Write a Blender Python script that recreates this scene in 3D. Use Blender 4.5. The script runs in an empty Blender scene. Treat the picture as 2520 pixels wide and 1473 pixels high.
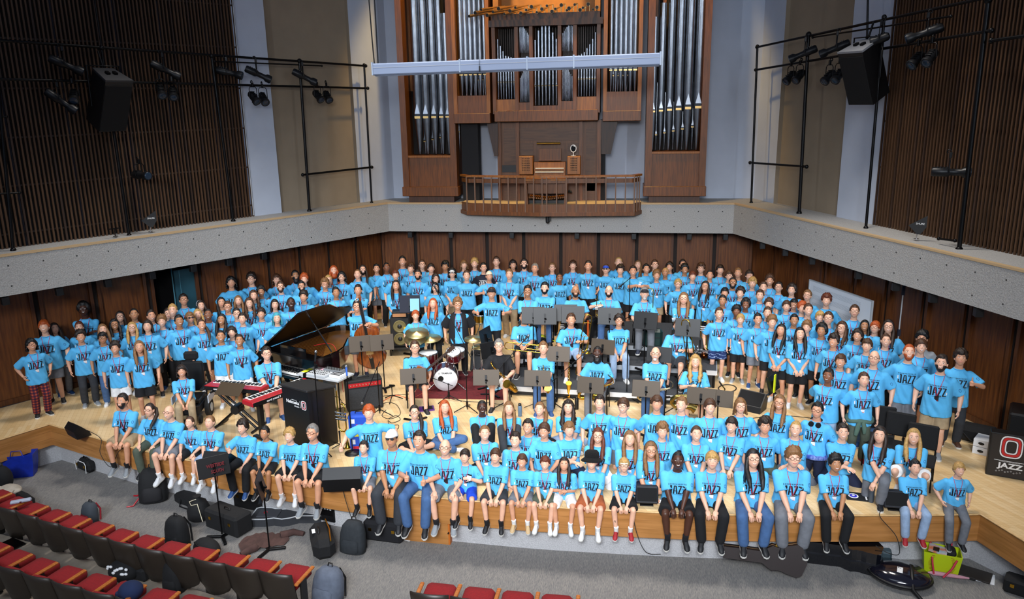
import bpy, bmesh, math, random
from mathutils import Vector as V, Matrix as M
from mathutils.bvhtree import BVHTree
R = math.radians
pi = math.pi
C = bpy.context.scene.collection
rnd = random.Random(7)
# ---- the photographer's station, worked out from the hall's vertical and horizontal lines
F_PX = 1920.0
CAM_H, PITCH, ROLL, YAW = 6.0, R(14.3), R(1.0), R(8.4)
def _basis():
    sy, cy = math.sin(YAW), math.cos(YAW)
    cp, sp = math.cos(PITCH), math.sin(PITCH)
    f = V((-sy*cp, cy*cp, -sp)); r0 = V((cy, sy, 0)); u = V((-sy*sp, cy*sp, cp))
    c, s = math.cos(ROLL), math.sin(ROLL)
    return r0*c-u*s, u*c+r0*s, f
CR, CU, CF = _basis()
EYE = V((0, 0, CAM_H))
def ray(x, y): return CF+CR*((x-1260)/F_PX)-CU*((y-736.5)/F_PX)
def G(x, y, z=0.0):            # the place on the level z that the photo shows at x, y
    d = ray(x, y); t = (z-CAM_H)/d.z
    return EYE+d*t
def W(x, y, p, n):             # the place on a wall plane
    d = ray(x, y); p = V(p); n = V(n)
    return EYE+d*((p-EYE).dot(n)/d.dot(n))
def Y(x, y, yy): return W(x, y, (0, yy, 0), (0, 1, 0))
def facing(p, d=0.0): return math.atan2(-p.x, p.y)+R(d)      # turn that points -y at the photographer
# ---- materials
def lin(c):
    if isinstance(c, str):
        c = [int(c[i:i+2], 16)/255 for i in (0, 2, 4)]
    return tuple(x/12.92 if x <= .04045 else ((x+.055)/1.055)**2.4 for x in c)+(1,)
MATS = {}
def mat(name, c, r=.6, m=0.0, var=.0, scale=12, bump=0.0, bscale=None, coat=0.0, stretch=None, c2=None, em=None, sheen=0, alpha=None):
    if name in MATS: return MATS[name]
    mt = bpy.data.materials.new(name); mt.use_nodes = True; MATS[name] = mt
    nt = mt.node_tree; b = nt.nodes['Principled BSDF']
    col = lin(c); b.inputs['Base Color'].default_value = col
    b.inputs['Roughness'].default_value = r; b.inputs['Metallic'].default_value = m
    if coat: b.inputs['Coat Weight'].default_value = coat; b.inputs['Coat Roughness'].default_value = .08
    if sheen: b.inputs['Sheen Weight'].default_value = sheen
    if em: b.inputs['Emission Color'].default_value = col; b.inputs['Emission Strength'].default_value = em
    if var or bump or c2:
        tc = nt.nodes.new('ShaderNodeTexCoord'); mp = nt.nodes.new('ShaderNodeMapping')
        nt.links.new(tc.outputs['Object'], mp.inputs['Vector'])
        if stretch: mp.inputs['Scale'].default_value = stretch
        nz = nt.nodes.new('ShaderNodeTexNoise'); nz.inputs['Scale'].default_value = scale; nz.inputs['Detail'].default_value = 4
        nt.links.new(mp.outputs[0], nz.inputs['Vector'])
        if var or c2:
            rp = nt.nodes.new('ShaderNodeValToRGB'); rp.color_ramp.elements[0].position = .35; rp.color_ramp.elements[1].position = .65
            k2 = lin(c2) if c2 else tuple(min(1, x*(1+var)) for x in col[:3])+(1,)
            k1 = col if c2 else tuple(x*(1-var) for x in col[:3])+(1,)
            rp.color_ramp.elements[0].color = k1; rp.color_ramp.elements[1].color = k2
            nt.links.new(nz.outputs['Fac'], rp.inputs['Fac']); nt.links.new(rp.outputs['Color'], b.inputs['Base Color'])
        if bump:
            bz = nz
            if bscale:
                bz = nt.nodes.new('ShaderNodeTexNoise'); bz.inputs['Scale'].default_value = bscale; bz.inputs['Detail'].default_value = 3
                nt.links.new(mp.outputs[0], bz.inputs['Vector'])
            bp = nt.nodes.new('ShaderNodeBump'); bp.inputs['Strength'].default_value = bump; bp.inputs['Distance'].default_value = .02
            nt.links.new(bz.outputs['Fac'], bp.inputs['Height']); nt.links.new(bp.outputs['Normal'], b.inputs['Normal'])
    return mt
BLACK = mat('black_paint', '0c0c0e', .45); BLACKM = mat('black_metal', '101012', .35, .6)
BLACKC = mat('black_cloth', '0b0b0d', .9, 0, .3, 40); STEEL = mat('chrome', 'd8dade', .18, 1)
BRASS = mat('brass', 'd9a93c', .22, 1); SILV = mat('silver_plate', 'b9ae8e', .25, 1); WHITE = mat('white_paint', 'e8e8e8', .5)
RED = mat('red_lacquer', 'b01020', .3, 0, coat=.4); LGREY = mat('light_grey', 'b8bcc0', .6)
# ---- mesh builder
class MB:
    def __init__(s): s.v = []; s.f = []; s.m = []; s.sm = []
    def add(s, vs, fs, mi=0, smooth=False, T=None):
        o = len(s.v)
        s.v += [tuple(T @ V(p)) for p in vs] if T is not None else [tuple(p) for p in vs]
        for f in fs: s.f.append([i+o for i in f]); s.m.append(mi); s.sm.append(smooth)
        return s
    def box(s, c, d, mi=0, b=0.0, T=None):
        hx, hy, hz = d[0]/2, d[1]/2, d[2]/2; c = V(c)
        if not b:
            vs = [c+V((x*hx, y*hy, z*hz)) for x in (-1, 1) for y in (-1, 1) for z in (-1, 1)]
            return s.add(vs, [(0, 1, 3, 2), (4, 6, 7, 5), (0, 4, 5, 1), (2, 3, 7, 6), (0, 2, 6, 4), (1, 5, 7, 3)], mi, False, T)
        vs = []; ix = {}
        for x in (-1, 1):
            for y in (-1, 1):
                for z in (-1, 1):
                    for a in range(3):
                        q = [hx-b, hy-b, hz-b]; q[a] += b
                        ix[x, y, z, a] = len(vs); vs.append(c+V((x*q[0], y*q[1], z*q[2])))
        fs = []
        for a in range(3):
            e, g = [k for k in range(3) if k != a]
            for sg in (-1, 1):
                r = []
                for u, w in ((-1, -1), (1, -1), (1, 1), (-1, 1)):
                    k = [0, 0, 0]; k[a] = sg; k[e] = u; k[g] = w; r.append(ix[k[0], k[1], k[2], a])
                fs.append(r if (sg > 0) == (a != 1) else r[::-1])
            for u in (-1, 1):
                for w in (-1, 1):
                    k = [0, 0, 0]; k[e] = u; k[g] = w; r = []
                    for sg, t in ((-1, e), (1, e), (1, g), (-1, g)):
                        k[a] = sg; r.append(ix[k[0], k[1], k[2], t])
                    fs.append(r)
        for x in (-1, 1):
            for y in (-1, 1):
                for z in (-1, 1): fs.append([ix[x, y, z, a] for a in range(3)])
        return s.add(vs, fs, mi, False, T)
    def cyl(s, p, q, r, r2=None, n=10, mi=0, caps=True, smooth=True):
        p, q = V(p), V(q); r2 = r if r2 is None else r2
        d = q-p
        if d.length < 1e-7: return s
        d.normalize(); a = d.orthogonal().normalized(); b = d.cross(a)
        vs = [p+(a*math.cos(t)+b*math.sin(t))*r for t in [2*pi*i/n for i in range(n)]]+[q+(a*math.cos(t)+b*math.sin(t))*r2 for t in [2*pi*i/n for i in range(n)]]
        s.add(vs, [(i, (i+1) % n, n+(i+1) % n, n+i) for i in range(n)], mi, smooth)
        if caps: s.add(vs[:n], [tuple(range(n))[::-1]], mi); s.add(vs[n:], [tuple(range(n))], mi)
        return s
    def tube(s, pts, r, n=6, mi=0, closed=False):
        pts = [V(p) for p in pts]; N = len(pts); rings = []
        ref = None
        for i, p in enumerate(pts):
            t = (pts[(i+1) % N]-pts[i-1]) if closed else (pts[min(i+1, N-1)]-pts[max(i-1, 0)])
            if t.length < 1e-9: t = V((0, 0, 1))
            t.normalize()
            if ref is None or abs(ref.dot(t)) > .98: ref = t.orthogonal().normalized()
            a = (ref-t*ref.dot(t)).normalized(); ref = a; b = t.cross(a)
            rr = r[i] if isinstance(r, (list, tuple)) else r
            rings.append([p+(a*math.cos(2*pi*k/n)+b*math.sin(2*pi*k/n))*rr for k in range(n)])
        vs = [q for g in rings for q in g]
        fs = [(i*n+k, i*n+(k+1) % n, ((i+1) % N)*n+(k+1) % n, ((i+1) % N)*n+k) for i in range(N if closed else N-1) for k in range(n)]
        s.add(vs, fs, mi, True)
        if not closed: s.add(rings[0], [tuple(range(n))[::-1]], mi); s.add(rings[-1], [tuple(range(n))], mi)
        return s
    def lathe(s, prof, n=14, mi=0, T=None):          # profile of (radius, height) about z
        vs = [(r*math.cos(2*pi*k/n), r*math.sin(2*pi*k/n), h) for r, h in prof for k in range(n)]
        fs = [(i*n+k, i*n+(k+1) % n, (i+1)*n+(k+1) % n, (i+1)*n+k) for i in range(len(prof)-1) for k in range(n)]
        s.add(vs, fs, mi, True, T)
        s.add(vs[:n], [tuple(range(n))[::-1]], mi, False, T); s.add(vs[-n:], [tuple(range(n))], mi, False, T)
        return s
    def prism(s, poly, h, mi=0, T=None, smooth=False):    # outline in x, y raised by h
        n = len(poly); vs = [(x, y, 0) for x, y in poly]+[(x, y, h) for x, y in poly]
        s.add(vs, [(i, (i+1) % n, n+(i+1) % n, n+i) for i in range(n)], mi, smooth, T)
        return s.add(vs, [tuple(range(n))[::-1], tuple(range(n, 2*n))], mi, False, T)
    def ell(s, c, r, n=12, m=8, mi=0, T=None, fn=None):
        vs = []; c = V(c)
        for j in range(m+1):
            th = pi*j/m
            for k in range(n):
                ph = 2*pi*k/n; d = V((math.sin(th)*math.sin(ph), -math.sin(th)*math.cos(ph), math.cos(th)))
                vs.append(c+V((d.x*r[0], d.y*r[1], d.z*r[2]))*(fn(d) if fn else 1))
        fs = [(j*n+k, (j+1)*n+k, (j+1)*n+(k+1) % n, j*n+(k+1) % n) for j in range(m) for k in range(n)]
        return s.add(vs, fs, mi, True, T)
    def loft(s, rings, mi=0, smooth=True, T=None):
        n = len(rings[0]); vs = [q for g in rings for q in g]
        s.add(vs, [(i*n+k, i*n+(k+1) % n, (i+1)*n+(k+1) % n, (i+1)*n+k) for i in range(len(rings)-1) for k in range(n)], mi, smooth, T)
        return s.add(rings[0], [tuple(range(n))[::-1]], mi, False, T).add(rings[-1], [tuple(range(n))], mi, False, T)
    def join(s, o, mi=None, T=None):
        k = len(s.v); s.v += [tuple(T @ V(p)) for p in o.v] if T is not None else o.v
        for f, m, sm in zip(o.f, o.m, o.sm): s.f.append([i+k for i in f]); s.m.append(m if mi is None else mi); s.sm.append(sm)
        return s
    def mesh(s, name, mats):
        me = bpy.data.meshes.new(name); me.from_pydata(s.v, [], s.f)
        for m in (mats if isinstance(mats, (list, tuple)) else [mats]): me.materials.append(m)
        me.polygons.foreach_set('material_index', s.m); me.polygons.foreach_set('use_smooth', s.sm)
        me.update(); return me
    def build(s, name, mats, parent=None, loc=None, rz=0.0):
        return inst(name, s.mesh(name, mats), parent, loc, rz)
def inst(name, me, parent=None, loc=None, rz=0.0, Mx=None, slots=None):
    o = bpy.data.objects.new(name, me); C.objects.link(o)
    if parent is not None: o.parent = parent
    if Mx is not None: o.matrix_local = Mx
    elif loc is not None: o.location = loc; o.rotation_euler = (0, 0, rz)
    if slots:
        for i, m in slots.items(): o.material_slots[i].link = 'OBJECT'; o.material_slots[i].material = m
    return o
def tag(o, label, cat, group=None):
    o['label'] = label; o['category'] = cat
    if group: o['group'] = group
    return o
def thing(name, label, cat, loc=(0, 0, 0), rz=0.0, group=None):
    o = bpy.data.objects.new(name, None); C.objects.link(o); o.empty_display_size = .1
    o.location = loc; o.rotation_euler = (0, 0, rz)
    return tag(o, label, cat, group)
def struct(o): o['kind'] = 'structure'; return o
def dup(root, loc, rz, label, group=None):
    r = root.copy(); C.objects.link(r); r.location = loc; r.rotation_euler = (0, 0, rz); r['label'] = label
    if group: r['group'] = group
    for ch in list(root.children):
        c = ch.copy(); C.objects.link(c); c.parent = r
        for g in ch.children:
            d = g.copy(); C.objects.link(d); d.parent = c
    return r
def text_mb(body, size, depth=.002, font=None, bold=0.0, sx=1.0):
    cu = bpy.data.curves.new('t', 'FONT'); cu.body = body; cu.size = size; cu.extrude = depth; cu.align_x = 'CENTER'; cu.align_y = 'CENTER'; cu.offset = bold; cu.resolution_u = 3
    ob = bpy.data.objects.new('t', cu); C.objects.link(ob)
    dg = bpy.context.evaluated_depsgraph_get(); me = bpy.data.meshes.new_from_object(ob.evaluated_get(dg))
    mb = MB(); mb.add([(v.co.x*sx, v.co.y, v.co.z) for v in me.vertices], [list(p.vertices) for p in me.polygons])
    bpy.data.objects.remove(ob); bpy.data.meshes.remove(me); bpy.data.curves.remove(cu)
    return mb
def frame(o, x, y):            # matrix with given origin, x axis, y axis
    x = V(x).normalized(); z = x.cross(V(y)).normalized(); y = z.cross(x)
    m = M.Identity(4)
    for i in range(3): m[i][0] = x[i]; m[i][1] = y[i]; m[i][2] = z[i]; m[i][3] = V(o)[i]
    return m
def rot(p, a): c, s = math.cos(a), math.sin(a); return V((p[0]*c-p[1]*s, p[0]*s+p[1]*c, p[2]))

# ---- people: one continuous body mesh per pose; clothes, hair and shoes are its children
def remesh(mb, vox, smooth=2):
    ob = bpy.data.objects.new('t', mb.mesh('t', [])); C.objects.link(ob)
    a = ob.modifiers.new('r', 'REMESH'); a.mode = 'VOXEL'; a.voxel_size = vox; a.use_smooth_shade = True
    b = ob.modifiers.new('s', 'SMOOTH'); b.factor = .5; b.iterations = smooth
    me = bpy.data.meshes.new_from_object(ob.evaluated_get(bpy.context.evaluated_depsgraph_get()))
    old = ob.data; bpy.data.objects.remove(ob); bpy.data.meshes.remove(old)
    r = MB(); r.add([v.co.copy() for v in me.vertices], [list(p.vertices) for p in me.polygons], 0, True)
    bpy.data.meshes.remove(me); return r
def ring(c, rx, ry, T=None, n=20, e=2.3):
    o = []
    for k in range(n):
        t = 2*pi*k/n; x, y = math.cos(t), math.sin(t)
        p = V((c[0]+rx*math.copysign(abs(x)**(2/e), x), c[1]+ry*math.copysign(abs(y)**(2/e), y), c[2]))
        o.append(T @ p if T is not None else p)
    return o
def seg(mb, pts, rs, n=12):
    for i in range(len(pts)-1): mb.cyl(pts[i], pts[i+1], rs[i], rs[i+1], n)
    for p, r in zip(pts, rs): mb.ell(p, (r, r, r), n, 8)
def ik(a, b, l1, l2, hint):
    a, b = V(a), V(b); d = b-a; L = min(d.length, (l1+l2)*.999); d.normalize()
    x = (l1*l1-l2*l2+L*L)/(2*L); h = math.sqrt(max(l1*l1-x*x, 0)); hint = V(hint); hint = (hint-d*hint.dot(d)).normalized()
    return a+d*x+hint*h, a+d*L
# pose: hip height, torso lean, feet / knees; arms: wrist targets in torso space relative to the hip centre, elbow hint, finger direction
LEG = {  # ankle, knee hint for the +x leg, hip height, torso lean (forward), torso twist
 's': ((.105, .02, .08), (.1, -1, 0), .90, .03),
 'e': ((.13, -.40, -.38), (.28, -1, .6), .09, .10),
 'c': ((.13, -.44, -.37), (.1, -1, .6), .09, .08),
 'k': ((.12, .34, .06), (0, -1, -.6), .47, .02),
 'h': ((.13, .18, .07), (.3, -1, .0), .21, .10),
 'x': ((-.10, -.36, .07), (1, -.5, .35), .11, .14),
 'u': ((.11, -.46, .08), (.15, -.3, 1), .11, .16),
 'o': ((.12, -.30, .08), (.2, -1, .6), .42, .16),
 'q': ((.13, -.12, .09), (.35, -1, .5), .30, .26)}
ARM = {  # right (-x) and left (+x) wrists: (x, y, z) from the hip centre in torso space
 'd': ((-.285, -.05, -.04), (.285, -.05, -.04)), 'p': ((-.25, -.06, .05), (.25, -.06, .05)),
 'c': ((-.06, -.20, -.03), (.06, -.21, -.02)), 'b': ((-.10, .19, .06), (.10, .19, .06)),
 'x': ((.10, -.21, .26), (-.10, -.24, .22)), 't': ((-.24, -.30, .32), (.285, -.05, -.04)),
 'T': ((-.30, -.27, .30), (.30, -.27, .30)), 'l': ((-.06, -.34, .03), (.06, -.35, .04)),
 'h': ((-.15, -.33, .09), (.15, -.33, .09)), '1': ((-.285, -.05, -.04), (.20, -.28, .34)),
 '2': ((-.46, -.16, .16), (.42, -.14, .30)), 'm': ((-.04, -.31, .06), (.07, -.30, .05)),
 'r': ((-.22, -.26, .42), (.16, -.32, .08)), 'q': ((-.05, -.25, .24), (.02, -.22, .20)),
 'a': ((-.08, -.30, .30), (.10, -.34, .14)), 'U': ((-.17, -.30, .06), (.17, -.30, .30)),
 'G': ((-.02, -.24, .30), (.20, -.30, .04)), 'S': ((-.22, -.27, .08), (.16, -.30, .12)),
 'B': ((.20, -.26, .36), (.26, -.26, .34))}
ARM['e_1'] = ((-.20, -.26, .30), (.08, -.33, .03)); ARM['e_p'] = ((-.24, -.10, .05), (.24, -.10, .05))
ARM['c_t'] = ((-.07, -.30, .16), (.05, -.31, .15)); ARM['s_h'] = ((.08, -.36, .42), (.22, -.30, .40))
ARM['e_b'] = ((-.08, -.30, .05), (.13, -.28, .36)); ARM['e_T'] = ((-.14, -.32, .26), (.16, -.32, .22)); ARM['k_2'] = ARM['2']
ARM['h_x'] = ((.08, -.30, .20), (-.08, -.33, .16)); ARM['o_x'] = ((.10, -.34, .12), (.02, -.36, .04))
HEAD0 = V((0, -.018, .672)); HS = 1.07
def hand(mb, w, d, up, s):
    d = d.normalized(); n = (up-d*up.dot(d)).normalized(); x = d.cross(n)*s    # d along the fingers, n out of the back of the hand
    T = M.Identity(4)
    for i in range(3): T[i][0] = x[i]; T[i][1] = d[i]; T[i][2] = n[i]; T[i][3] = w[i]
    mb.ell((0, .045, 0), (.040, .055, .018), 10, 6, 0, T)
    for k, (fx, L) in enumerate(((-.029, .062), (-.010, .072), (.010, .067), (.028, .052))):
        p = [(fx, .075, 0), (fx*1.1, .075+L*.5, -.008-.004*k), (fx*1.05, .075+L*.85, -.030-.003*k)]
        mb.tube([T @ V(q) for q in p], [.0095, .009, .0065], 6)
    mb.tube([T @ V(q) for q in ((-.026, .02, -.004), (-.055, .052, -.014), (-.058, .085, -.024))], [.012, .0105, .008], 6)
def head_r(d):
    x, y, z = d.x*.077, d.y*.097, d.z*.120
    t = max(0, -d.z)
    x *= 1-.24*t**1.9
    if y > 0: y *= 1-.42*min(1, t*1.5)
    else: y *= 1-.06*t; y = max(y, -.090+.010*t)
    return V((x, y, z))
def head_mb(smile):
    mb = MB(); vs = []
    n, m = 24, 18
    mb.ell((0, 0, 0), (1, 1, 1), n, m); mb.v = [tuple(head_r(V(p).normalized())) for p in mb.v]
    mb.loft([[V((0, -.082, .030)), V((.007, -.082, .028)), V((.010, -.078, .026)), V((-.010, -.078, .026)), V((-.007, -.082, .028))],
             [V((0, -.106, -.010)), V((.010, -.096, -.012)), V((.017, -.080, -.014)), V((-.017, -.080, -.014)), V((-.010, -.096, -.012))],
             [V((0, -.104, -.022)), V((.009, -.096, -.026)), V((.015, -.080, -.026)), V((-.015, -.080, -.026)), V((-.009, -.096, -.026))]])
    for s in (-1, 1):
        mb.ell((s*.079, .008, -.004), (.011, .019, .031), 8, 6)
        mb.ell((s*.031, -.0825, .010), (.0145, .0075, .0062), 10, 6, 2)
        mb.ell((s*.031, -.0882, .010), (.0058, .0032, .0056), 8, 6, 3)
        mb.tube([(s*.014, -.091, .028), (s*.031, -.0915, .034), (s*.049, -.083, .029)], [.0022, .0032, .0016], 5, 4)
    if smile:
        mb.tube([(-.029, -.079, -.044), (-.015, -.0865, -.053), (0, -.0885, -.056), (.015, -.0865, -.053), (.029, -.079, -.044)], [.002, .0058, .0066, .0058, .002], 8, 1)
        mb.tube([(-.021, -.085, -.047), (0, -.0955, -.053), (.021, -.085, -.047)], [.003, .0044, .003], 6, 2)
    else:
        mb.tube([(-.024, -.080, -.051), (0, -.0895, -.053), (.024, -.080, -.051)], [.004, .0075, .004], 8, 1)
    return mb
BODIES = {}
def pose(code, smile, heavy):
    """Everything that one pose needs: body, shirt, both kinds of trousers, foot frames and the head frame."""
    key = (code, smile, heavy)
    if key in BODIES: return BODIES[key]
    lg, am = code.split('_')
    ank, hint, hz, lean = LEG[lg]
    if lg == 'e' and am == 'p': ank, hz = (.11, -.34, -.50), .16
    T = M.Translation((0, 0, hz)) @ M.Rotation(-lean*-1, 4, 'X')
    fat = 1.11 if heavy else 1.0; fy = 1.22 if heavy else 1.0
    tor = [(-.10, .125, .10), (-.02, .168, .115), (.06, .165, .112), (.16, .150, .105), (.28, .162, .112), (.37, .168, .105), (.42, .150, .092), (.465, .100, .072), (.50, .062, .060), (.57, .057, .058), (.64, .052, .054)]
    b = MB()
    b.loft([ring((0, .004-.02*(z > .5), z), rx*(fat if z < .46 else 1), ry*(fy if z < .46 else 1), T) for z, rx, ry in tor])
    legs = []
    for s in (-1, 1):
        a = V((ank[0]*s, ank[1], ank[2])); h = V((hint[0]*s, hint[1], hint[2]))
        if lg == 'o' and s == -1: a = V((-.12, .40, .06)); h = V((0, -1, -.8))
        if lg == 'x': a.y += .10*s; a.z += .02*(s > 0)
        if code == 'e_l' and False: pass
        hip = T @ V((.088*s, .0, -.01)); k, a = ik(hip, a, .42, .42, h)
        legs.append((hip, k, a))
        f = fat
        seg(b, [hip, hip.lerp(k, .45), k], [.088*f, .072*f, .052*f]); seg(b, [k, k.lerp(a, .3)+(V((0, .012, 0)) if lg in 'sec' else V()), a], [.051*f, .053*f, .036])
    wr = ARM.get(code, ARM.get(am)); arms = []
    for s, w in ((-1, wr[0]), (1, wr[1])):
        sh = T @ V((.172*s*(1.08 if heavy else 1), .005, .398)); w = V(w); w.x *= (1.12 if heavy and abs(w.x) > .2 else 1); w.y -= (.04 if heavy and w.y < -.1 else 0)
        e, w = ik(sh, T @ w, .275, .245, T.to_3x3() @ V((s*.9, .9, -.5) if am not in 'dp' else (s*.6, 1, 0)))
        arms.append((sh, e, w))
        seg(b, [sh, sh.lerp(e, .5), e], [.056*f, .049*f, .041*f]); seg(b, [e, e.lerp(w, .3), w], [.041*f, .040*f, .026])
    r = remesh(b, .0115, 2)
    for s, (sh, e, w) in zip((-1, 1), arms):
        d = (w-e).normalized(); up = V((s, 0, 0)) if am in 'dp' else V((0, -.5, 1)); dd = d+(V((0, -.4, -.3)) if am in 'lhcm' else V((0, 0, 0)))
        if (am in 'tT12') and (am in 'T2' or (am == 't' and s < 0) or (am == '1' and s == (-1 if lg == 'e' else 1))):
            r.ell(w+d*.05, (.036, .04, .046), 10, 8)          # closed fist with the thumb raised
            for q in range(4): r.tube([w+d*.05+V((-.03*s, -.030, .028-.018*q)), w+d*.05+V((0, -.046, .028-.018*q)), w+d*.05+V((.02*s, -.038, .028-.018*q))], .0092, 6)
            r.tube([w+d*.05+V((0, 0, .03)), w+d*.05+V((0, -.008, .07)), w+d*.05+V((0, -.004, .105))], [.013, .011, .009], 6)
        else: hand(r, w, dd, up, -s if am in 'dp' else s)
    hm = T @ M.Translation(HEAD0) @ M.Rotation(R(-17 if lg in 'se' else -14)-lean, 4, 'X') @ M.Scale(HS, 4)
    r.join(head_mb(smile), None, hm)
    SK = [MATS['skin2'], MATS['lips'], MATS['eye_white'], MATS['iris'], MATS['hair_d']]
    body = r.mesh('body', SK)
    # shirt: wide tee with its print following the cloth
    sb = MB(); hem = -.16 if lg == 's' else (-.10 if lg in 'ko' else -.02)
    st = [(hem, .212, .158), (.02, .198, .146), (.14, .186, .138), (.28, .190, .138), (.36, .190, .128), (.41, .165, .110), (.455, .115, .086), (.488, .080, .074)]
    sb.loft([ring((0, -.004-.012*(z < .15), z), rx*(fat if z < .46 else 1), ry*(fy if z < .44 else 1), T) for z, rx, ry in st])
    for sh, e, w in arms:
        q = sh.lerp(e, .86); sb.cyl(sh, q, .064*f, .086*f, 14); sb.ell(sh, (.066*f, .072*f, .062*f), 12, 8)
    rs = remesh(sb, .014, 3)
    q = random.Random(code)
    for i, p in enumerate(rs.v):
        p = V(p); l = T.inverted() @ p; a = math.atan2(l.x, -l.y)
        w = .006*math.sin(9*a+14*l.z+3*math.sin(5*l.z))*(1.2-l.z*1.6)+.004*math.sin(31*l.z+4*a)
        if abs(l.x) < .17: rs.v[i] = tuple(p+T.to_3x3() @ V((math.sin(a), -math.cos(a), 0))*w*(.5 if l.y < -.05 and .2 < l.z < .4 else 1))
    bv = BVHTree.FromPolygons([V(p) for p in rs.v], rs.f); Ti = T.inverted(); fw = T.to_3x3() @ V((0, 1, 0))
    def onto(x, z):
        h = bv.ray_cast(T @ V((x, -.6, z)), fw)
        return (h[0]-fw*.0035) if h[0] is not None else T @ V((x, -.16, z))
    def stroke(p0, p1, w, mi, w1=None):
        p0, p1 = [V((p[0]*1.17, .26+(p[1]-.27)*1.22)) for p in (p0, p1)]; w *= 1.28; w1 = w1*1.28 if w1 else None; d = (p1-p0); L = d.length; d.normalize(); nn = V((-d.y, d.x)); k = max(1, int(L/.02)); w1 = w1 or w
        vs = []
        for i in range(k+1):
            c = p0+d*L*i/k; ww = w+(w1-w)*i/k
            vs += [onto(*(c+nn*ww/2)), onto(*(c-nn*ww/2))]
        rs.add(vs, [(2*i, 2*i+1, 2*i+3, 2*i+2) for i in range(k)], mi, True)
    z0, z1 = .215, .325; t = .017
    [stroke((-.112+.019*k, z1+zz), (-.112+.019*k+.012, z1+zz), .005, 1) for k in range(12) for zz in (.016, .024)]; stroke((-.06, z0-.012), (.112, z0-.012), .0035, 1)
    stroke((-.092, z1), (-.066, z1), .013, 1); stroke((-.075, z1), (-.075, z0+.012), t, 1); stroke((-.066, z0+.006), (-.105, z0+.006), .014, 1); stroke((-.104, z0), (-.104, z0+.045), t*.8, 1)   # J
    stroke((-.112, z0+.05), (-.112, z1-.015), .012, 2)
    stroke((-.047, z0), (-.036, z1), t, 1, .013); stroke((-.004, z0), (-.016, z1), t, 1, .013); stroke((-.036, z1-.005), (-.016, z1-.005), .013, 1); stroke((-.040, z0+.04), (-.011, z0+.04), .011, 1)   # A
    for zx in (.008, .062):
        stroke((zx, z1-.006), (zx+.046, z1-.006), .013, 1); stroke((zx+.040, z1-.008), (zx+.008, z0+.008), .016, 1); stroke((zx, z0+.006), (zx+.048, z0+.006), .013, 1)
    stroke((.113, z0+.02), (.113, z0+.055), .009, 2)
    # round mark on the left sleeve
    sh, e, w = arms[1]; ax = (e-sh).normalized(); o = (V((.5, -.85, .15))-ax*V((.5, -.85, .15)).dot(ax)).normalized(); sd = ax.cross(o); ct = sh.lerp(e, .52)
    lo = []
    for i in range(13):
        a = 2*pi*i/12; row = []
        for rr in (.85, 1.15):
            p = ct+sd*math.cos(a)*.017*rr-ax*math.sin(a)*.024*rr; h = bv.ray_cast(p+o*.3, -o); row.append((h[0]+o*.003) if h[0] is not None else p+o*.09)
        lo += row
    rs.add(lo, [(2*i, 2*i+1, 2*i+3, 2*i+2) for i in range(12)], 3, True)
    rs.tube([T @ p for p in ring((0, -.012, .490), .076, .072, None, 20, 2)], .008, 6, 0, True)      # neckband
    shirt = rs.mesh('shirt', [MATS['shirt'], MATS['ink'], WHITE, MATS['shirt_dark']])
    # trousers and shorts
    def lower(long):
        m = MB(); m.loft([ring((0, .004, z), rx*fat, ry*fy, T) for z, rx, ry in ((-.12, .140, .115), (-.03, .172, .124), (.0, .165, .118))])
        for h, k, a in legs:
            if long: seg(m, [h, h.lerp(k, .5), k], [.104*f, .092*f, .080*f]); seg(m, [k, k.lerp(a, .5), k.lerp(a, .93)], [.080*f, .078*f, .074*f])
            else: m.ell(h, (.108*f,)*3, 12, 8); m.cyl(h, h.lerp(k, .88), .106*f, .104*f, 14)
        return remesh(m, .016, 2).mesh('trousers' if long else 'shorts', [MATS['cloth_k']])
    low = {}
    # lanyard: cord and card
    def chest(x, z): return onto(x, z)-fw*.005
    lan = MB()
    for s in (-1, 1): lan.tube([T @ V((.066*s, .0, .505))]+[chest(.066*s*(1-i/8)+.004*s, .47-.035*i) for i in range(9)], .0042, 5)
    lan = lan.mesh('lanyard', [MATS['cord']])
    bc = chest(.004, .15); BT = frame(bc, T.to_3x3() @ V((1, 0, 0)), T.to_3x3() @ V((0, -.05, 1)))
    ft = []
    for s, (h, k, a) in zip((-1, 1), legs):
        d = (a-k).normalized(); x = V((.18*s, -1, 0))
        if lg in 'sc' or (lg == 'o' and s > 0) or lg in 'uq': x = V((.22*s, -1, .0)); z = V((0, 0, 1))
        elif lg == 'e': x = V((.15*s, -1, -.32)); z = V((0, -.32, 1))
        elif lg == 'x': x = V((-s, -.3, 0)); z = V((0, -1, .6))
        else: x = V((0, .35, -1)) if lg == 'k' else V((0, .9, -.3)); z = V((0, 1, .35)) if lg == 'k' else V((0, .3, .9))
        fr = M.Identity(4); zz = (z-x.normalized()*z.dot(x.normalized())).normalized(); yy = -x.normalized(); xx = yy.cross(zz)
        for i in range(3): fr[i][0] = xx[i]; fr[i][1] = yy[i]; fr[i][2] = zz[i]; fr[i][3] = a[i]
        ft.append(fr)
    top = (hm @ V((0, 0, .122))); BODIES[key] = dict(body=body, shirt=shirt, lower=lower, low=low, lan=lan, badge=BT, feet=ft, head=hm, top=top.z, off=top.y, legs=legs, arms=arms, T=T)
    return BODIES[key]
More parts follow.
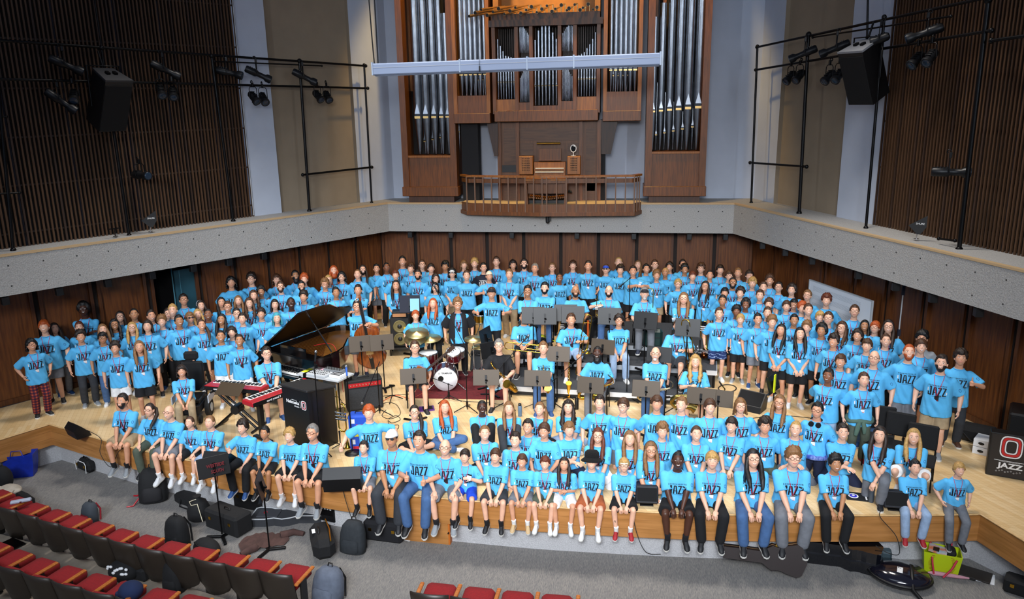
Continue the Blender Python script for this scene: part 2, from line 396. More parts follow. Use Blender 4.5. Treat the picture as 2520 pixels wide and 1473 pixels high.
def shoe_mb():
    sole = [(.034, .075), (.046, .02), (.040, -.06), (.047, -.12), (.040, -.165), (.015, -.188), (-.015, -.188), (-.040, -.165), (-.047, -.12), (-.040, -.06), (-.046, .02), (-.034, .075)]
    m = MB(); m.prism(sole, .026, 1, M.Translation((0, 0, -.08)))
    up = []
    for z, k, y0 in ((-.055, .97, 0), (-.035, .93, .004), (-.012, .70, .012), (.012, .62, .022)):
        rr = []
        for x, y in sole:
            yy = y if y > -.06 else -.06+(y+.06)*(1.0 if z < -.05 else (.94 if z < -.03 else (.45 if z < 0 else .02)))
            rr.append(V((x*k, yy*.97+y0*.3, z)))
        up.append(rr)
    m.loft(up, 0)
    for i in range(3): m.box((0, -.045-.022*i, -.005-.009*i), (.045, .008, .008), 1)
    return m
SHOE = SOCK = None
# ---- hair, worn in head space
def hairmesh(style, seed=0):
    q = random.Random(style+str(seed)); ph = [q.uniform(0, 6) for _ in range(6)]; m = MB()
    def cap(front, side, back, th, thb=None, amp=0.0, fr=9, part=0.0, n=32, mm=22):
        thb = th if thb is None else thb; m2 = MB(); m2.ell((0, 0, 0), (1, 1, 1), n, mm)
        for i, p in enumerate(m2.v):
            d = V(p).normalized(); az = abs(math.degrees(math.atan2(d.x, -d.y))); el = math.degrees(math.asin(max(-1, min(1, d.z))))
            lim = front if az < 42 else (front+(side-front)*(az-42)/28 if az < 70 else (side if az < 98 else (side+(back-side)*min(1, (az-98)/35))))
            lim += part*math.sin(az*.07+ph[0])+amp*120*math.sin(az*.35+ph[4])
            k = max(0, min(1, (el-lim)/11)); k = k*k*(3-2*k)
            t = thb+(th-thb)*max(0, d.z)
            w = amp*(math.sin(fr*d.x+ph[1])*math.sin(fr*d.y+ph[2])+math.sin(fr*d.z*1.1+ph[3]+fr*d.x*.7)*.7)
            b0 = head_r(d); m2.v[i] = tuple(b0*(.90 if k < .02 else 1)+d*(-.006+(t+.006+w)*k))
        m.join(m2)
    def drape(L, r0, r1, a0, wav=0.0, th=.020, flip=0.0, z0=.05):
        NR, NA = 13, 18; o = []
        for side in (0, 1):
            for i in range(NR):
                f = i/(NR-1); z = z0-(L+z0)*f; rr = (r0+(r1-r0)*f)-(th if side else 0)
                for k in range(NA+1):
                    a = R(a0+(360-2*a0)*k/NA); w = wav*math.sin(5*a+f*17+ph[1])*min(1, f*3)+wav*.6*math.sin(11*a-f*9+ph[2])*min(1, f*3)
                    e = math.cos(a)*-1
                    x = math.sin(a)*(rr+w)*1.02; y = -math.cos(a)*(rr+w)*1.02
                    if f > .35: y = y*(1-.25*(f-.35)) + (.03*(f-.35))
                    o.append(V((x, y+.008, z+(.02 if f == 1 and k % 2 else 0))))
        S = NR*(NA+1); fs = []
        for i in range(NR-1):
            for k in range(NA):
                p = i*(NA+1)+k; fs += [(p, p+1, p+NA+2, p+NA+1), (S+p, S+p+NA+1, S+p+NA+2, S+p+1)]
        for i in range(NR-1):
            for k in (0, NA): p = i*(NA+1)+k; fs.append((p, p+NA+1, S+p+NA+1, S+p))
        for k in range(NA): p = (NR-1)*(NA+1)+k; fs.append((p, p+1, S+p+1, S+p))
        m.add(o, fs, 0, True)
    def lock(sx, L, wav=0.0):          # a length of hair falling in front of the shoulder
        pts = [(sx*.070, -.030, .03), (sx*.088, -.035, -.05), (sx*.092, -.055, -.13), (sx*.085, -.105, -.20)]
        k = 5
        for i in range(1, k+1): pts.append((sx*(.085-.010*i/k)+wav*math.sin(i*2.3+ph[0]), -.125-.012*i, -.20-(L-.20)*i/k))
        m.tube(pts, [.020, .027, .032, .034]+[.034+wav*.3-.004*i for i in range(k-1)]+[.012], 8)
    s = style
    if s == 's': cap(38, -3, -36, .027, .011, .004, 15, 4)
    elif s == 'z': cap(39, -1, -34, .012, .007)
    elif s == 'f': cap(19, -7, -38, .026, .022, .004, 13, 3)
    elif s == 'c': cap(25, -6, -36, .050, .022, .011, 21, 4)
    elif s == 'a': cap(33, -12, -34, .050, .036, .005, 30)
    elif s == 'm': cap(22, -10, -40, .032, .030, .005, 10, 5); drape(.11, .104, .112, 76, .006)
    elif s == 'l': cap(38, 4, -40, .022, .020, .001); drape(.30, .090, .118, 66, .003); lock(1, .36); lock(-1, .34)
    elif s == 'w': cap(37, 2, -40, .030, .026, .005, 12); drape(.30, .096, .135, 66, .012); lock(1, .34, .014); lock(-1, .36, .014)
    elif s == 'b': cap(30, 2, -40, .024, .022); drape(.135, .094, .118, 62, .002)
    elif s == 'n': cap(39, 2, -36, .017, .014); m.ell((0, .105, .035), (.040, .036, .040), 12, 8)
    elif s == 'p': cap(39, 2, -36, .017, .014); m.tube([(0, .09, .06), (.05, .125, .02), (.10, .08, -.08), (.115, -.02, -.17), (.105, -.10, -.26), (.095, -.125, -.36)], [.026, .034, .036, .036, .030, .008], 9)
    elif s == 'r':
        m2 = MB(); m2.ell((0, 0, 0), (1, 1, 1), 32, 22)
        for i, p in enumerate(m2.v):
            d = V(p).normalized(); az = abs(math.degrees(math.atan2(d.x, -d.y))); el = math.degrees(math.asin(max(-1, min(1, d.z))))
            k = 1 if az > 72 and -34 < el < (30 if az < 130 else 40) and not (az < 100 and el < -4) else 0
            m2.v[i] = tuple(head_r(d)*(.9 if not k else 1)+d*(.007*k))
        m.join(m2)
    if s == 'D':          # the dark afro-length curls down to the shoulders
        pass
    return m
def beardmesh(kind):
    m = MB(); m.ell((0, 0, 0), (1, 1, 1), 32, 26)
    for i, p in enumerate(m.v):
        d = V(p).normalized(); az = abs(math.degrees(math.atan2(d.x, -d.y))); el = math.degrees(math.asin(max(-1, min(1, d.z))))
        lip = az < 24 and -40 < el < -26
        k = az < 78 and el < (-22 if az < 28 else -8 - (78-az)*.12) and not lip and el > -88
        t = (.010 if kind == 'B' else .022) + (.03 if kind == 'V' and el < -45 else 0)
        m.v[i] = tuple(head_r(d)*(.93 if not k else 1)+d*((t if k else 0))+(V((0, 0, -.02)) if k and kind == 'V' and el < -50 else V()))
    return m
def goateemesh():
    m = MB(); m.ell((0, -.070, -.092), (.032, .026, .030), 12, 8); m.tube([(-.030, -.080, -.055), (-.026, -.088, -.037), (0, -.097, -.033), (.026, -.088, -.037), (.030, -.080, -.055)], .006, 6); return m
def glassesmesh():
    m = MB()
    for s in (-1, 1):
        m.tube([(s*.031+.023*math.cos(a), -.100, .008+.017*math.sin(a)) for a in [2*pi*i/14 for i in range(14)]], .0022, 5, 0, True)
        m.tube([(s*.053, -.099, .012), (s*.079, -.06, .012), (s*.083, .01, .006)], .002, 5)
        m.ell((s*.031, -.099, .008), (.021, .0012, .0155), 12, 6, 1)
    m.tube([(-.009, -.101, .012), (0, -.103, .014), (.009, -.101, .012)], .002, 5); return m
def capmesh(back, bucket=False):
    m = MB(); s = 1 if back else -1
    if bucket:
        m.lathe([(.112, .03), (.118, .08), (.112, .135), (.08, .165), (.01, .17)], 22); m.lathe([(.112, .055), (.165, .012), (.172, -.012), (.155, -.014), (.10, .04)], 22)
        q = random.Random(3); m.v = [tuple(V(p)*(1+q.uniform(-.02, .02))+V((0, .008, .028))) for p in m.v]; return m
    m.ell((0, 0, .02), (.088, .108, .112), 22, 12); m.v = [(x, y, max(z, .038)) for x, y, z in m.v]
    br = [(.074*math.sin(a), s*(.06+.11*math.cos(a)), .040-.012*math.cos(a)) for a in [R(-80+16*i) for i in range(11)]]
    m.add(br+[(x, y, z+.006) for x, y, z in br], [tuple(range(11)), tuple(range(21, 10, -1))]+[(i, i+1, i+12, i+11) for i in range(10)], 0, True)
    m.ell((0, 0, .132), (.008, .008, .005), 8, 4); return m
for n, c in dict(skin1='e4b094', skin2='d49a7a', skin3='b67f5a', skin4='855338', skin5='4a2a1c').items(): mat(n, c, .5, 0, .06, 9)
for n, c in dict(k='0d0b0c', d='23160f', b='452a18', l='7a5532', y='b08a50', o='a84a1a', a='5e2a16', g='77736f', w='c9c5c0', t='3f9cac').items(): mat('hair_'+n, c, .5, 0, .28, 30, .4, stretch=(3, 3, .7))
mat('lips', 'bf786c', .5); mat('eye_white', 'f2f0ec', .3); mat('iris', '1c120c', .2)
mat('shirt', '55b2e6', .85, 0, .05, 6, .25, 22); mat('shirt_dark', '1c4f86', .8); mat('ink', '0a0d18', .7); mat('cord', 'd02c48', .6)
for n, c in dict(k='0d0e12', g='6e7178', d='2f3238', w='e6e4e2', t='a58f70', n='161d38', u='1446c8', v='4b5346', o='a5562f', e='0d5f50', i='93a9c6', j='41618e').items(): mat('cloth_'+n, c, .88, 0, .10, 14, .25, 30)
for n, c in dict(k='15161a', w='dfe0e2', g='8d9297', b='244a80', r='a31a24', n='1b2438', y='c7a87c', o='5a3a2a').items(): mat('shoe_'+n, c, .6)
mat('sole', 'd8d6d0', .6); mat('sock_w', 'e6e6e6', .9); mat('sock_k', '131318', .9)
mat('lens', '30343a', .08); mat('card_white', 'eeeef2', .5); mat('card_dark', '241a1e', .5); mat('card_red', 'b83040', .5)
def pattern(name, fn):
    mt = bpy.data.materials.new(name); mt.use_nodes = True; MATS[name] = mt; fn(mt.node_tree, mt.node_tree.nodes['Principled BSDF']); mt.node_tree.nodes['Principled BSDF'].inputs['Roughness'].default_value = .9; return mt
def _plaid(nt, b):
    tc = nt.nodes.new('ShaderNodeTexCoord'); prev = None
    for ax, sc in (('X', 9), ('Z', 9)):
        w = nt.nodes.new('ShaderNodeTexWave'); w.bands_direction = ax; w.inputs['Scale'].default_value = sc*.55; nt.links.new(tc.outputs['Object'], w.inputs['Vector'])
        if prev is None: prev = w
        else:
            mx = nt.nodes.new('ShaderNodeMath'); mx.operation = 'ADD'; nt.links.new(prev.outputs['Fac'], mx.inputs[0]); nt.links.new(w.outputs['Fac'], mx.inputs[1])
            rp = nt.nodes.new('ShaderNodeValToRGB'); e = rp.color_ramp.elements; e[0].position = .25; e[0].color = lin('2a1530'); e[1].position = .8; e[1].color = lin('8e2a26')
            e.new(.96).color = lin('b0663c'); hv = nt.nodes.new('ShaderNodeMath'); hv.operation = 'MULTIPLY'; hv.inputs[1].default_value = .5
            nt.links.new(mx.outputs[0], hv.inputs[0]); nt.links.new(hv.outputs[0], rp.inputs['Fac']); nt.links.new(rp.outputs['Color'], b.inputs['Base Color'])
pattern('cloth_p', _plaid)
def _zig(nt, b):
    tc = nt.nodes.new('ShaderNodeTexCoord'); w = nt.nodes.new('ShaderNodeTexWave'); w.bands_direction = 'Z'; w.inputs['Scale'].default_value = 4; w.inputs['Distortion'].default_value = 9; w.inputs['Detail Scale'].default_value = 2
    rp = nt.nodes.new('ShaderNodeValToRGB'); e = rp.color_ramp.elements; e[0].position = .93; e[0].color = lin('182c5c'); e[1].position = .97; e[1].color = lin('8fa6cc')
    nt.links.new(tc.outputs['Object'], w.inputs['Vector']); nt.links.new(w.outputs['Fac'], rp.inputs['Fac']); nt.links.new(rp.outputs['Color'], b.inputs['Base Color'])
pattern('cloth_q', _zig)
HAIRS = {}; ACC = {}
def acc(k, fn, mats):
    if k not in ACC: ACC[k] = fn().mesh(k[0] if isinstance(k, tuple) else k, mats)
    return ACC[k]
def badge_mb():
    m = MB(); m.box((0, .045, 0), (.012, .02, .003), 1); m.box((0, 0, 0), (.062, .085, .003), 0); m.box((0, .034, .001), (.062, .016, .003), 1); m.box((0, -.034, .001), (.05, .008, .003), 2); return m
def socks_mb():
    m = MB(); m.cyl((0, .005, -.02), (0, .005, .10), .041, .045, 12); return m
PEOPLE = []
def person(px, py, hgt, code, hair, skin, flags, low, shoe, label, base=0.0, posn=None, turn=0.0, idx=0):
    global SHOE, SOCK
    if SHOE is None: SHOE = shoe_mb().mesh('shoe', [MATS['shoe_k'], MATS['sole']]); SOCK = socks_mb().mesh('sock', [MATS['sock_w']])
    q = random.Random(idx*13+5)
    smile = (idx*7) % 5 < 3; heavy = 'h' in flags
    P = pose(code, smile, heavy); lg = code[0]
    s = hgt/1.72
    if posn is None:
        p = G(px, py, base+s*P['top'])
        rz = facing(p, turn)
        p = p-rot(V((0, P['off']*s, 0)), rz); p.z = base
    else: p, rz = posn
    skm = MATS['skin'+skin]; hc = MATS['hair_'+hair[1]]
    bd = hc if hair[0] != 'x' else MATS['hair_d']
    o = inst('person', P['body'], None, p, rz, None, {0: skm, 4: MATS['hair_d'] if hair[1] in 'ywgt' else hc, 1: MATS['lips'] if skin in '123' else skm})
    o.scale = (s*q.uniform(.97, 1.03), s, s)
    tag(o, label, 'person', 'people posing on the stage')
    PEOPLE.append(o)
    sl = {}
    if 'Y' in flags: sl = {0: mat('tee_black', '14151a', .85, 0, .1, 6, .25, 22), 1: mat('tee_black', ''), 2: mat('tee_black', ''), 3: mat('tee_black', '')}
    if 'Z' in flags: sl = {0: mat('tee_navy', '1a1f30', .85), 1: WHITE, 3: mat('tee_navy', '')}
    if 'H' in flags: sl = {0: mat('hoodie_grey', '9a9ca0', .9), 1: mat('hoodie_grey', ''), 2: mat('hoodie_grey', ''), 3: mat('hoodie_grey', '')}
    inst('shirt', P['shirt'], o, slots=sl or None)
    if 'J' in flags:           # black overshirt worn open
        m = MB(); T = P['T']
        for sx in (-1, 1):
            ou = [ring((0, 0, z), rx, ry, T, 40) for z, rx, ry in ((-.18, .225, .172), (.1, .212, .166), (.3, .212, .156), (.44, .180, .122), (.50, .095, .088))]
            ks = [k % 40 for k in (range(-9, 11) if sx > 0 else range(11, 31))]; ks = [k for k in ks if not (26 < k < 34) or True]
            sel = [[g[k] for k in ks if abs(((k*9-270+180) % 360)-180) > 16] for g in ou]
            n = len(sel[0]); m.add([v for g in sel for v in g], [(i*n+k, i*n+k+1, (i+1)*n+k+1, (i+1)*n+k) for i in range(4) for k in range(n-1)], 0, True)
        for sh, e, w in P['arms']: m.cyl(sh, sh.lerp(e, .9), .094, .104, 14)
        m.build('overshirt', mat('tee_black', '14151a', .85), o)
    long = low[1] == 'L'
    if long not in P['low']: P['low'][long] = P['lower'](long)
    inst('trousers' if long else 'shorts', P['low'][long], o, slots={0: MATS['cloth_'+low[0]]})
    for fr in P['feet']:
        so = inst('shoe', SHOE, o, Mx=fr, slots={0: MATS['shoe_'+shoe]})
        if lg in 'esuo' and not long: inst('sock', SOCK, so, slots={0: MATS['sock_k' if (shoe in 'kgn') else 'sock_w']})
    hm = P['head']
    st = hair[0]
    if 'F' in flags: inst('bucket_hat', acc('bucket_hat', lambda: capmesh(0, True), [mat('fluffy_black', '060607', 1, 0, .4, 60, .8)]), o, Mx=hm)
    if st != 'x' and not ('F' in flags):
        k = (st, idx % 3)
        if k not in HAIRS: HAIRS[k] = hairmesh(*k).mesh('hair', [MATS['hair_d']])
        h = inst('hair', HAIRS[k], o, Mx=hm, slots={0: hc})
        if 'Q' in flags: inst('headband', acc('headband', lambda: MB().tube([(.090*math.cos(a), .004+.03*abs(math.sin(a)), .02+.116*math.sin(a)) for a in [pi*i/16 for i in range(17)]], .012, 6), [LGREY]), o, Mx=hm, slots={0: mat('band_grey', '9aa0ac', .9)} if idx < 100 else {0: MATS['cloth_d']})
    if 'B' in flags: inst('beard', acc('beard', lambda: beardmesh('B') if True else 0, [MATS['hair_d']]), o, Mx=hm, slots={0: bd})
    if 'V' in flags: inst('beard', acc(('beard', 2), lambda: beardmesh('V'), [MATS['hair_d']]), o, Mx=hm, slots={0: hc})
    if 'W' in flags and (st == 'x' or 'K' in flags): inst('beard', acc(('beard', 3), goateemesh, [MATS['hair_w']]), o, Mx=hm)
    if 'g' in flags: inst('glasses', acc('glasses', glassesmesh, [BLACKM, mat('glass_tint', 'c8b8a8', .05, alpha=1)]), o, Mx=hm, slots={1: MATS['lens']} if ('U' in flags or 'shade' in flags or idx == 22 or 'C' in flags) else {1: skm})
    for f, nm, cm in (('C', 'cap', WHITE), ('K', 'cap', mat('cap_dark', '16161e', .8)), ('U', 'cap', mat('cap_blue', '1a48c0', .7)), ('R', 'backwards_cap', mat('cap_cream', 'e0d6bf', .8))):
        if f in flags: inst(nm.replace('backwards_', ''), acc(('cap', f == 'R'), lambda: capmesh(f == 'R'), [WHITE]), o, Mx=hm, slots={0: cm})
    if 'N' not in flags and 'Z' not in flags and 'H' not in flags and 'Y' not in flags:
        l = inst('lanyard', P['lan'], o)
        if 'S' in flags or 'D' in flags or q.random() < .5:
            inst('badge', acc('badge', badge_mb, [MATS['card_white'], BLACK, MATS['card_red']]), l, Mx=P['badge'], slots={0: MATS['card_dark']} if 'D' in flags else None)
    return o, P, s

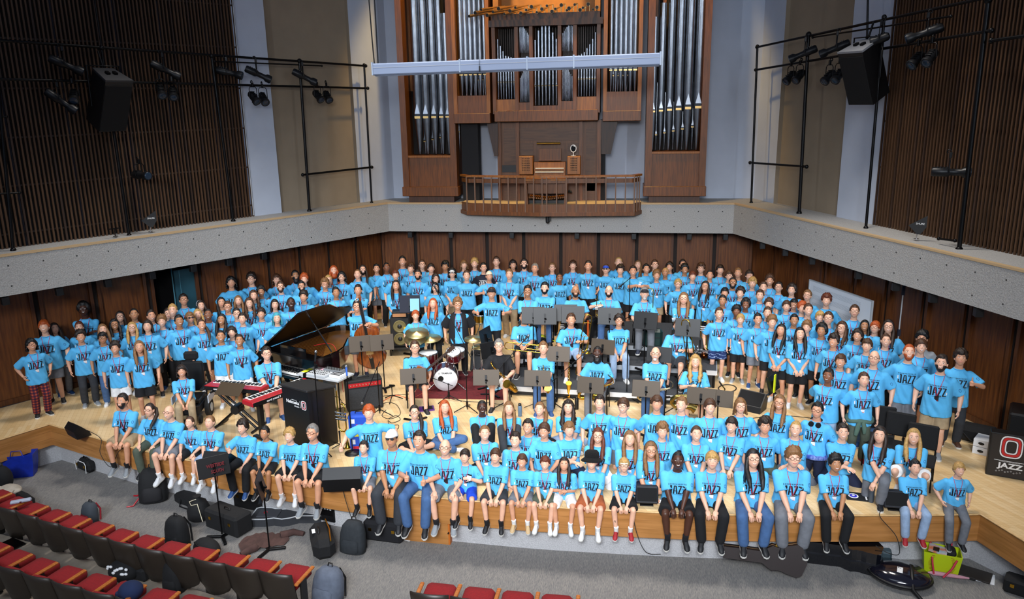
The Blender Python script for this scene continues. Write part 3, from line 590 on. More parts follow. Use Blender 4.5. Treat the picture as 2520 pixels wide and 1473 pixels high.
# ---- the crowd: x, y of the top of the head in the photo, height, pose, hair, skin, marks, bottoms, shoes | label
DATA = '''74 834 163 s_p mk 2 gS pL k|person in red plaid trousers and glasses, leftmost of the standing crowd
107 788 182 s_d fo 1 hS gS k|heavyset person with orange bowl cut, grey shorts and tall black socks by left wall
131 795 162.8 s_d ld 1 - gL b|person with long dark hair, half hidden behind the orange bowl cut and grey shorts
204 745 194 s_x ak 5 g kS k|person with round black afro and glasses standing against the left wood panels
194 792 162.3 s_d sa 1 S kL b|short auburn hair person directly in front of the round black afro at left
196 814 163 s_d cd 2 S dL g|curly dark haired person in charcoal trousers at front of the left group
250 798 161.5 s_d ll 1 - kL w|person with long light hair behind the black bowl cut and glasses at left
251 818 158 s_d fk 3 gS jL w|person with black bowl cut, glasses and faded jeans in the left group
282 842 160 s_d cd 2 S wS w|person with dark curls tied back and white shorts, left front row
341 839 163 s_d ll 2 S kS w|person with waist-long light brown hair, left front row above seated bearded person
280 786 160.5 s_d wk 3 gS kL k|person with long black curls and glasses in the left group
294 766 165 s_d ld 1 g kL k|person with long dark hair and glasses along the left wall
328 759 176.1 s_d zk 3 - kL k|person with short black hair, wide shoulders, against left wall near the dark doorway
324 793 160 s_d ly 1 g tS w|person with long blond hair and glasses, middle of left group
362 788 170 s_d bd 1 S kS k|person with chin-length dark hair, head tilted, black shorts and black canvas sneakers
369 763 173.5 s_d sd 2 - kL k|brown crew-cut person behind the tilted head with chin-length dark hair
397 777 166.6 s_d cl 1 - kL b|messy sandy haired person in long black trousers, left group
412 759 163.4 s_d sd 1 g kL k|person with glasses just behind the messy sandy hair, left group
424 749 180.7 s_d sy 1 - kL k|tall blond person in front of the dark doorway
450 724 180 s_x sd 2 gD kL k|person in glasses with folded arms standing in the doorway of left wall
438 776 170.3 s_d sk 3 S kS w|person with black quiff and black shorts, hands by the sides, left group
446 899 c150 c_l md 2 S tL k|person seated in the powered wheelchair in khaki trousers
465 769 164.5 s_d fl 2 gS kS k|person with centre-parted fringe and dark glasses beside the black quiff
492 740 165 s_d ld 1 Q kL k|person with grey headband and long dark hair near the doorway
485 761 160 s_d ly 1 - kL k|fair long-haired person in front of the grey headband
511 760 170.9 s_d zk 4 S kL k|person with tight black curls in front of the doorway edge, left group
494 786 164 s_d pb 2 S kS w|person with brown side ponytail over the shoulder, dark shorts
543 732 167.2 s_d lk 2 - kL k|person with long straight black hair smiling below the tallest dark-haired back row person
560 742 168 s_d sb 2 g kL k|person with brown swept hair next to long straight black hair
585 728 164.1 s_d ll 1 - kL k|person with closed eyes and long honey hair, left back rows
581 759 164.1 s_d sd 1 g kL k|person with dark side-swept hair and heavy glasses, left group
545 773 163.6 s_d lk 3 S kL k|person with long black hair over the shirt front, above two pairs of white shorts
596 771 162.3 s_d sd 1 S nL k|short dark haired person with white badge at the tail of the left group
612 734 165 s_d wb 1 S kL k|person with long wavy brown hair falling on both shoulders, middle of left group
623 715 169.8 s_d wb 1 - kL k|person with long wavy brown hair swept forward over one side, behind the other wavy hair
641 705 169.9 s_d ck 3 - kL k|person with thick black hair peering between taller people, left back rows
642 758 168 s_d fd 2 S kL k|person with brown fringe and black trousers left of the teal hair
675 737 163 s_d bd 1 - kL k|person with brown bob smiling behind the teal hair
680 770 163 s_d bt 1 N kL k|person with shoulder-length teal hair beside the open piano lid
570 804 158 s_d md 1 - kL k|person with shaggy brown hair behind the two in white shorts
542 813 164 s_d nk 3 N wS w|person with dark pulled-back hair and white shorts, left of the pair behind red keyboard
588 823 162 s_d nd 3 D wS w|person with pulled-back hair and white shorts, right of the pair behind red keyboard
567 681 190.2 s_d mk 2 hN kL k|heavyset person with black hair, leftmost of the back row by the wall
618 673 188.8 s_d cd 1 gS kL k|person with glasses and dark curls, second from left in back row by the wall
680 675 178 s_d mb 1 g kL k|person with centre-parted brown hair and glasses, back row above the reddish beard
690 693 178 s_d sb 1 gBhD kL k|heavyset person with glasses and short reddish beard, behind the bob haircut
725 666 182.1 s_d sk 3 V kL k|person with long black beard in the back row left of the curly red hair
748 675 178.9 s_d co 1 hS kL k|heavyset person with curly red hair in back row right of the long black beard
741 692 176 s_d sk 2 gBh kL k|heavyset person with glasses and full black beard in front of curly red hair
747 717 170 s_d cd 2 S kL k|person with bushy brown curls behind the piano lid
715 732 177 s_d zk 5 gDh kL k|person with shaved head and glasses standing behind the piano lid
799 687 173.5 s_d cl 2 gS tS k|person with messy sandy hair and glasses, hands clasped behind piano lid tip
807 678 173.5 s_d sy 1 - kL k|blond person half hidden behind messy sandy hair and glasses near piano lid tip
820 654 183.4 s_d lo 1 V kL k|person with long ginger hair and full ginger beard against the back-left wall
825 707 172 s_d sk 3 D kS k|person with black side-parted hair behind the raised piano lid end
841 669 172.6 s_d mk 1 gS kL k|person with black fringe and glasses behind the piano tail
654 854 c178 c_l sd 1 ghD dS b|person seated at the keyboards with glasses and charcoal shorts
880 663 176 s_d zl 1 S tS w|person with sandy crew cut behind the upright bass scroll
892 652 178 s_d ld 1 gB kL k|person with glasses and long dark hair tied back, back row behind sandy crew cut
881 701 176 s_x sd 2 D kS k|person with goatee and arms folded behind the bass player
878 740 178 s_B sd 2 gN gS n|person playing the upright bass in grey shorts
926 650 170.2 s_b sk 2 S gS w|person with black fringe and grey shorts right of the upright bass neck
950 646 179.8 s_d zk 4 - kL k|person with short black hair behind the grey shorts, back row
990 631 188.8 s_d sk 2 S kL k|tallest person of the back row, dark quiff, left of centre
973 665 172 s_d fa 1 - kL k|person with auburn bowl fringe behind the long dark hair near UN music stand
974 690 175 s_c ld 2 D tL k|person with very long dark hair and khaki trousers, hands clasped by the bass amplifier
1011 650 173.2 s_d cb 1 - nS k|person with mop of brown curls behind the dark beard near UN music stand
1029 664 175 s_d sd 2 B kS k|person with dark hair and beard directly behind the UN music stand
1038 640 176 s_d sb 1 g kL k|person with glasses and long neck in the back row above dark beard
1060 649 172 s_d fd 1 - kL k|round-faced person with dark red-brown fringe in the back row
1071 674 165 s_d md 1 g kL k|person with dark shaggy hair and glasses behind the black bob
1071 696 163 s_d bk 1 gN kL k|person with black chin-length waves and glasses behind the red long hair
1096 644 175 s_d ck 3 S kL k|person with black curls and moustache in the back row left of the patterned cap
1113 660 177 s_c mk 1 CgN tS k|person in patterned cap over dark hair, hands clasped, khaki bottoms
1141 641 170.1 s_d ml 1 - kL k|person with shoulder-length light brown hair in back row right of patterned cap
1148 666 178 s_b sb 1 hN kL k|clean-shaven brown haired person with hands behind back next to the patterned cap
1168 637 179.5 s_d cy 1 - kL k|blond curly person in the back row left of the navy printed shirt
1189 647 174.4 s_d sk 1 gZ kL k|person in navy printed T-shirt and glasses
1203 667 175 s_t zb 2 R kL k|person in backwards cream cap giving a thumbs up
1222 632 185 s_d sb 1 S kL k|tall person with spiky brown hair in back row above the backwards cap
1210 708 180 s_T sb 2 KND kL k|person in dark cap with both thumbs up in front of the conga drum
1022 764 150 s_d fo 1 S kL k|small person with short ginger hair behind the cymbals
1066 734 166 s_d lo 1 N kL k|person with long red hair and black trousers behind the drum kit
1126 735 178 s_d cl 2 gDJ kL k|person in open black shirt and glasses looking down behind the drums
1020 839 c178 c_G sb 1 gN dS k|seated guitar player with glasses and dark shorts
1228 835 c176 c_S sg 1 gNY wS k|seated saxophone player in black T-shirt and pale shorts
1262 640 175.9 s_d md 2 - kL k|person with wavy dark chin-length hair in the back row centre
1254 663 182 s_c sl 1 hD tL w|heavyset person with curly fair hair, hands clasped, khaki trousers beside dark cap
1290 637 184.1 s_d sd 1 gBS kL k|person with glasses and short dark beard in the back row centre
1317 649 176 s_d sg 2 D kL k|grey haired person in the back row with dark collar and dark badge
1299 703 r130 c_l sk 3 gW kL k|seated person with glasses and rainbow strap left of the trumpet row
1341 695 r134 c_l sk 1 BN jL k|seated person with crew cut, black beard and jeans in trumpet row
1359 647 172 s_d sl 1 gS kL k|person with light hair and glasses in back row between two taller gaps
1376 672 168 s_d zk 4 nN kL n|person with short black hair and navy undershirt collar behind the trumpet row
1410 641 178 s_d fb 1 S kL k|person with brown fringe in back row left of dark-haired person with hands in pockets
1416 702 r133 c_h xk 3 gBN kL k|seated bald person with glasses and goatee in black trousers, trumpet row
1448 642 182 s_p sd 2 S kL k|dark-haired person with hands in pockets of dark trousers, back row
1492 651 171.7 s_d sb 1 UgN kL k|person wearing bright blue cap and dark glasses
1523 633 187.1 s_d zy 1 N kL k|very tall fair person in back row right of blue cap
1527 653 173.5 s_d cd 1 N kL k|person with mop of brown curls right of the blue cap
1499 702 r133 c_r xd 1 gBS jL k|seated bald person in glasses and jeans raising one hand with trumpet
1558 655 178.7 s_h sd 2 hN kS k|person in black shorts reaching arms out to hold a small card
1571 641 170 s_d ll 1 - kL k|person with long straight light brown hair in the back row right of centre
1590 650 172 s_d sk 2 N kL k|black haired person raising a hand next to small card
1611 640 176 s_d sb 1 gN kL k|person with thin glasses in back row right of the long straight hair
1586 708 r130 c_h sg 1 KWD gL n|seated person in dark cap with white beard and grey trousers, trumpet row
1616 666 170.6 s_d cl 2 S tS w|person with wavy blond-brown hair and white badge behind the white beard and cap
1638 659 171.4 s_d zy 3 N kL w|person with bleached crop and black trousers, right of wavy blond-brown hair
1649 645 175.2 s_d md 2 S kL k|dark wavy haired person in the back row behind bleached crop
1289 766 r130 c_t zk 2 hN kS k|seated heavyset trombone player with trombone across lap and black shorts
1405 772 r132 c_U sb 2 D iS w|seated trombone player in pale denim shorts holding trombone upright, centre
1523 773 r132 c_l md 2 gN iL w|seated person with parted dark hair, glasses and pale loose jeans, trombone row
1337 841 c176 c_l sl 1 DN jL b|seated person with short fair hair, brown boots and jeans, front sax row
1471 852 c176 c_S zk 5 VN gL b|seated person with black beard holding a gold saxophone, front row
1614 853 c178 c_l xw 1 gWN jL b|seated bald person with white goatee and saxophone harness, front row
1680 639 177.6 s_d sd 2 g kL k|person partly hidden behind curly black hair, tallest at right of back row
1685 651 173.2 s_d ck 3 - kL k|person with thick curly black hair in right part of back row
1726 649 175 s_d cb 1 gS kL k|person with wavy brown hair and wide smile in right back row
1747 665 172 s_d nd 2 - kL k|person with dark hair tied tightly back, looking sideways, right back rows
1704 668 170 s_d fa 1 S kL k|person with reddish fringe and white badge, right of centre back rows
1669 687 163 s_d fy 1 gN kL w|person with blond bowl cut and glasses behind the seated blond saxophonist
1737 692 172 s_d ld 2 gS kL k|person with very long dark brown hair, glasses and black trousers, right of trumpet row
1683 720 r126 c_l ll 1 gS kL k|seated person with shoulder-length blond hair and round glasses on the back riser
1669 787 r132 c_U sb 1 hS dS k|seated person holding bass trombone upright, rightmost of trombone row
1772 652 174 s_d fd 1 S kL k|person with dark centre fringe in right back row against wall
1794 666 173.2 s_d fb 1 g kL k|person with brown fringe and black-rimmed glasses, right back rows
1804 683 175 s_d nd 3 gB kL k|person with hair pulled back, thin glasses and short beard, right group
1818 660 173.3 s_d sl 2 - kL k|person with combed light brown hair by right wall corner
1844 665 175.5 s_d fd 1 gS kL k|person with brown bowl fringe and glasses by right wall corner
1852 685 170 s_d cy 1 S kL k|person with blond swept hair, middle of the right group
1784 708 165.9 s_d fk 2 - kL k|person with black fringe over eyes at left edge of right group
1823 708 172.1 s_d cd 1 - kL k|person in profile with brown curls, right group
1779 727 166 s_d sk 3 - kL k|person with short black hair just behind the patterned navy shorts
1836 736 165 s_d ak 4 S kL k|person with small black afro in right group
1871 714 172 s_d sb 1 - kL k|person with brown spiked crop, eyes half closed, middle of right group
1879 694 172.6 s_d sb 1 - kL k|smiling person with short brown fade above the spiked crop, right group
1895 677 178 s_d cb 2 S kL k|tall person with brown hair, rearmost by the right wall before whiteboard
1918 694 169.6 s_d sd 1 g kL k|person with dark crop and thick glasses left of the huge curls
1950 700 173.8 s_d ad 1 h kL k|heavyset person with huge shoulder-length dark curls near whiteboard
1989 714 170 s_d sl 1 g kL k|person with sandy crop and glasses at left edge of the whiteboard
1770 758 165 s_d sb 1 S qS w|person in patterned navy shorts, leftmost front of right group
1823 773 154.1 s_d fy 1 S kS g|person with blond bowl cut and black shorts, front of right group
1813 753 161.2 s_d ck 4 - kS k|person with black curls behind the blond bowl cut, right group
1865 772 163 s_d sk 2 S gS b|person with black straight fringe and grey shorts, front of right group
1890 756 168 s_d sb 1 - kS k|person with brown crew cut looking down, behind curly light brown hair
1900 778 167.7 s_d cl 1 S kS k|person with curly light brown hair at left of two long-haired pair
1894 736 162.3 s_d cb 1 - kL k|person with brown curly top, middle rows of right group
1936 740 165.9 s_d fb 1 - kL k|person with brown straight fringe in front of black hair and glasses
1955 736 162 s_d fk 2 g kL k|person with black hair and glasses under the huge dark curls
1924 798 163.9 s_c lk 2 S kS w|left one of two people with chest-long straight dark hair and black shorts
1969 806 166.1 s_c lk 1 S kS w|right one of two people with chest-long straight dark hair and black shorts
1955 774 163 s_d sk 3 - kS k|person with black crew cut and open smile behind the long dark hair pair
1974 744 169.8 s_d co 1 - kL k|person with curly red fringe over eyes in right group
1989 748 174.8 s_d sb 1 - kL k|smiling person with brown quiff right of curly red fringe
1987 791 162.9 s_d cl 1 S kL k|person with wavy blond fringe behind right one of long dark hair pair
1712 874 c168 c_a wy 1 N gS k|seated person with wavy blond hair resting arms on a baritone saxophone
2035 725 176 s_d ca 1 N kL k|person with curly dark red hair in front of the whiteboard
2104 751 176 s_d sb 1 gS kL k|person with glasses in front of right end of whiteboard
2019 766 168.9 s_d fy 1 - kL k|person with blond fringe just below whiteboard, right group
2040 768 178 s_d sb 1 gS kL k|person with brown hair and thin glasses below the curly dark red hair
2074 792 168.3 s_d wb 1 gS kL k|person with big frizzy brown hair and glasses, right group
2129 788 157 s_d lk 3 - kL k|person turned sideways with long black hair beside orange bowl cut at right
2156 791 166 s_d fo 1 gh kL k|person with orange bowl cut and glasses in right group
2188 787 182 s_d ld 1 gh kL k|heavyset person with long dark hair and glasses at rear right
2024 798 168.1 s_d ak 3 S kS k|person with dark afro and black shorts right of long dark hair pair
2054 824 166 s_d cd 2 S kS k|person with thick dark curls in front of frizzy brown hair, right group
2113 810 166 s_d md 2 - kL k|person with dark choppy fringe in front of the glasses by whiteboard end
2136 834 168 s_d fb 1 S kL k|smirking person with brown fringe left of balding person with glasses
2181 822 168 s_d nb 1 S kL k|person with brown hair pulled back behind the balding person with glasses
2154 862 180 s_d rg 1 ghD jL b|balding person with glasses, black watch and jeans, right group front
2238 847 185 s_p zo 1 BN gS k|person with cropped ginger hair in long pale grey shorts at right
2268 835 177 s_d fb 1 hS nS k|heavyset person with brown swept fringe behind cropped ginger hair
2271 816 178 s_d ck 2 gH kL k|person in light grey hoodie with black curls and glasses at far right
2320 874 183 s_d sd 1 BhD tS g|heavyset bearded person in khaki shorts, rightmost of front standing people
2365 862 176 s_1 cd 2 N dL o|person in charcoal trousers giving a thumbs up at far right wall
2070 872 163 s_d fb 2 S kL k|person with long brown fringe behind black-haired person with pale shorts
2041 908 160 s_b sk 4 hS iS k|person with straight black hair and pale shorts standing behind headphones wearer
2126 917 160 s_d sb 1 S vL r|person with green hoodie tied round waist, wide green trousers and red sneakers
306 967 e e_l sd 2 BD tS g|bearded person in khaki shorts, leftmost sitting on the stage edge
372 990 e e_h pd 1 gN vL k|person with ponytail, round glasses and dark green trousers on stage edge
421 995 e e_l xb 1 gN gS w|bald person with glasses and crossed white sneakers on stage edge
471 1028 e e_h nb 1 S kS w|person with tied brown hair and black shorts fourth on stage edge from left
520 1020 e e_l nl 1 S iS w|person with tied fair hair, fifth from left on stage edge, behind music stand
601 1032 e e_1 cd 1 N kL b|person with thumb up, black trousers and blue sneakers on stage edge
655 1047 e e_l sk 3 nN kS k|black haired person in black shorts and black shoes on the stage edge
715 1053 e e_l cy 1 N kS w|curly blond person with black shorts, white-black sneakers on stage edge
773 1042 e e_l sg 2 gD kS g|grey haired person with glasses in front of the black lectern
907 996 k122 k_2 fo 1 N eS k|person with ginger bowl cut spreading both thumbs beside the blue case
897 1083 e e_l sd 1 S gS k|dark fringe person in grey-blue shorts, stage edge left of white cap
967 1053 e e_m zk 3 CghS dL k|person in white cap and dark glasses holding a microphone on stage edge
1035 1053 e e_T sd 2 N jL k|person pinching both hands in front of chest, blue jeans, on stage edge
1097 1077 e e_h rg 1 gD gS g|balding smiling person in glasses and grey shorts on stage edge
1146 1103 e e_b fd 1 S uS k|person in bright blue shorts holding up a white badge
1019 997 x90 x_l pd 1 gS kS k|cross-legged person with glasses and long brown ponytail behind white cap
1093 985 x92 x_l lo 1 N jL w|cross-legged person with long strawberry hair in wide pale jeans
1186 985 u94 u_l zk 5 gS kL k|person with glasses hugging knees in black trousers, centre stage floor
1192 1047 x88 x_l nl 1 S kS k|person with pulled-back light hair and closed eyes, cross-legged centre
1252 988 u92 u_l ll 1 - dL w|person with long straight brown hair hugging grey-trousered knees
1329 989 x92 x_l pl 1 S kS w|person with two braids sitting on stage floor
1399 985 x94 x_l wd 1 N iL w|person with long dark frizzy curls sitting right of the braids
1300 1032 x90 x_l sd 2 S kL k|person with dark crew cut below the two braids
1340 1041 h100 h_h fb 2 N gS k|person with brown straight fringe sitting left of crossed arms
1400 1038 h100 h_x fl 1 N nS k|person with sandy hair and crossed arms over navy shorts
1269 1064 x88 x_l sd 1 S gS k|grinning dark-haired person sitting behind the brown swept fringe
1221 1101 e e_l fb 1 N dS k|broad person with brown swept fringe and striped slides on stage edge
1286 1115 e e_l fb 2 N gS y|person in grey shorts and beige slides on stage edge
1343 1121 e e_l fa 1 S vS w|person with red-brown bowl cut and olive shorts on stage edge
1389 1126 e e_q ld 2 SP wS w|person in white shorts with long dark hair, hand at chest, stage edge
1457 1115 e e_l xb 1 FN oS w|person wearing a fluffy black bucket hat and rust shorts
1536 1124 e e_l fy 1 gRN kS r|person with round glasses and backwards white cap on stage edge
1472 1053 h104 h_l la 1 gS wS w|person with long auburn hair, glasses and white shorts behind the bucket hat
1550 1060 h102 h_l ll 1 S wS w|person with very long light hair over the chest behind round glasses
1476 973 k124 k_d sd 1 S gS k|kneeling person with dark cropped hair left of brown mop and glasses
1535 980 k122 k_b fb 1 gS gS k|kneeling person with brown mop hair and dark glasses, white badge
1617 974 k126 k_d fb 2 N gS k|kneeling person with brown bowl cut, no lanyard, behind the sandy smile
1679 977 k124 k_b sl 1 S kS k|kneeling person with sandy quiff and white badge under low music stand
1747 982 k122 k_d fb 1 hS kS k|kneeling person with brown fringe and open mouth, sixth across kneeling row
1822 980 k122 k_d bl 1 ghS kS k|heavyset kneeling person with chin-length fair hair and glasses near floor monitor
1920 972 k126 k_d ll 2 gN nL k|kneeling person with long light hair, glasses and navy undershirt
1630 1042 h100 h_h cl 1 S vS k|smiling person with wavy sandy hair behind dark headscarf and glasses
1714 1048 h102 h_l nb 1 S kS k|person with brown hair tied low, red lanyard, sitting behind the blond fringe
1802 1027 h108 h_l fd 1 S iS k|person with dark brown mop, loose badge, sitting with hands joined
1883 1029 h106 h_d cd 2 S vS k|person with short brown curls and olive shorts kneeling
1960 1036 h106 h_x zy 1 S gS k|person with cropped blond hair, one knee raised
2014 991 k128 k_d sk 2 gS nL k|person with black headphones around neck, glasses and blue checked waistband
1602 1088 x96 x_l ll 2 gQS nS w|person in dark headscarf and glasses sitting behind the small floor monitor
1668 1108 e e_l zk 5 hN kS k|broad person in black shorts and black shoes with white undershirt collar
1752 1108 e e_l fy 1 S kL k|person with blond curtain fringe and black trousers on the stage edge
1851 1102 e e_l lk 1 gSP jL k|person with very long black hair, glasses and flared jeans on stage edge
1951 1100 e e_l cl 1 ghS gL k|person with curly hair, square glasses and grey trousers, feet crossed
2054 1117 e e_l ck 3 S kL k|person with curly black mop and black trousers, right stage edge
2075 1043 h106 h_x sd 1 N nS k|person with brown quiff crouching left of kneeling long dark hair
2168 1050 o118 o_x ld 1 S gL k|person with long dark hair kneeling on one knee in grey cargo trousers
2250 1055 q116 q_l ly 1 S wS w|crouching person with long blond hair, white shorts and white scrunchie
2250 1129 e e_l sk 1 N iL r|person with black choppy hair, pale jeans and red shoes on stage edge
2357 1142 e e_p fy 1 S gL k|blond person in grey sweatpants, rightmost on the stage edge'''
for _i, _l in enumerate(DATA.split('\n')):      # shape every pose while the scene is still small
    _d = _l.split('|')[0].split(); _p = pose(_d[3], (_i*7) % 5 < 3, 'h' in _d[6]); _g = _d[7][1] == 'L'
    if _g not in _p['low']: _p['low'][_g] = _p['lower'](_g)

# ---- hall: stage, ledge, walls, carpet
def wood(name, c1, c2, st=(6, 6, .5), sc=5, r=.45, bump=.05, coat=0): return mat(name, c1, r, 0, 0, sc, bump, None, coat, st, c2)
WALLW = wood('wall_walnut', '57301a', '744420', (5, 5, .35), 5, .4)
OAKD = wood('organ_oak', '57300f', '744114', (5, 5, .4), 6, .4); OAKL = wood('organ_oak_light', '7c4710', '9c5e18', (5, 5, .4), 6, .4)
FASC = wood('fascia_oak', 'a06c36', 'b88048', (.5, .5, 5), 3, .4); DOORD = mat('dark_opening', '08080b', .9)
CONC = mat('concrete', '9f9d9a', .9, 0, .18, 60, .5, 38); CAPM = mat('ledge_cap', 'b69a74', .6); WHITEW = mat('wall_white', 'b4bccb', .85, 0, .03, 2, .1, 90); BEIGE = mat('wall_beige', '8a7c69', .85, 0, .05, 2)
SLAT = wood('slat_walnut', '422c1c', '573d28', (9, 9, .3), 7, .5); SLATB = mat('slat_backing', '08080a', .9)
def floor_mat():
    mt = bpy.data.materials.new('maple'); mt.use_nodes = True; MATS['maple'] = mt; nt = mt.node_tree; b = nt.nodes['Principled BSDF']
    tc = nt.nodes.new('ShaderNodeTexCoord'); mp = nt.nodes.new('ShaderNodeMapping'); mp.inputs['Rotation'].default_value = (0, 0, R(62))
    br = nt.nodes.new('ShaderNodeTexBrick'); br.inputs['Scale'].default_value = 1.0; br.inputs['Brick Width'].default_value = 1.6; br.inputs['Row Height'].default_value = .075
    br.inputs['Mortar Size'].default_value = .0015; br.inputs['Color1'].default_value = lin('ecd0a2'); br.inputs['Color2'].default_value = lin('e0bd88'); br.inputs['Mortar'].default_value = lin('c09a66'); br.offset = .37
    nz = nt.nodes.new('ShaderNodeTexNoise'); nz.inputs['Scale'].default_value = 3; m2 = nt.nodes.new('ShaderNodeMapping'); m2.inputs['Scale'].default_value = (1.2, 14, 1); m2.inputs['Rotation'].default_value = (0, 0, R(62))
    mx = nt.nodes.new('ShaderNodeMix'); mx.data_type = 'RGBA'; mx.blend_type = 'MULTIPLY'; mx.inputs[0].default_value = .55
    rp = nt.nodes.new('ShaderNodeValToRGB'); rp.color_ramp.elements[0].color = (.78, .70, .58, 1); rp.color_ramp.elements[1].color = (1, 1, 1, 1); rp.color_ramp.elements[0].position = .3; rp.color_ramp.elements[1].position = .65
    L = nt.links.new; L(tc.outputs['Object'], mp.inputs[0]); L(mp.outputs[0], br.inputs['Vector']); L(tc.outputs['Object'], m2.inputs[0]); L(m2.outputs[0], nz.inputs['Vector'])
    L(nz.outputs['Fac'], rp.inputs['Fac']); L(br.outputs['Color'], mx.inputs[6]); L(rp.outputs['Color'], mx.inputs[7]); L(mx.outputs[2], b.inputs['Base Color'])
    b.inputs['Roughness'].default_value = .38; return mt
MAPLE = floor_mat()
CARPET = mat('carpet_grey', '646366', .95, 0, 0, 9, .3, None, 0, (30, 1.8, 1), '8e8b85')
TAN = mat('step_concrete', '8f8577', .8, 0, .08, 8)
EDGE = [(-12.6, 10.1), (-11.55, 12.04), (-11.13, 12.81), (-8.31, 11.83), (-5.24, 11.12), (-3.67, 10.87), (-2.09, 10.75), (-.76, 10.71), (1.6, 10.78), (4.21, 11.06), (5.26, 11.21), (5.54, 10.52), (6.5, 8.2)]
def bez(ps, n):                       # smooth curve through the points
    o = []
    for i in range(len(ps)-1):
        a, b, c, d = V(ps[max(i-1, 0)]), V(ps[i]), V(ps[i+1]), V(ps[min(i+2, len(ps)-1)])
        for k in range(n): t = k/n; o.append(.5*((2*b)+(c-a)*t+(2*a-5*b+4*c-d)*t*t+(3*b-a-3*c+d)*t**3))
    return o+[V(ps[-1])]
FRONT = [V(p) for p in EDGE[:2]]+bez(EDGE[2:11], 5)+[V(p) for p in EDGE[11:]]
LA, LB, RC, RD = V((-13.35, 10.8)), V((-6.55, 21.0)), V((2.82, 21.0)), V((7.06, 10.8))
NL = V((-.832, .555)); NR = V((.923, .384))
def cross2(p, d, y): return V((p.x+d.x*(y-p.y)/d.y, y))
def poly_off(d, back):                # the three-sided line d behind the ledge face
    l0, l1 = LA+NL*d, LB+NL*d; r0, r1 = RC+NR*d, RD+NR*d
    return [l0, cross2(l0, l1-l0, back), cross2(r0, r1-r0, back), r1]
def wallmesh(ps, z0, z1, mi=0, mb=None):
    mb = mb or MB()
    for a, b in zip(ps, ps[1:]): mb.add([(a.x, a.y, z0), (b.x, b.y, z0), (b.x, b.y, z1), (a.x, a.y, z1)], [(0, 1, 2, 3)], mi)
    return mb
# stage
WL = poly_off(1.05, 22.0)
mb = MB(); pts = [(p.x, p.y) for p in FRONT]+[(8.6, 8.2), (8.6, 12), (WL[2].x+.3, 22.2), (WL[1].x-.3, 22.2), (-14.6, 10.4)]
mb.add([(x, y, 0) for x, y in pts], [tuple(range(len(pts)))])
fl = struct(mb.build('floor_stage', MAPLE))
mb = MB(); wallmesh(FRONT, -.45, 0, 0, mb); N = len(FRONT)
mb.add([(p.x, p.y, -.45) for p in FRONT]+[(p.x*1.0, p.y+.3, -.45) for p in FRONT], [(i, i+1, N+i+1, N+i) for i in range(N-1)])
struct(mb.build('trim_stage_fascia', FASC))
for k, z in ((0, -.155), (1, -.305)):
    mb = MB(); mb.tube([(p.x, p.y-.001, z) for p in FRONT], .0022, 4); struct(mb.build('trim_fascia_groove', mat('groove', '8a5c2e', .8)))
mb = MB(); mb.tube([(p.x, p.y-.006, -.012) for p in FRONT], .016, 6); struct(mb.build('trim_stage_nosing', wood('nosing', 'c49a62', 'd9b27c', (3, 3, 3), 4)))
toe = [V((p.x, p.y+.16)) for p in FRONT]; toe[0].x -= .16; toe[1].x -= .2; toe[-1].x += .2; toe[-2].x += .16; toe[-2].y += .1
struct(wallmesh(toe, -.86, -.44).build('wall_stage_toe', mat('toe_concrete', 'b3b3b6', .9, 0, .15, 70, .5, 45)))  # concrete toe wall, set back below the stage edge
mb = MB(); mb.add([(-22, 2, -.85), (16, 2, -.85), (16, 16, -.85), (-22, 16, -.85)], [(0, 1, 2, 3)]); struct(mb.build('floor_carpet', CARPET))
# row step behind the first row of seats
st = [G(-260, 1248, -.70), G(0, 1313, -.70), G(290, 1396, -.70), G(560, 1474, -.70), G(700, 1530, -.7)]
st = bez([(p.x, p.y) for p in st], 4); mb = MB(); wallmesh(st, -.86, -.70, 0, mb); n = len(st)
mb.add([(p.x, p.y, -.70) for p in st]+[(p.x-1.2, p.y-4, -.70) for p in st], [(i, i+1, n+i+1, n+i) for i in range(n-1)]); struct(mb.build('floor_row_step', TAN))
# ledge
f = [LA, LB, RC, RD]; bk = poly_off(1.2, 22.6); mb = MB()
for mi, a, b in ((0, f, f),): wallmesh(f, 2.50, 3.27, 0, mb)
for z in (2.50, 3.27): mb.add([(p.x, p.y, z) for p in f]+[(p.x, p.y, z) for p in bk], [(i, i+1, 4+i+1, 4+i) for i in range(3)])
for a, b in ((f[0], f[1]), (f[1], f[2]), (f[2], f[3])):      # tie holes
    L = (b-a).length; d = (b-a)/L; nn = V((d.y, -d.x))
    for i in range(int(L/.62)):
        for z in (2.68, 3.08):
            c = a+d*(.4+.62*i)+nn*.003; mb.add([(c.x+d.x*.016*math.cos(t), c.y+d.y*.016*math.cos(t), z+.016*math.sin(t)) for t in [pi*k/4 for k in range(8)]], [tuple(range(8))], 1)
struct(mb.build('wall_ledge', [CONC, mat('tie_hole', '2d2c2b', .9)]))
mb = MB(); a = poly_off(-.015, 20.985); b = poly_off(.10, 21.10)
a[1] = LB+V((.0, -.015)); a[2] = RC+V((0, -.015))
mb.add([(p.x, p.y, z) for z in (3.262, 3.30) for p in a]+[(p.x, p.y, 3.30) for p in b], [(i, i+1, 5+i, 4+i) for i in range(3)]+[(4+i, 5+i, 9+i, 8+i) for i in range(3)]); struct(mb.build('trim_ledge_cap', CAPM))
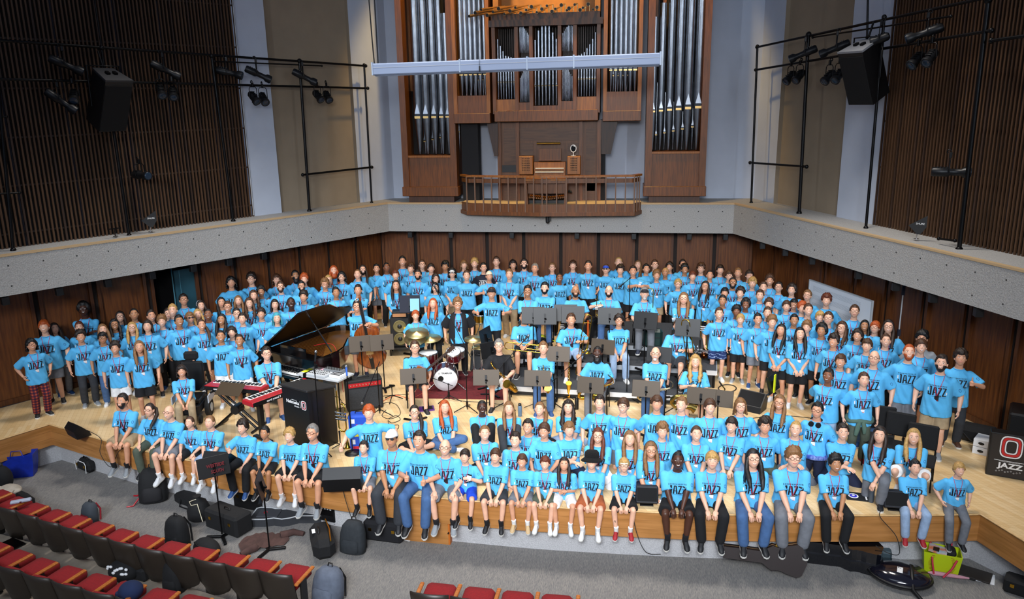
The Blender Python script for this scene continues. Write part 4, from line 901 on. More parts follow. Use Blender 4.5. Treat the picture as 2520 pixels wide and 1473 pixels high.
# lower panelled walls with pilasters
def panelled(name, a, b, n, z1=2.5):
    mb = MB(); d = (b-a); L = d.length; d.normalize(); nn = V((d.y, -d.x)); T = M(((d.x, nn.x, 0, a.x), (d.y, nn.y, 0, a.y), (0, 0, 1, 0), (0, 0, 0, 1)))
    mb.box((L/2, -.05, z1/2), (L, .1, z1), 0, 0, T); mb.box((L/2, .012, .06), (L, .03, .12), 1, 0, T); mb.box((L/2, .02, z1-.06), (L, .05, .12), 1, 0, T)
    for i in range(n+1):
        x = L*i/n
        mb.box((x-.085, .03, z1/2), (.07, .07, z1), 1, 0, T); mb.box((x+.085, .03, z1/2), (.07, .07, z1), 1, 0, T); mb.box((x, .004, z1/2), (.10, .014, z1), 2, 0, T)
    return struct(mb.build(name, [WALLW, wood('wall_pilaster', '4c2a16', '673c1e', (5, 5, .35), 5, .4), mat('wall_gap', '1a0e08', .8)]))
dl = (LB-LA).normalized()
dA, dB = V((-10.93, 16.25)), V((-9.98, 17.68))            # doorway in the left wall
tt = (dA-WL[0]).dot(dl); tA = WL[0]+dl*tt; tB = tA+dl*1.25
panelled('wall_left', WL[0], tA, 5); panelled('wall_left_rear', tB, WL[1], 6); panelled('wall_back', WL[1], WL[2], 10); panelled('wall_right', WL[2], WL[3], 11)
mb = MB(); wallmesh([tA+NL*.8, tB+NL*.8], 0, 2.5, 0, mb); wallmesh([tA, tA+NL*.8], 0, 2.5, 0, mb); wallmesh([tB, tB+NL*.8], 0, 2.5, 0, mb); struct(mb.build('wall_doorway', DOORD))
mb = MB(); ang = math.atan2(dl.y, dl.x); T = M.Translation((tB.x+NL.x*.05, tB.y+NL.y*.05, 1.1)) @ M.Rotation(ang, 4, 'Z')
mb.box((-.30, 0, 0), (.58, .05, 2.2), 0, 0, T); mb.box((-.47, -.03, 0), (.008, .01, 2.2), 1, 0, T)
d1 = struct(mb.build('door_1', [mat('door_teal', '24505e', .6, 0, .1, 3), mat('door_edge', '5d9bb0', .5)]))
mb = MB(); T2 = M.Translation((tA.x+NL.x*.35, tA.y+NL.y*.35, 1.1)) @ M.Rotation(ang, 4, 'Z'); mb.box((.75, 0, 0), (.02, .02, 2.2), 0, 0, T2); struct(mb.build('trim_door_edge', MATS['door_edge']))
# upper walls
U1, U2, U3 = V((-9.31, 18.53)), V((-8.85, 19.19)), V((-7.44, 21.26)); U0 = U1-dl*7.0
V0, V1, V2 = V((3.84, 21.21)), V((4.83, 18.82)), V((5.30, 17.68)); V3 = V2+(RD-RC).normalized()*7.5
struct(wallmesh([U1, U2], 3.2, 12).build('wall_left_pier', WHITEW)); struct(wallmesh([V1, V2], 3.2, 12).build('wall_right_pier', WHITEW))
e = NL*.12; mb = MB(); wallmesh([U2, U2+e, U3+e, U3], 3.2, 12, 0, mb)
for z in (4.9, 6.9, 8.9): mb.box(((U2+e).x+.03, (U2+e).y-.0, z), (.05, .05, .015), 0)
struct(mb.build('wall_left_beige', BEIGE)); e = NR*.12; struct(wallmesh([V0, V0+e, V1+e, V1], 3.2, 12).build('wall_right_beige', BEIGE))
struct(wallmesh([U3, V((-6.75, 22.3)), V((3.5, 22.3)), V0], 3.2, 12).build('wall_rear_white', WHITEW))
def slats(name, a, b, nn, step):
    d = (b-a); L = d.length; d.normalize(); mb = MB(); q = random.Random(4)
    wallmesh([a+nn*.12, b+nn*.12], 3.2, 11, 1, mb); T = M(((d.x, nn.x, 0, a.x), (d.y, nn.y, 0, a.y), (0, 0, 1, 0), (0, 0, 0, 1)))
    x = .03
    while x < L:
        w = .030+.008*q.random(); mb.box((x, 0, 7.1), (w, .035, 7.8), 0 if q.random() > .12 else 2, 0, T); x += step
    for z in [3.55+.95*i for i in range(9)]: mb.box((L/2, .045, z), (L, .035, .035), 3, 0, T)
    for x in [L*k for k in (.10, .27, .43, .60, .74, .90)]: mb.box((x, .09, 7.1), (.09, .05, 7.8), 4, 0, T)
    return struct(mb.build(name, [SLAT, SLATB, wood('slat_dark', '35241a', '463226', (9, 9, .3), 7, .5), mat('slat_rail', '2e2724', .6), mat('stud_blue', '141c2c', .6)]))
slats('wall_left_slats', U0, U1, NL, .081); slats('wall_right_slats', V2, V3, NR, .081)
for nm, p, d_ in (('trim_left_slat_edge', U1, dl), ('trim_right_slat_edge', V2, dl)):
    MBx = MB().cyl((p.x-NL.x*.02, p.y-.02, 3.3), (p.x-NL.x*.02, p.y-.02, 11), .012, None, 6); struct(MBx.build(nm, LGREY))
# small black lamps under the ledge
lb = MB().box((0, 0, -.05), (.13, .13, .16), 0, .008).cyl((0, 0, .03), (0, 0, .06), .02).mesh('ledge_lamp', [BLACK])
for px, py in ((12, 737), (145, 713), (264, 691), (373, 673), (474, 655), (562, 641), (648, 627), (1010, 573), (1110, 575), (1260, 577), (1420, 578), (1560, 580), (1696, 582), (1785, 585), (1876, 603), (1932, 622), (1998, 642), (2112, 677), (2204, 705), (2296, 733), (2408, 766)):
    if px < 900: p = W(px, py, (LA.x+NL.x*.12, LA.y+NL.y*.12, 0), (NL.x, NL.y, 0))
    elif px < 1800: p = Y(px, py, 21.12)
    else: p = W(px, py, (RC.x+NR.x*.12, RC.y+NR.y*.12, 0), (NR.x, NR.y, 0))
    p.z = 2.44
    tag(inst('downlight', lb, None, p, ang if px < 900 else 0), 'small black lamp under the concrete ledge', 'lamp', 'black lamps under the ledge')

# ---- pipe organ on the back wall
OY = 21.4
def o2(px, py, dy=0.0): p = Y(px, py, OY+dy); return p.x, p.z
ORG = thing('pipe_organ', 'tall oak pipe organ with silver pipes above the rear balcony', 'organ', (-2.05, OY, 3.3))
OM = M.Translation((2.05, -OY, -3.3))
def oobj(name, mb, mats): o = mb.build(name, mats, ORG); o.matrix_local = OM; return o
PIPE = mat('pipe_metal', '9da5af', .33, 1, .10, 6); MOUTH = mat('pipe_mouth', 'cfae72', .35, 1); PIPED = mat('pipe_shade', '30343a', .3, 1)
def obox(mb, x0, x1, y0, y1, z0, z1, mi=0, b=.0): return mb.box(((x0+x1)/2, (y0+y1)/2, (z0+z1)/2), (abs(x1-x0), abs(y1-y0), abs(z1-z0)), mi, b)
def flue(x, y, z0, zt, r, foot, name='pipe', mouth=True):
    mb = MB(); n = 14
    mb.lathe([(r*.22, 0), (r*.30, .03), (r*.98, foot), (r, foot+.01), (r, zt-z0)], n, 0, M.Translation((x, y, z0)))
    if mouth:
        mb.box((x, y-r*.93, z0+foot+r*.35), (r*1.15, r*.30, r*.6), 1); mb.box((x, y-r*.96, z0+foot-r*.1), (r*1.25, r*.28, r*.5), 2)
        mb.add([(x-r*.6, y-r*1.06, z0+foot+r*.65), (x+r*.6, y-r*1.06, z0+foot+r*.65), (x, y-r*1.02, z0+foot+r*2.9)], [(0, 1, 2)], 0)
    return oobj(name, mb, [PIPE, PIPED, MOUTH])
# towers: side posts, panel, moulding, plinth
for (xa, xb, ya, pa, pb, inner, right) in ((-6.16, -4.62, 477, 1012, 1108, 382, 0), (.50, 2.08, 490, 1598, 1729, 372, 1)):
    mb = MB(); zb = 3.45; zp = o2((pa+pb)/2, inner)[1]; w = .17
    obox(mb, xa, xa+w, OY-.1, OY+.9, zb, 11); obox(mb, xb-w, xb, OY-.1, OY+.9, zb, 11)
    obox(mb, xa+w, xb-w, OY-.02, OY+.5, zb+.25, zp, 0); obox(mb, xa-.03, xb+.03, OY-.14, OY+.9, zb, zb+.26, 0, .01); obox(mb, xa+w, xb-w, OY-.07, OY+.1, zp-.06, zp, 1)
    obox(mb, xa+w, xb-w, OY+.55, OY+.6, zp, 11, 2)
    for k in range(5): obox(mb, xa+w+.2*k, xa+w+.2*k+.09, OY+.5, OY+.55, 6.3, 11, 1)
    oobj('tower_case', mb, [OAKD, OAKL, mat('organ_inside', '150d08', .8)])
    mb = MB(); obox(mb, xa+.12, xb-.12, OY-.02, OY+.9, 3.25, 3.46); oobj('plinth', mb, [wood('plinth_oak', '3a2012', '4a2a18', (5, 5, .4), 6)])
    xs = [(1033, 47), (1052, 42), (1072, 38), (1087, 33), (1100, 30)]
    zf = zp+.02
    if not right: tops = [(1018, .125, 11), (1038, .118, 11), (1058, .11, 11), (1076, .095, 8.62), (1091, .085, 8.28), (1104, .075, 7.98)]
    else: tops = [(1608, .078, 8.02), (1627, .085, 8.35), (1648, .10, 11), (1670, .115, 11), (1693, .122, 11), (1718, .128, 11)]
    for i, (px, r, zt) in enumerate(tops):
        x = o2(px+(9 if not right else -1), 300)[0]; flue(x, OY+.16, zf, zt, r, 1.02 if not right else 1.02+.02*i)
        flue(x+(.10 if not right else -.10), OY+.40, zf, zf+1.0+.25*((i*3) % 4), r*.5, .35+.05*i)
# upper side bays
for (pa, pb, yb, right) in ((1122, 1211, 236, 0), (1484, 1577, 226, 1)):
    x0, x1 = o2(pa, 280)[0], o2(pb, 280)[0]; zp = o2(pa, yb)[1]; z0 = o2(pa, 303)[1]+(.06 if right else 0); mb = MB()
    obox(mb, x0, x1, OY-.30, OY+.6, z0, z0+.26, 0, .01); obox(mb, x0+.06, x1-.02, OY-.20, OY+.5, z0+.26, zp); obox(mb, x0, x0+.1, OY-.24, OY+.6, z0+.26, 11, 1); obox(mb, x1-.1, x1, OY-.24, OY+.6, z0+.26, 11, 1); obox(mb, x0, x1, OY+.5, OY+.55, zp, 11, 2)
    oobj('side_bay_case', mb, [OAKD, OAKL, MATS['organ_inside']])
    for i in range(6):
        x = x0+.19+(x1-x0-.36)*i/5; k = i if not right else 5-i
        flue(x, OY+.02, zp, 11 if k < 4 or not right else 10, .078-.004*k, .55)
    for i in range(6):
        x = x0+.25+(x1-x0-.40)*i/5; flue(x, OY+.28, zp, zp+1.0, .06, .42)
# centre division: five bays under a canopy
xs = [(1229, 1274, 245), (1279, 1309, 252), (1314, 1377, 260), (1382, 1413, 249), (1420, 1466, 238)]
mb = MB(); z0 = o2(1350, 297)[1]; x0, x1 = o2(1222, 290)[0], o2(1473, 290)[0]; ztop = o2(1345, 66)[1]
obox(mb, x0, x1, OY-.36, OY+.5, z0, z0+.28, 0, .01); obox(mb, x0-.1, x1+.1, OY-.42, OY+.5, ztop, ztop+.16, 3); obox(mb, x0-.05, x1+.02, OY-.28, OY+.5, ztop+.16, ztop+.32, 3)
obox(mb, x0, x1, OY+.40, OY+.44, z0, ztop, 2)
ed = [o2(1222, 250)[0]]+[(o2(a[1], 250)[0]+o2(b[0], 250)[0])/2 for a, b in zip(xs, xs[1:])]+[o2(1473, 250)[0]]
for i, x in enumerate(ed): obox(mb, x-.045, x+.045, OY-.34, OY+.4, z0+.2, ztop, 0)
for (a, b, c), e0, e1 in zip(xs, ed, ed[1:]): obox(mb, e0, e1, OY-.28, OY+.3, z0+.28, o2(a, c)[1], 1 if a in (1229, 1420) else 0)
for e0, e1 in zip(ed, ed[1:]):
    for k in range(9): x = e0+.07+(e1-e0-.14)*k/8; obox(mb, x-.012, x+.012, OY+.20, OY+.24, z0+.9, ztop, 3)
oobj('centre_case', mb, [OAKD, OAKL, MATS['organ_inside'], wood('organ_oak_dark', '2a170c', '3c2110', (5, 5, .4), 6)])
for bi, (e0, e1) in enumerate(zip(ed, ed[1:])):
    zb = o2(xs[bi][0], xs[bi][2])[1]+.01
    if bi in (0, 2, 4):
        hs = {0: (1.22, 1.05, .92, .80, .78, .76, .74), 2: (1.35, 1.58, 1.82, 1.98, 1.74, 1.52, 1.36), 4: (.74, .76, .8, .9, 1.0, 1.12, 1.28)}[bi]
        for i, h in enumerate(hs):
            x = e0+.09+(e1-e0-.18)*i/6; flue(x, OY-.18, zb, zb+h+.3, .034 if bi == 2 else .026, .50 if bi == 2 else .44)
    else:
        for i in range(8):
            x = e0+.075+(e1-e0-.15)*i/7; k = i if bi == 1 else 7-i
            flue(x, OY-.20, zb, zb+.62+.055*k, .016, .3, mouth=False); flue(x, OY-.16, zb+1.25, zb+2.05-.05*k+.0*k, .016, .25, mouth=False)
# horizontal trumpets over the canopy
for i in range(26):
    f = i/25; x = x0+.05+(x1-x0-.1)*f; L = 1.25-1.05*min(1, f*1.15) if f < .62 else .30+.18*((i*5) % 3); z = ztop+.42+.07*(i % 3); mb = MB()
    p = V((x, OY+.1, z)); q = p+V((-.40*(1-f)*L, -L, -.17*L)); mb.cyl(p, q, .010, .048 if i % 2 else .036, 10, 0); mb.cyl(q, q+(q-p).normalized()*.004, .044 if i % 2 else .032, None, 10, 1); mb.cyl((x, OY+.1, ztop+.32), p, .012, .016, 8, 0)
    oobj('trumpet_pipe', mb, [mat('trumpet_metal', 'c8b890', .35, 1), BLACK])
mb = MB(); obox(mb, x0, x1, OY+.5, OY+.55, ztop+.3, 11); obox(mb, x0-.02, x0+.12, OY-.1, OY+.5, ztop+.3, 11); obox(mb, x1-.12, x1+.02, OY-.1, OY+.5, ztop+.3, 11); oobj('upper_back_panel', mb, [mat('organ_gold_oak', 'a66a1e', .5, 0, .1, 5)])
# lower middle: panelling, brackets, key desk
mb = MB(); xa, xb = o2(1228, 400)[0], o2(1472, 400)[0]
obox(mb, xa, xb, OY+.10, OY+.2, 3.30, z0, 0)
for a, b, c, d in ((1279, 1426, 313, 347), (1279, 1311, 352, 386), (1396, 1426, 352, 386), (1240, 1272, 316, 405), (1441, 1466, 316, 470), (1240, 1280, 440, 490), (1432, 1464, 440, 490)):
    (p, q), (r, s) = o2(a, d), o2(b, c); obox(mb, p, r, OY+.085, OY+.10, q, s, 1)
for px in (1229, 1274, 1429, 1474): x = o2(px, 400)[0]; obox(mb, x-.05, x+.05, OY+.02, OY+.12, 3.3, z0, 2)
obox(mb, o2(1235, 407)[0], o2(1273, 407)[0], OY+.06, OY+.1, o2(1235, 424)[1], o2(1235, 407)[1], 3)
oobj('console_panelling', mb, [wood('console_oak', '57341a', '6a4222', (5, 5, .4), 6), wood('console_panel', '4c2e18', '5e3c20', (.5, 5, 5), 6), OAKD, BLACK])
for pts in (((1199, 303), (1217, 384), (1226, 384), (1226, 303)), ((1521, 294), (1503, 379), (1480, 379), (1480, 294))):
    mb = MB(); q = [o2(*p) for p in pts]; mb.add([(x, y, z) for y in (OY-.05, OY+.35) for x, z in q], [(0, 1, 2, 3), (4, 5, 6, 7), (0, 1, 5, 4), (1, 2, 6, 5), (2, 3, 7, 6), (3, 0, 4, 7)]); oobj('bracket', mb, [MATS['organ_oak_dark']])
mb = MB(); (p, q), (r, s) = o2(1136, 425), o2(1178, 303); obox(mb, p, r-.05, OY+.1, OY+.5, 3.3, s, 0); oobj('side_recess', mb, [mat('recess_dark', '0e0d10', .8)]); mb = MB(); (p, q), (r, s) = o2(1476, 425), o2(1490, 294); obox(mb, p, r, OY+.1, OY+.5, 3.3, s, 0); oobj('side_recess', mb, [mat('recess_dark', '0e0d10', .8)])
KD = OY-.28
for a, b in ((1277, 1311), (1396, 1428)):
    mb = MB(); (p, q), (r, s) = o2(a, 420, -.28), o2(b, 384, -.28); obox(mb, p, r, KD, OY+.1, q-.1, s, 0, .01)
    for i in range(5):
        for k in range(6): mb.ell((p+.10+(r-p-.2)*i/4*1.0, KD-.015, q+.02+(s-q-.08)*k/5), (.014, .02, .014), 6, 4, 1)
    oobj('stop_jamb', mb, [OAKL, mat('stop_knob', '2b1c14', .4)])
(p, q), (r, s) = o2(1314, 424, -.28), o2(1391, 402, -.28); mb = MB(); obox(mb, p, r, KD+.05, OY+.1, q-.15, s+.03, 0)
for k in range(3):
    obox(mb, p+.04, r-.04, KD-.10+.10*k, KD+.02+.10*k, q+.09*k, q+.03+.09*k, 1)
    for i in range(30): x = p+.05+(r-p-.1)*i/29; obox(mb, x, x+.012, KD-.04+.10*k, KD+.02+.10*k, q+.03+.09*k, q+.045+.09*k, 2)
oobj('keyboard', mb, [OAKL, mat('ivory', 'cfc6b2', .4), BLACK])
(p, q), (r, s) = o2(1326, 393, -.1), o2(1381, 365, -.1); mb = MB(); obox(mb, p, r, OY-.12, OY-.08, q, s, 0); obox(mb, p, r, OY-.16, OY-.08, q-.02, q, 0); oobj('music_desk', mb, [OAKD])
mb = MB(); (p, q), (r, s) = o2(1322, 352), o2(1380, 350); mb.cyl((p, OY-.12, q), (r, OY-.12, q), .025); oobj('desk_lamp', mb, [mat('old_brass', '8a6a2c', .35, 1)])
(p, q), (r, s) = o2(1302, 482, -.5), o2(1392, 466, -.5); mb = MB(); obox(mb, p, r, OY-.6, OY-.0, 3.32, 3.40, 1)
for i in range(20): x = p+.03+(r-p-.06)*i/19; obox(mb, x-.012, x+.012, OY-.75+.1*abs(i/19-.5), OY-.2, 3.42+.05*abs(i/9.5-1), 3.46+.05*abs(i/9.5-1), 0)
for i in range(5): mb.ell((r+.05+.02*i, OY-.2-.02*i, 3.58+.03*(i % 2)), (.03, .03, .03), 8, 5, 1)
oobj('pedal_board', mb, [OAKL, BLACK])
# bench, mirror, balcony
(p, q), (r, s) = o2(1294, 494, -.75), o2(1396, 438, -.75)
b_ = thing('organ_bench', 'oak organ bench standing behind the balcony railing', 'bench', ((p+r)/2, OY-.75, 3.32)); w = r-p; h = s-3.32
MB().box((0, 0, h-.03), (w, .36, .05), 0, .006).build('seat', OAKL, b_)
for sx in (-1, 1): MB().box((sx*(w/2-.05), 0, (h-.05)/2), (.06, .32, h-.05), 0, 0, M.Rotation(sx*.06, 4, 'Y')).build('leg', OAKD, b_)
MB().box((0, .05, h-.28), (w-.12, .03, .26)).build('stretcher', OAKD, b_)
p = Y(1411, 384, OY-.2); t = thing('mirror', 'small round white mirror on a stand on the right stop jamb of the organ', 'mirror', p)
MB().cyl((0, 0, 0), (0, 0, .015), .07, None, 14).cyl((0, 0, .01), (0, 0, .12), .010).build('stand', WHITE, t)
MB().tube([(.075*math.cos(a), 0, .20+.095*math.sin(a)) for a in [2*pi*i/20 for i in range(20)]], .012, 6, 0, True).build('rim', WHITE, t); MB().ell((0, 0, .20), (.068, .005, .088), 16, 8).build('glass', mat('mirror_glass', '6a6258', .05, 1), t)
bal = [(o2(1135, 500)[0]+.02, OY-.35), (o2(1146, 500, -.95)[0], OY-.62), (o2(1558, 500, -.95)[0]-.02, OY-.98), (o2(1578, 500)[0]-.02, OY-.45)]
bal = [(o2(1136, 500, -.4)[0], OY-.40), (Y(1150, 505, OY-.75).x, OY-.72), (Y(1330, 505, OY-.98).x, OY-.98), (Y(1560, 505, OY-.80).x, OY-.80), (Y(1577, 500, OY-.42).x, OY-.42)]
t = thing('balcony_railing', 'oak balcony railing with thin balusters projecting below the organ', 'railing', (bal[2][0], OY-.9, 3.0)); TI = M.Translation((-bal[2][0], -(OY-.9), -3.0))
def bobj(n, mb, m): o = mb.build(n, m, t); o.matrix_local = TI; return o
def beam(mb, z0, z1, w, dy=0.0):
    for (xa, ya), (xb, yb) in zip(bal, bal[1:]):
        a, b = V((xa, ya)), V((xb, yb)); d = (b-a); L = d.length; d.normalize(); mb.box((L/2, w/2+dy, (z0+z1)/2), (L+.02, w, z1-z0), 0, 0, M(((d.x, -d.y, 0, a.x), (d.y, d.x, 0, a.y), (0, 0, 1, 0), (0, 0, 0, 1))))
mb = MB(); beam(mb, 4.03, 4.08, .12, -.02); bobj('handrail', mb, OAKL); mb = MB(); beam(mb, 3.88, 3.99, .035, .03); bobj('top_rail', mb, OAKD)
mb = MB(); beam(mb, 3.02, 3.33, .05); beam(mb, 3.02, 3.12, .09, -.03); bobj('base_beam', mb, OAKD)
mb = MB(); q = bal+[(bal[-1][0], OY+.1), (bal[0][0], OY+.1)]; mb.prism([(x, y+.02) for x, y in q], .03, 0, M.Translation((0, 0, 3.28))); bobj('balcony_floor', mb, mat('balcony_boards', 'c9b088', .6))
for px in list(range(1147, 1340, 21))+list(range(1347, 1558, 24))+[1561, 1568, 1574]:
    p = Y(px, 470, OY-.8)
    for (xa, ya), (xb, yb) in zip(bal, bal[1:]):
        if xa <= p.x <= xb: yy = ya+(yb-ya)*(p.x-xa)/(xb-xa); break
    else: continue
    bobj('baluster', MB().box((p.x, yy, 3.55), (.032, .05, .98)), mat('baluster_oak', '6a4a34', .5, 0, .1, 5))
p = Y(1349, 528, 20.9); t = thing('stage_camera', 'small black camera hanging under the organ balcony', 'camera', (p.x, 20.75, 3.0))
MB().cyl((0, 0, -.17), (0, 0, -.02), .055, None, 12).ell((0, 0, -.17), (.055, .055, .05), 12, 6).build('body', BLACK, t); MB().box((.06, 0, -.08), (.06, .06, .12)).build('bracket', BLACK, t)

# ---- pipes, stage lights, speakers and the screen housing above the ledge
PL = (LA.x+NL.x*.55, LA.y+NL.y*.55, 0); NLv = (NL.x, NL.y, 0); PR = (RC.x+NR.x*.55, RC.y+NR.y*.55, 0); NRv = (NR.x, NR.y, 0)
def wl(x, y, d=0.0): return W(x, y, (PL[0]+NL.x*d, PL[1]+NL.y*d, 0), NLv)
def wr(x, y, d=0.0): return W(x, y, (PR[0]+NR.x*d, PR[1]+NR.y*d, 0), NRv)
def frame_pipes(name, label, fn, segs, side):
    o = fn(*segs[0][0]); t = thing(name, label, 'lighting frame', (o.x, o.y, 3.28)); TI = M.Translation((-o.x, -o.y, -3.28))
    for k, (a, b, r) in enumerate(segs):
        p, q = fn(*a), fn(*b); nm = 'pipe'
        if abs(a[0]-b[0]) < 62 and abs(a[1]-b[1]) > 150: nm = 'upright'; (p, q) = (p, q) if p.z < q.z else (q, p); p.z = 3.28
        x = MB().cyl(p, q, r, None, 8)
        for e in (p, q): x.ell(e, (r*1.7,)*3, 8, 6)
        x = x.build(nm, BLACKM, t); x.matrix_local = TI
    return t
frame_pipes('lighting_frame', 'black pipe lighting frame standing on the left ledge', wl, [((-20, 98), (900, 162), .028), ((-20, 194), (905, 217), .028), ((527, 151), (792, 162), .018), ((896, 160), (915, 503), .028), ((737, 150), (762, 525), .038), ((745, 430), (915, 411), .028), ((521, 138), (573, 532), .034), ((250, 118), (318, 580), .034), ((232, -10), (262, 180), .02), ((-8, 180), (46, 690), .034), ((-12, 477), (48, 474), .02), ((-15, 287), (15, 287), .02)], 0)
frame_pipes('lighting_frame', 'black pipe lighting frame standing on the right ledge', wr, [((1863, 116), (2540, -30), .028), ((1860, 172), (2440, 75), .028), ((2440, 100), (2540, 86), .03), ((2000, 92), (2340, 40), .018), ((1864, 114), (1848, 508), .028), ((1990, 85), (1966, 533), .04), ((1846, 400), (1985, 410), .028), ((2176, 42), (2130, 568), .03), ((2432, 0), (2360, 615), .042), ((2136, -10), (2134, 92), .022), ((2310, 587), (2350, 592), .02)], 1)
def spot_proto(long):
    t = thing('stage_light', 'x', 'stage light'); L = .62 if long else .34; r = .085
    m = MB(); m.lathe([(r*.8, -L*.45), (r, -L*.40), (r, -.02), (r*.72, .02), (r*.72, L*.3), (r*1.12, L*.38), (r*1.12, L*.55)] if long else [(r*.7, -L*.5), (r, -L*.38), (r*1.05, 0), (r*.95, L*.2), (r*1.25, L*.34), (r*1.25, L*.5)], 12, 0, M.Rotation(R(90), 4, 'X'))
    for k in range(4): m.box((0, L*.30-.05*k if long else .1-.05*k, r), (r*1.2, .012, .03), 0)
    m.build('body', mat('fixture_black', '16171a', .4, .4), t)
    m = MB(); m.ell((0, -L*.56 if long else -L*.5, 0), (r*.95, .01, r*.95), 12, 6); m.build('lens', mat('fixture_lens', '223040', .1), t)
    m = MB(); m.tube([(-r*1.2, 0, 0), (-r*1.2, 0, .20), (-r*.8, 0, .25), (r*.8, 0, .25), (r*1.2, 0, .20), (r*1.2, 0, 0)], .010, 5); m.build('yoke', BLACKM, t)
    m = MB(); m.box((0, 0, .30), (.04, .05, .10), 0, .005); m.tube([(0, .03+.035*math.cos(a), .36+.035*math.sin(a)) for a in [R(-60+40*i) for i in range(7)]], .012, 5); m.build('clamp', BLACKM, t)
    return t
PS = {True: spot_proto(True), False: spot_proto(False)}; used = set()
def hang(px, py, long, fn, aim, tilt, label, up=0.30):
    p = fn(px, py, -.12); o = PS[long] if long not in used else dup(PS[long], p, 0, label)
    used.add(long); o['label'] = label; o['group'] = 'stage lights on the pipe frames'; o.location = p; o.rotation_euler = (0, 0, R(aim))
    for c in o.children:
        if c.name.split('.')[0] in ('body', 'lens'): c.rotation_euler = (R(-tilt), 0, 0)
    return o
LF = 'on the left frame'; RF = 'on the right frame'
hang(158, 158, True, wl, 128, -26, 'long black spotlight hanging from the top pipe, leftmost on the left frame')
hang(403, 170, True, wl, 125, -28, 'long black spotlight on the top pipe right of the big left speaker')
hang(560, 178, True, wl, 100, -14, 'long black spotlight at the edge of the left slat wall')
hang(632, 181, True, wl, 120, -26, 'long black spotlight in front of the left white pier')
hang(746, 188, True, wl, 118, -28, 'long black spotlight on the thick upright in front of the left beige wall')
hang(146, 246, True, wl, 125, -40, 'long tilted spotlight on the lower pipe left of the big left speaker')
hang(182, 236, False, wl, 30, -35, 'short spotlight touching the big left speaker on its left')
hang(396, 224, False, wl, 40, -40, 'left one of two short spotlights under the lower pipe before left slats')
hang(426, 228, False, wl, 30, -40, 'right one of two short spotlights under the lower pipe before left slats')
hang(624, 240, False, wl, 60, -40, 'left one of two short spotlights before the left white pier')
hang(648, 242, False, wl, 45, -40, 'right one of two short spotlights before the left white pier')
hang(782, 236, False, wl, 60, -40, 'left one of two short spotlights before the left beige wall')
hang(805, 237, False, wl, 45, -40, 'right one of two short spotlights before the left beige wall')
hang(345, 431, True, wl, 60, 0, 'horizontal spotlight clamped low on an upright of the left slat wall')
hang(1980, 131, True, wr, -100, -22, 'long spotlight on the thick upright before the right beige wall')
hang(2058, 118, True, wr, -100, -22, 'long spotlight left of the right hanging speaker')
hang(1945, 190, False, wr, -60, -40, 'left one of two short spotlights beside the thick right upright')
hang(1967, 187, False, wr, -50, -40, 'right one of two short spotlights beside the thick right upright')
hang(2040, 189, False, wr, -60, -40, 'left one of two short spotlights close left of the right speaker')
hang(2064, 186, False, wr, -50, -40, 'right one of two short spotlights close left of the right speaker')
hang(2166, 96, False, wr, -120, -20, 'short spotlight just behind the top of the right speaker')
hang(2280, 80, True, wr, -100, -18, 'long spotlight on the top pipe before the right slats')
hang(2256, 147, False, wr, -60, -40, 'left one of two short spotlights before the right slats')
hang(2290, 141, False, wr, -50, -40, 'right one of two short spotlights before the right slats')
hang(2335, 423, True, wr, 70, 0, 'horizontal spotlight clamped low on the far right upright')
def speaker(p, rz, tilt, label, light):
    t = thing('loudspeaker', label, 'speaker', p, rz); T = M.Rotation(R(tilt), 4, 'X')
    q = [(-.30, -.30), (.30, -.30), (.22, .30), (-.22, .30)]; m = MB(); m.prism(q, 1.10, 0, T @ M.Translation((0, 0, -.55))); m.build('cabinet', BLACK, t)
    m = MB(); m.box((0, -.305, -.03), (.58, .02, 1.0), 0, 0, T); m.build('grille', mat('grille_black', '050507', .9), t)
    m = MB(); m.prism([(x*1.01, y*1.01) for x, y in q], .04, 0, T @ M.Translation((0, 0, .55))); m.box((-.08, .0, .61), (.07, .1, .05), 1, 0, T); m.box((.08, .0, .61), (.07, .1, .05), 1, 0, T); m.build('top_panel', [mat('panel_'+light, light, .5), BLACKM], t)
    MB().tube([(-.35, 0, -.1), (-.35, 0, .70), (.35, 0, .70), (.35, 0, -.1)], .018, 5).cyl((0, 0, .70), (0, .1, 1.0), .02).build('yoke', BLACKM, t)
speaker(wl(265, 248, -.15), R(66), 26, 'large black loudspeaker hanging in front of the left slat wall', '2b2c30'); speaker(wr(2130, 180, -.15), R(-55), 24, 'large black loudspeaker with pale top hanging by the right white pier', '85878c')
# screen housing
a, b = Y(920, 171, 16.5), Y(1625, 145, 16.5); c = (a+b)/2; L = b.x-a.x
t = thing('projection_screen', 'long white projection screen housing hanging in front of the organ', 'screen', c); sl = math.atan2(b.z-a.z, L); T = M.Rotation(-sl, 4, 'Y')
MB().box((0, 0, 0), (L, .22, .23), 0, .02, T).box((0, -.112, .03), (L, .004, .006), 1, 0, T).build('housing', [mat('screen_white', '8a9ab8', .5), LGREY], t)
MB().box((0, .02, -.125), (L-.05, .10, .03), 0, 0, T).build('slot_cover', mat('screen_slot', '6f7b8f', .5), t)
for f in (-.5, -.185, .0+.05, .21, .5): MB().box((L*f, 0, .01), (.03, .235, .26), 0, 0, T).build('joint_band', mat('screen_band', '9fb0c8', .4), t)
for x, dx in ((-L/2+.02, -.10), (-L/2+.10, .0), (L/2-.05, .0)): MB().tube([(x, 0, .1+x*math.tan(sl)), (x+dx*.2, 0, .6), (x+dx, 0, 4)], .014, 5).build('cable', BLACKM, t)
x = Y(1181, 180, 16.4).x-c.x; MB().cyl((x, -.13, -.10), (x, -.13, 3), .004).cyl((x, -.13, -.13), (x, -.13, -.02), .014).build('pull_cord', BLACK, t)
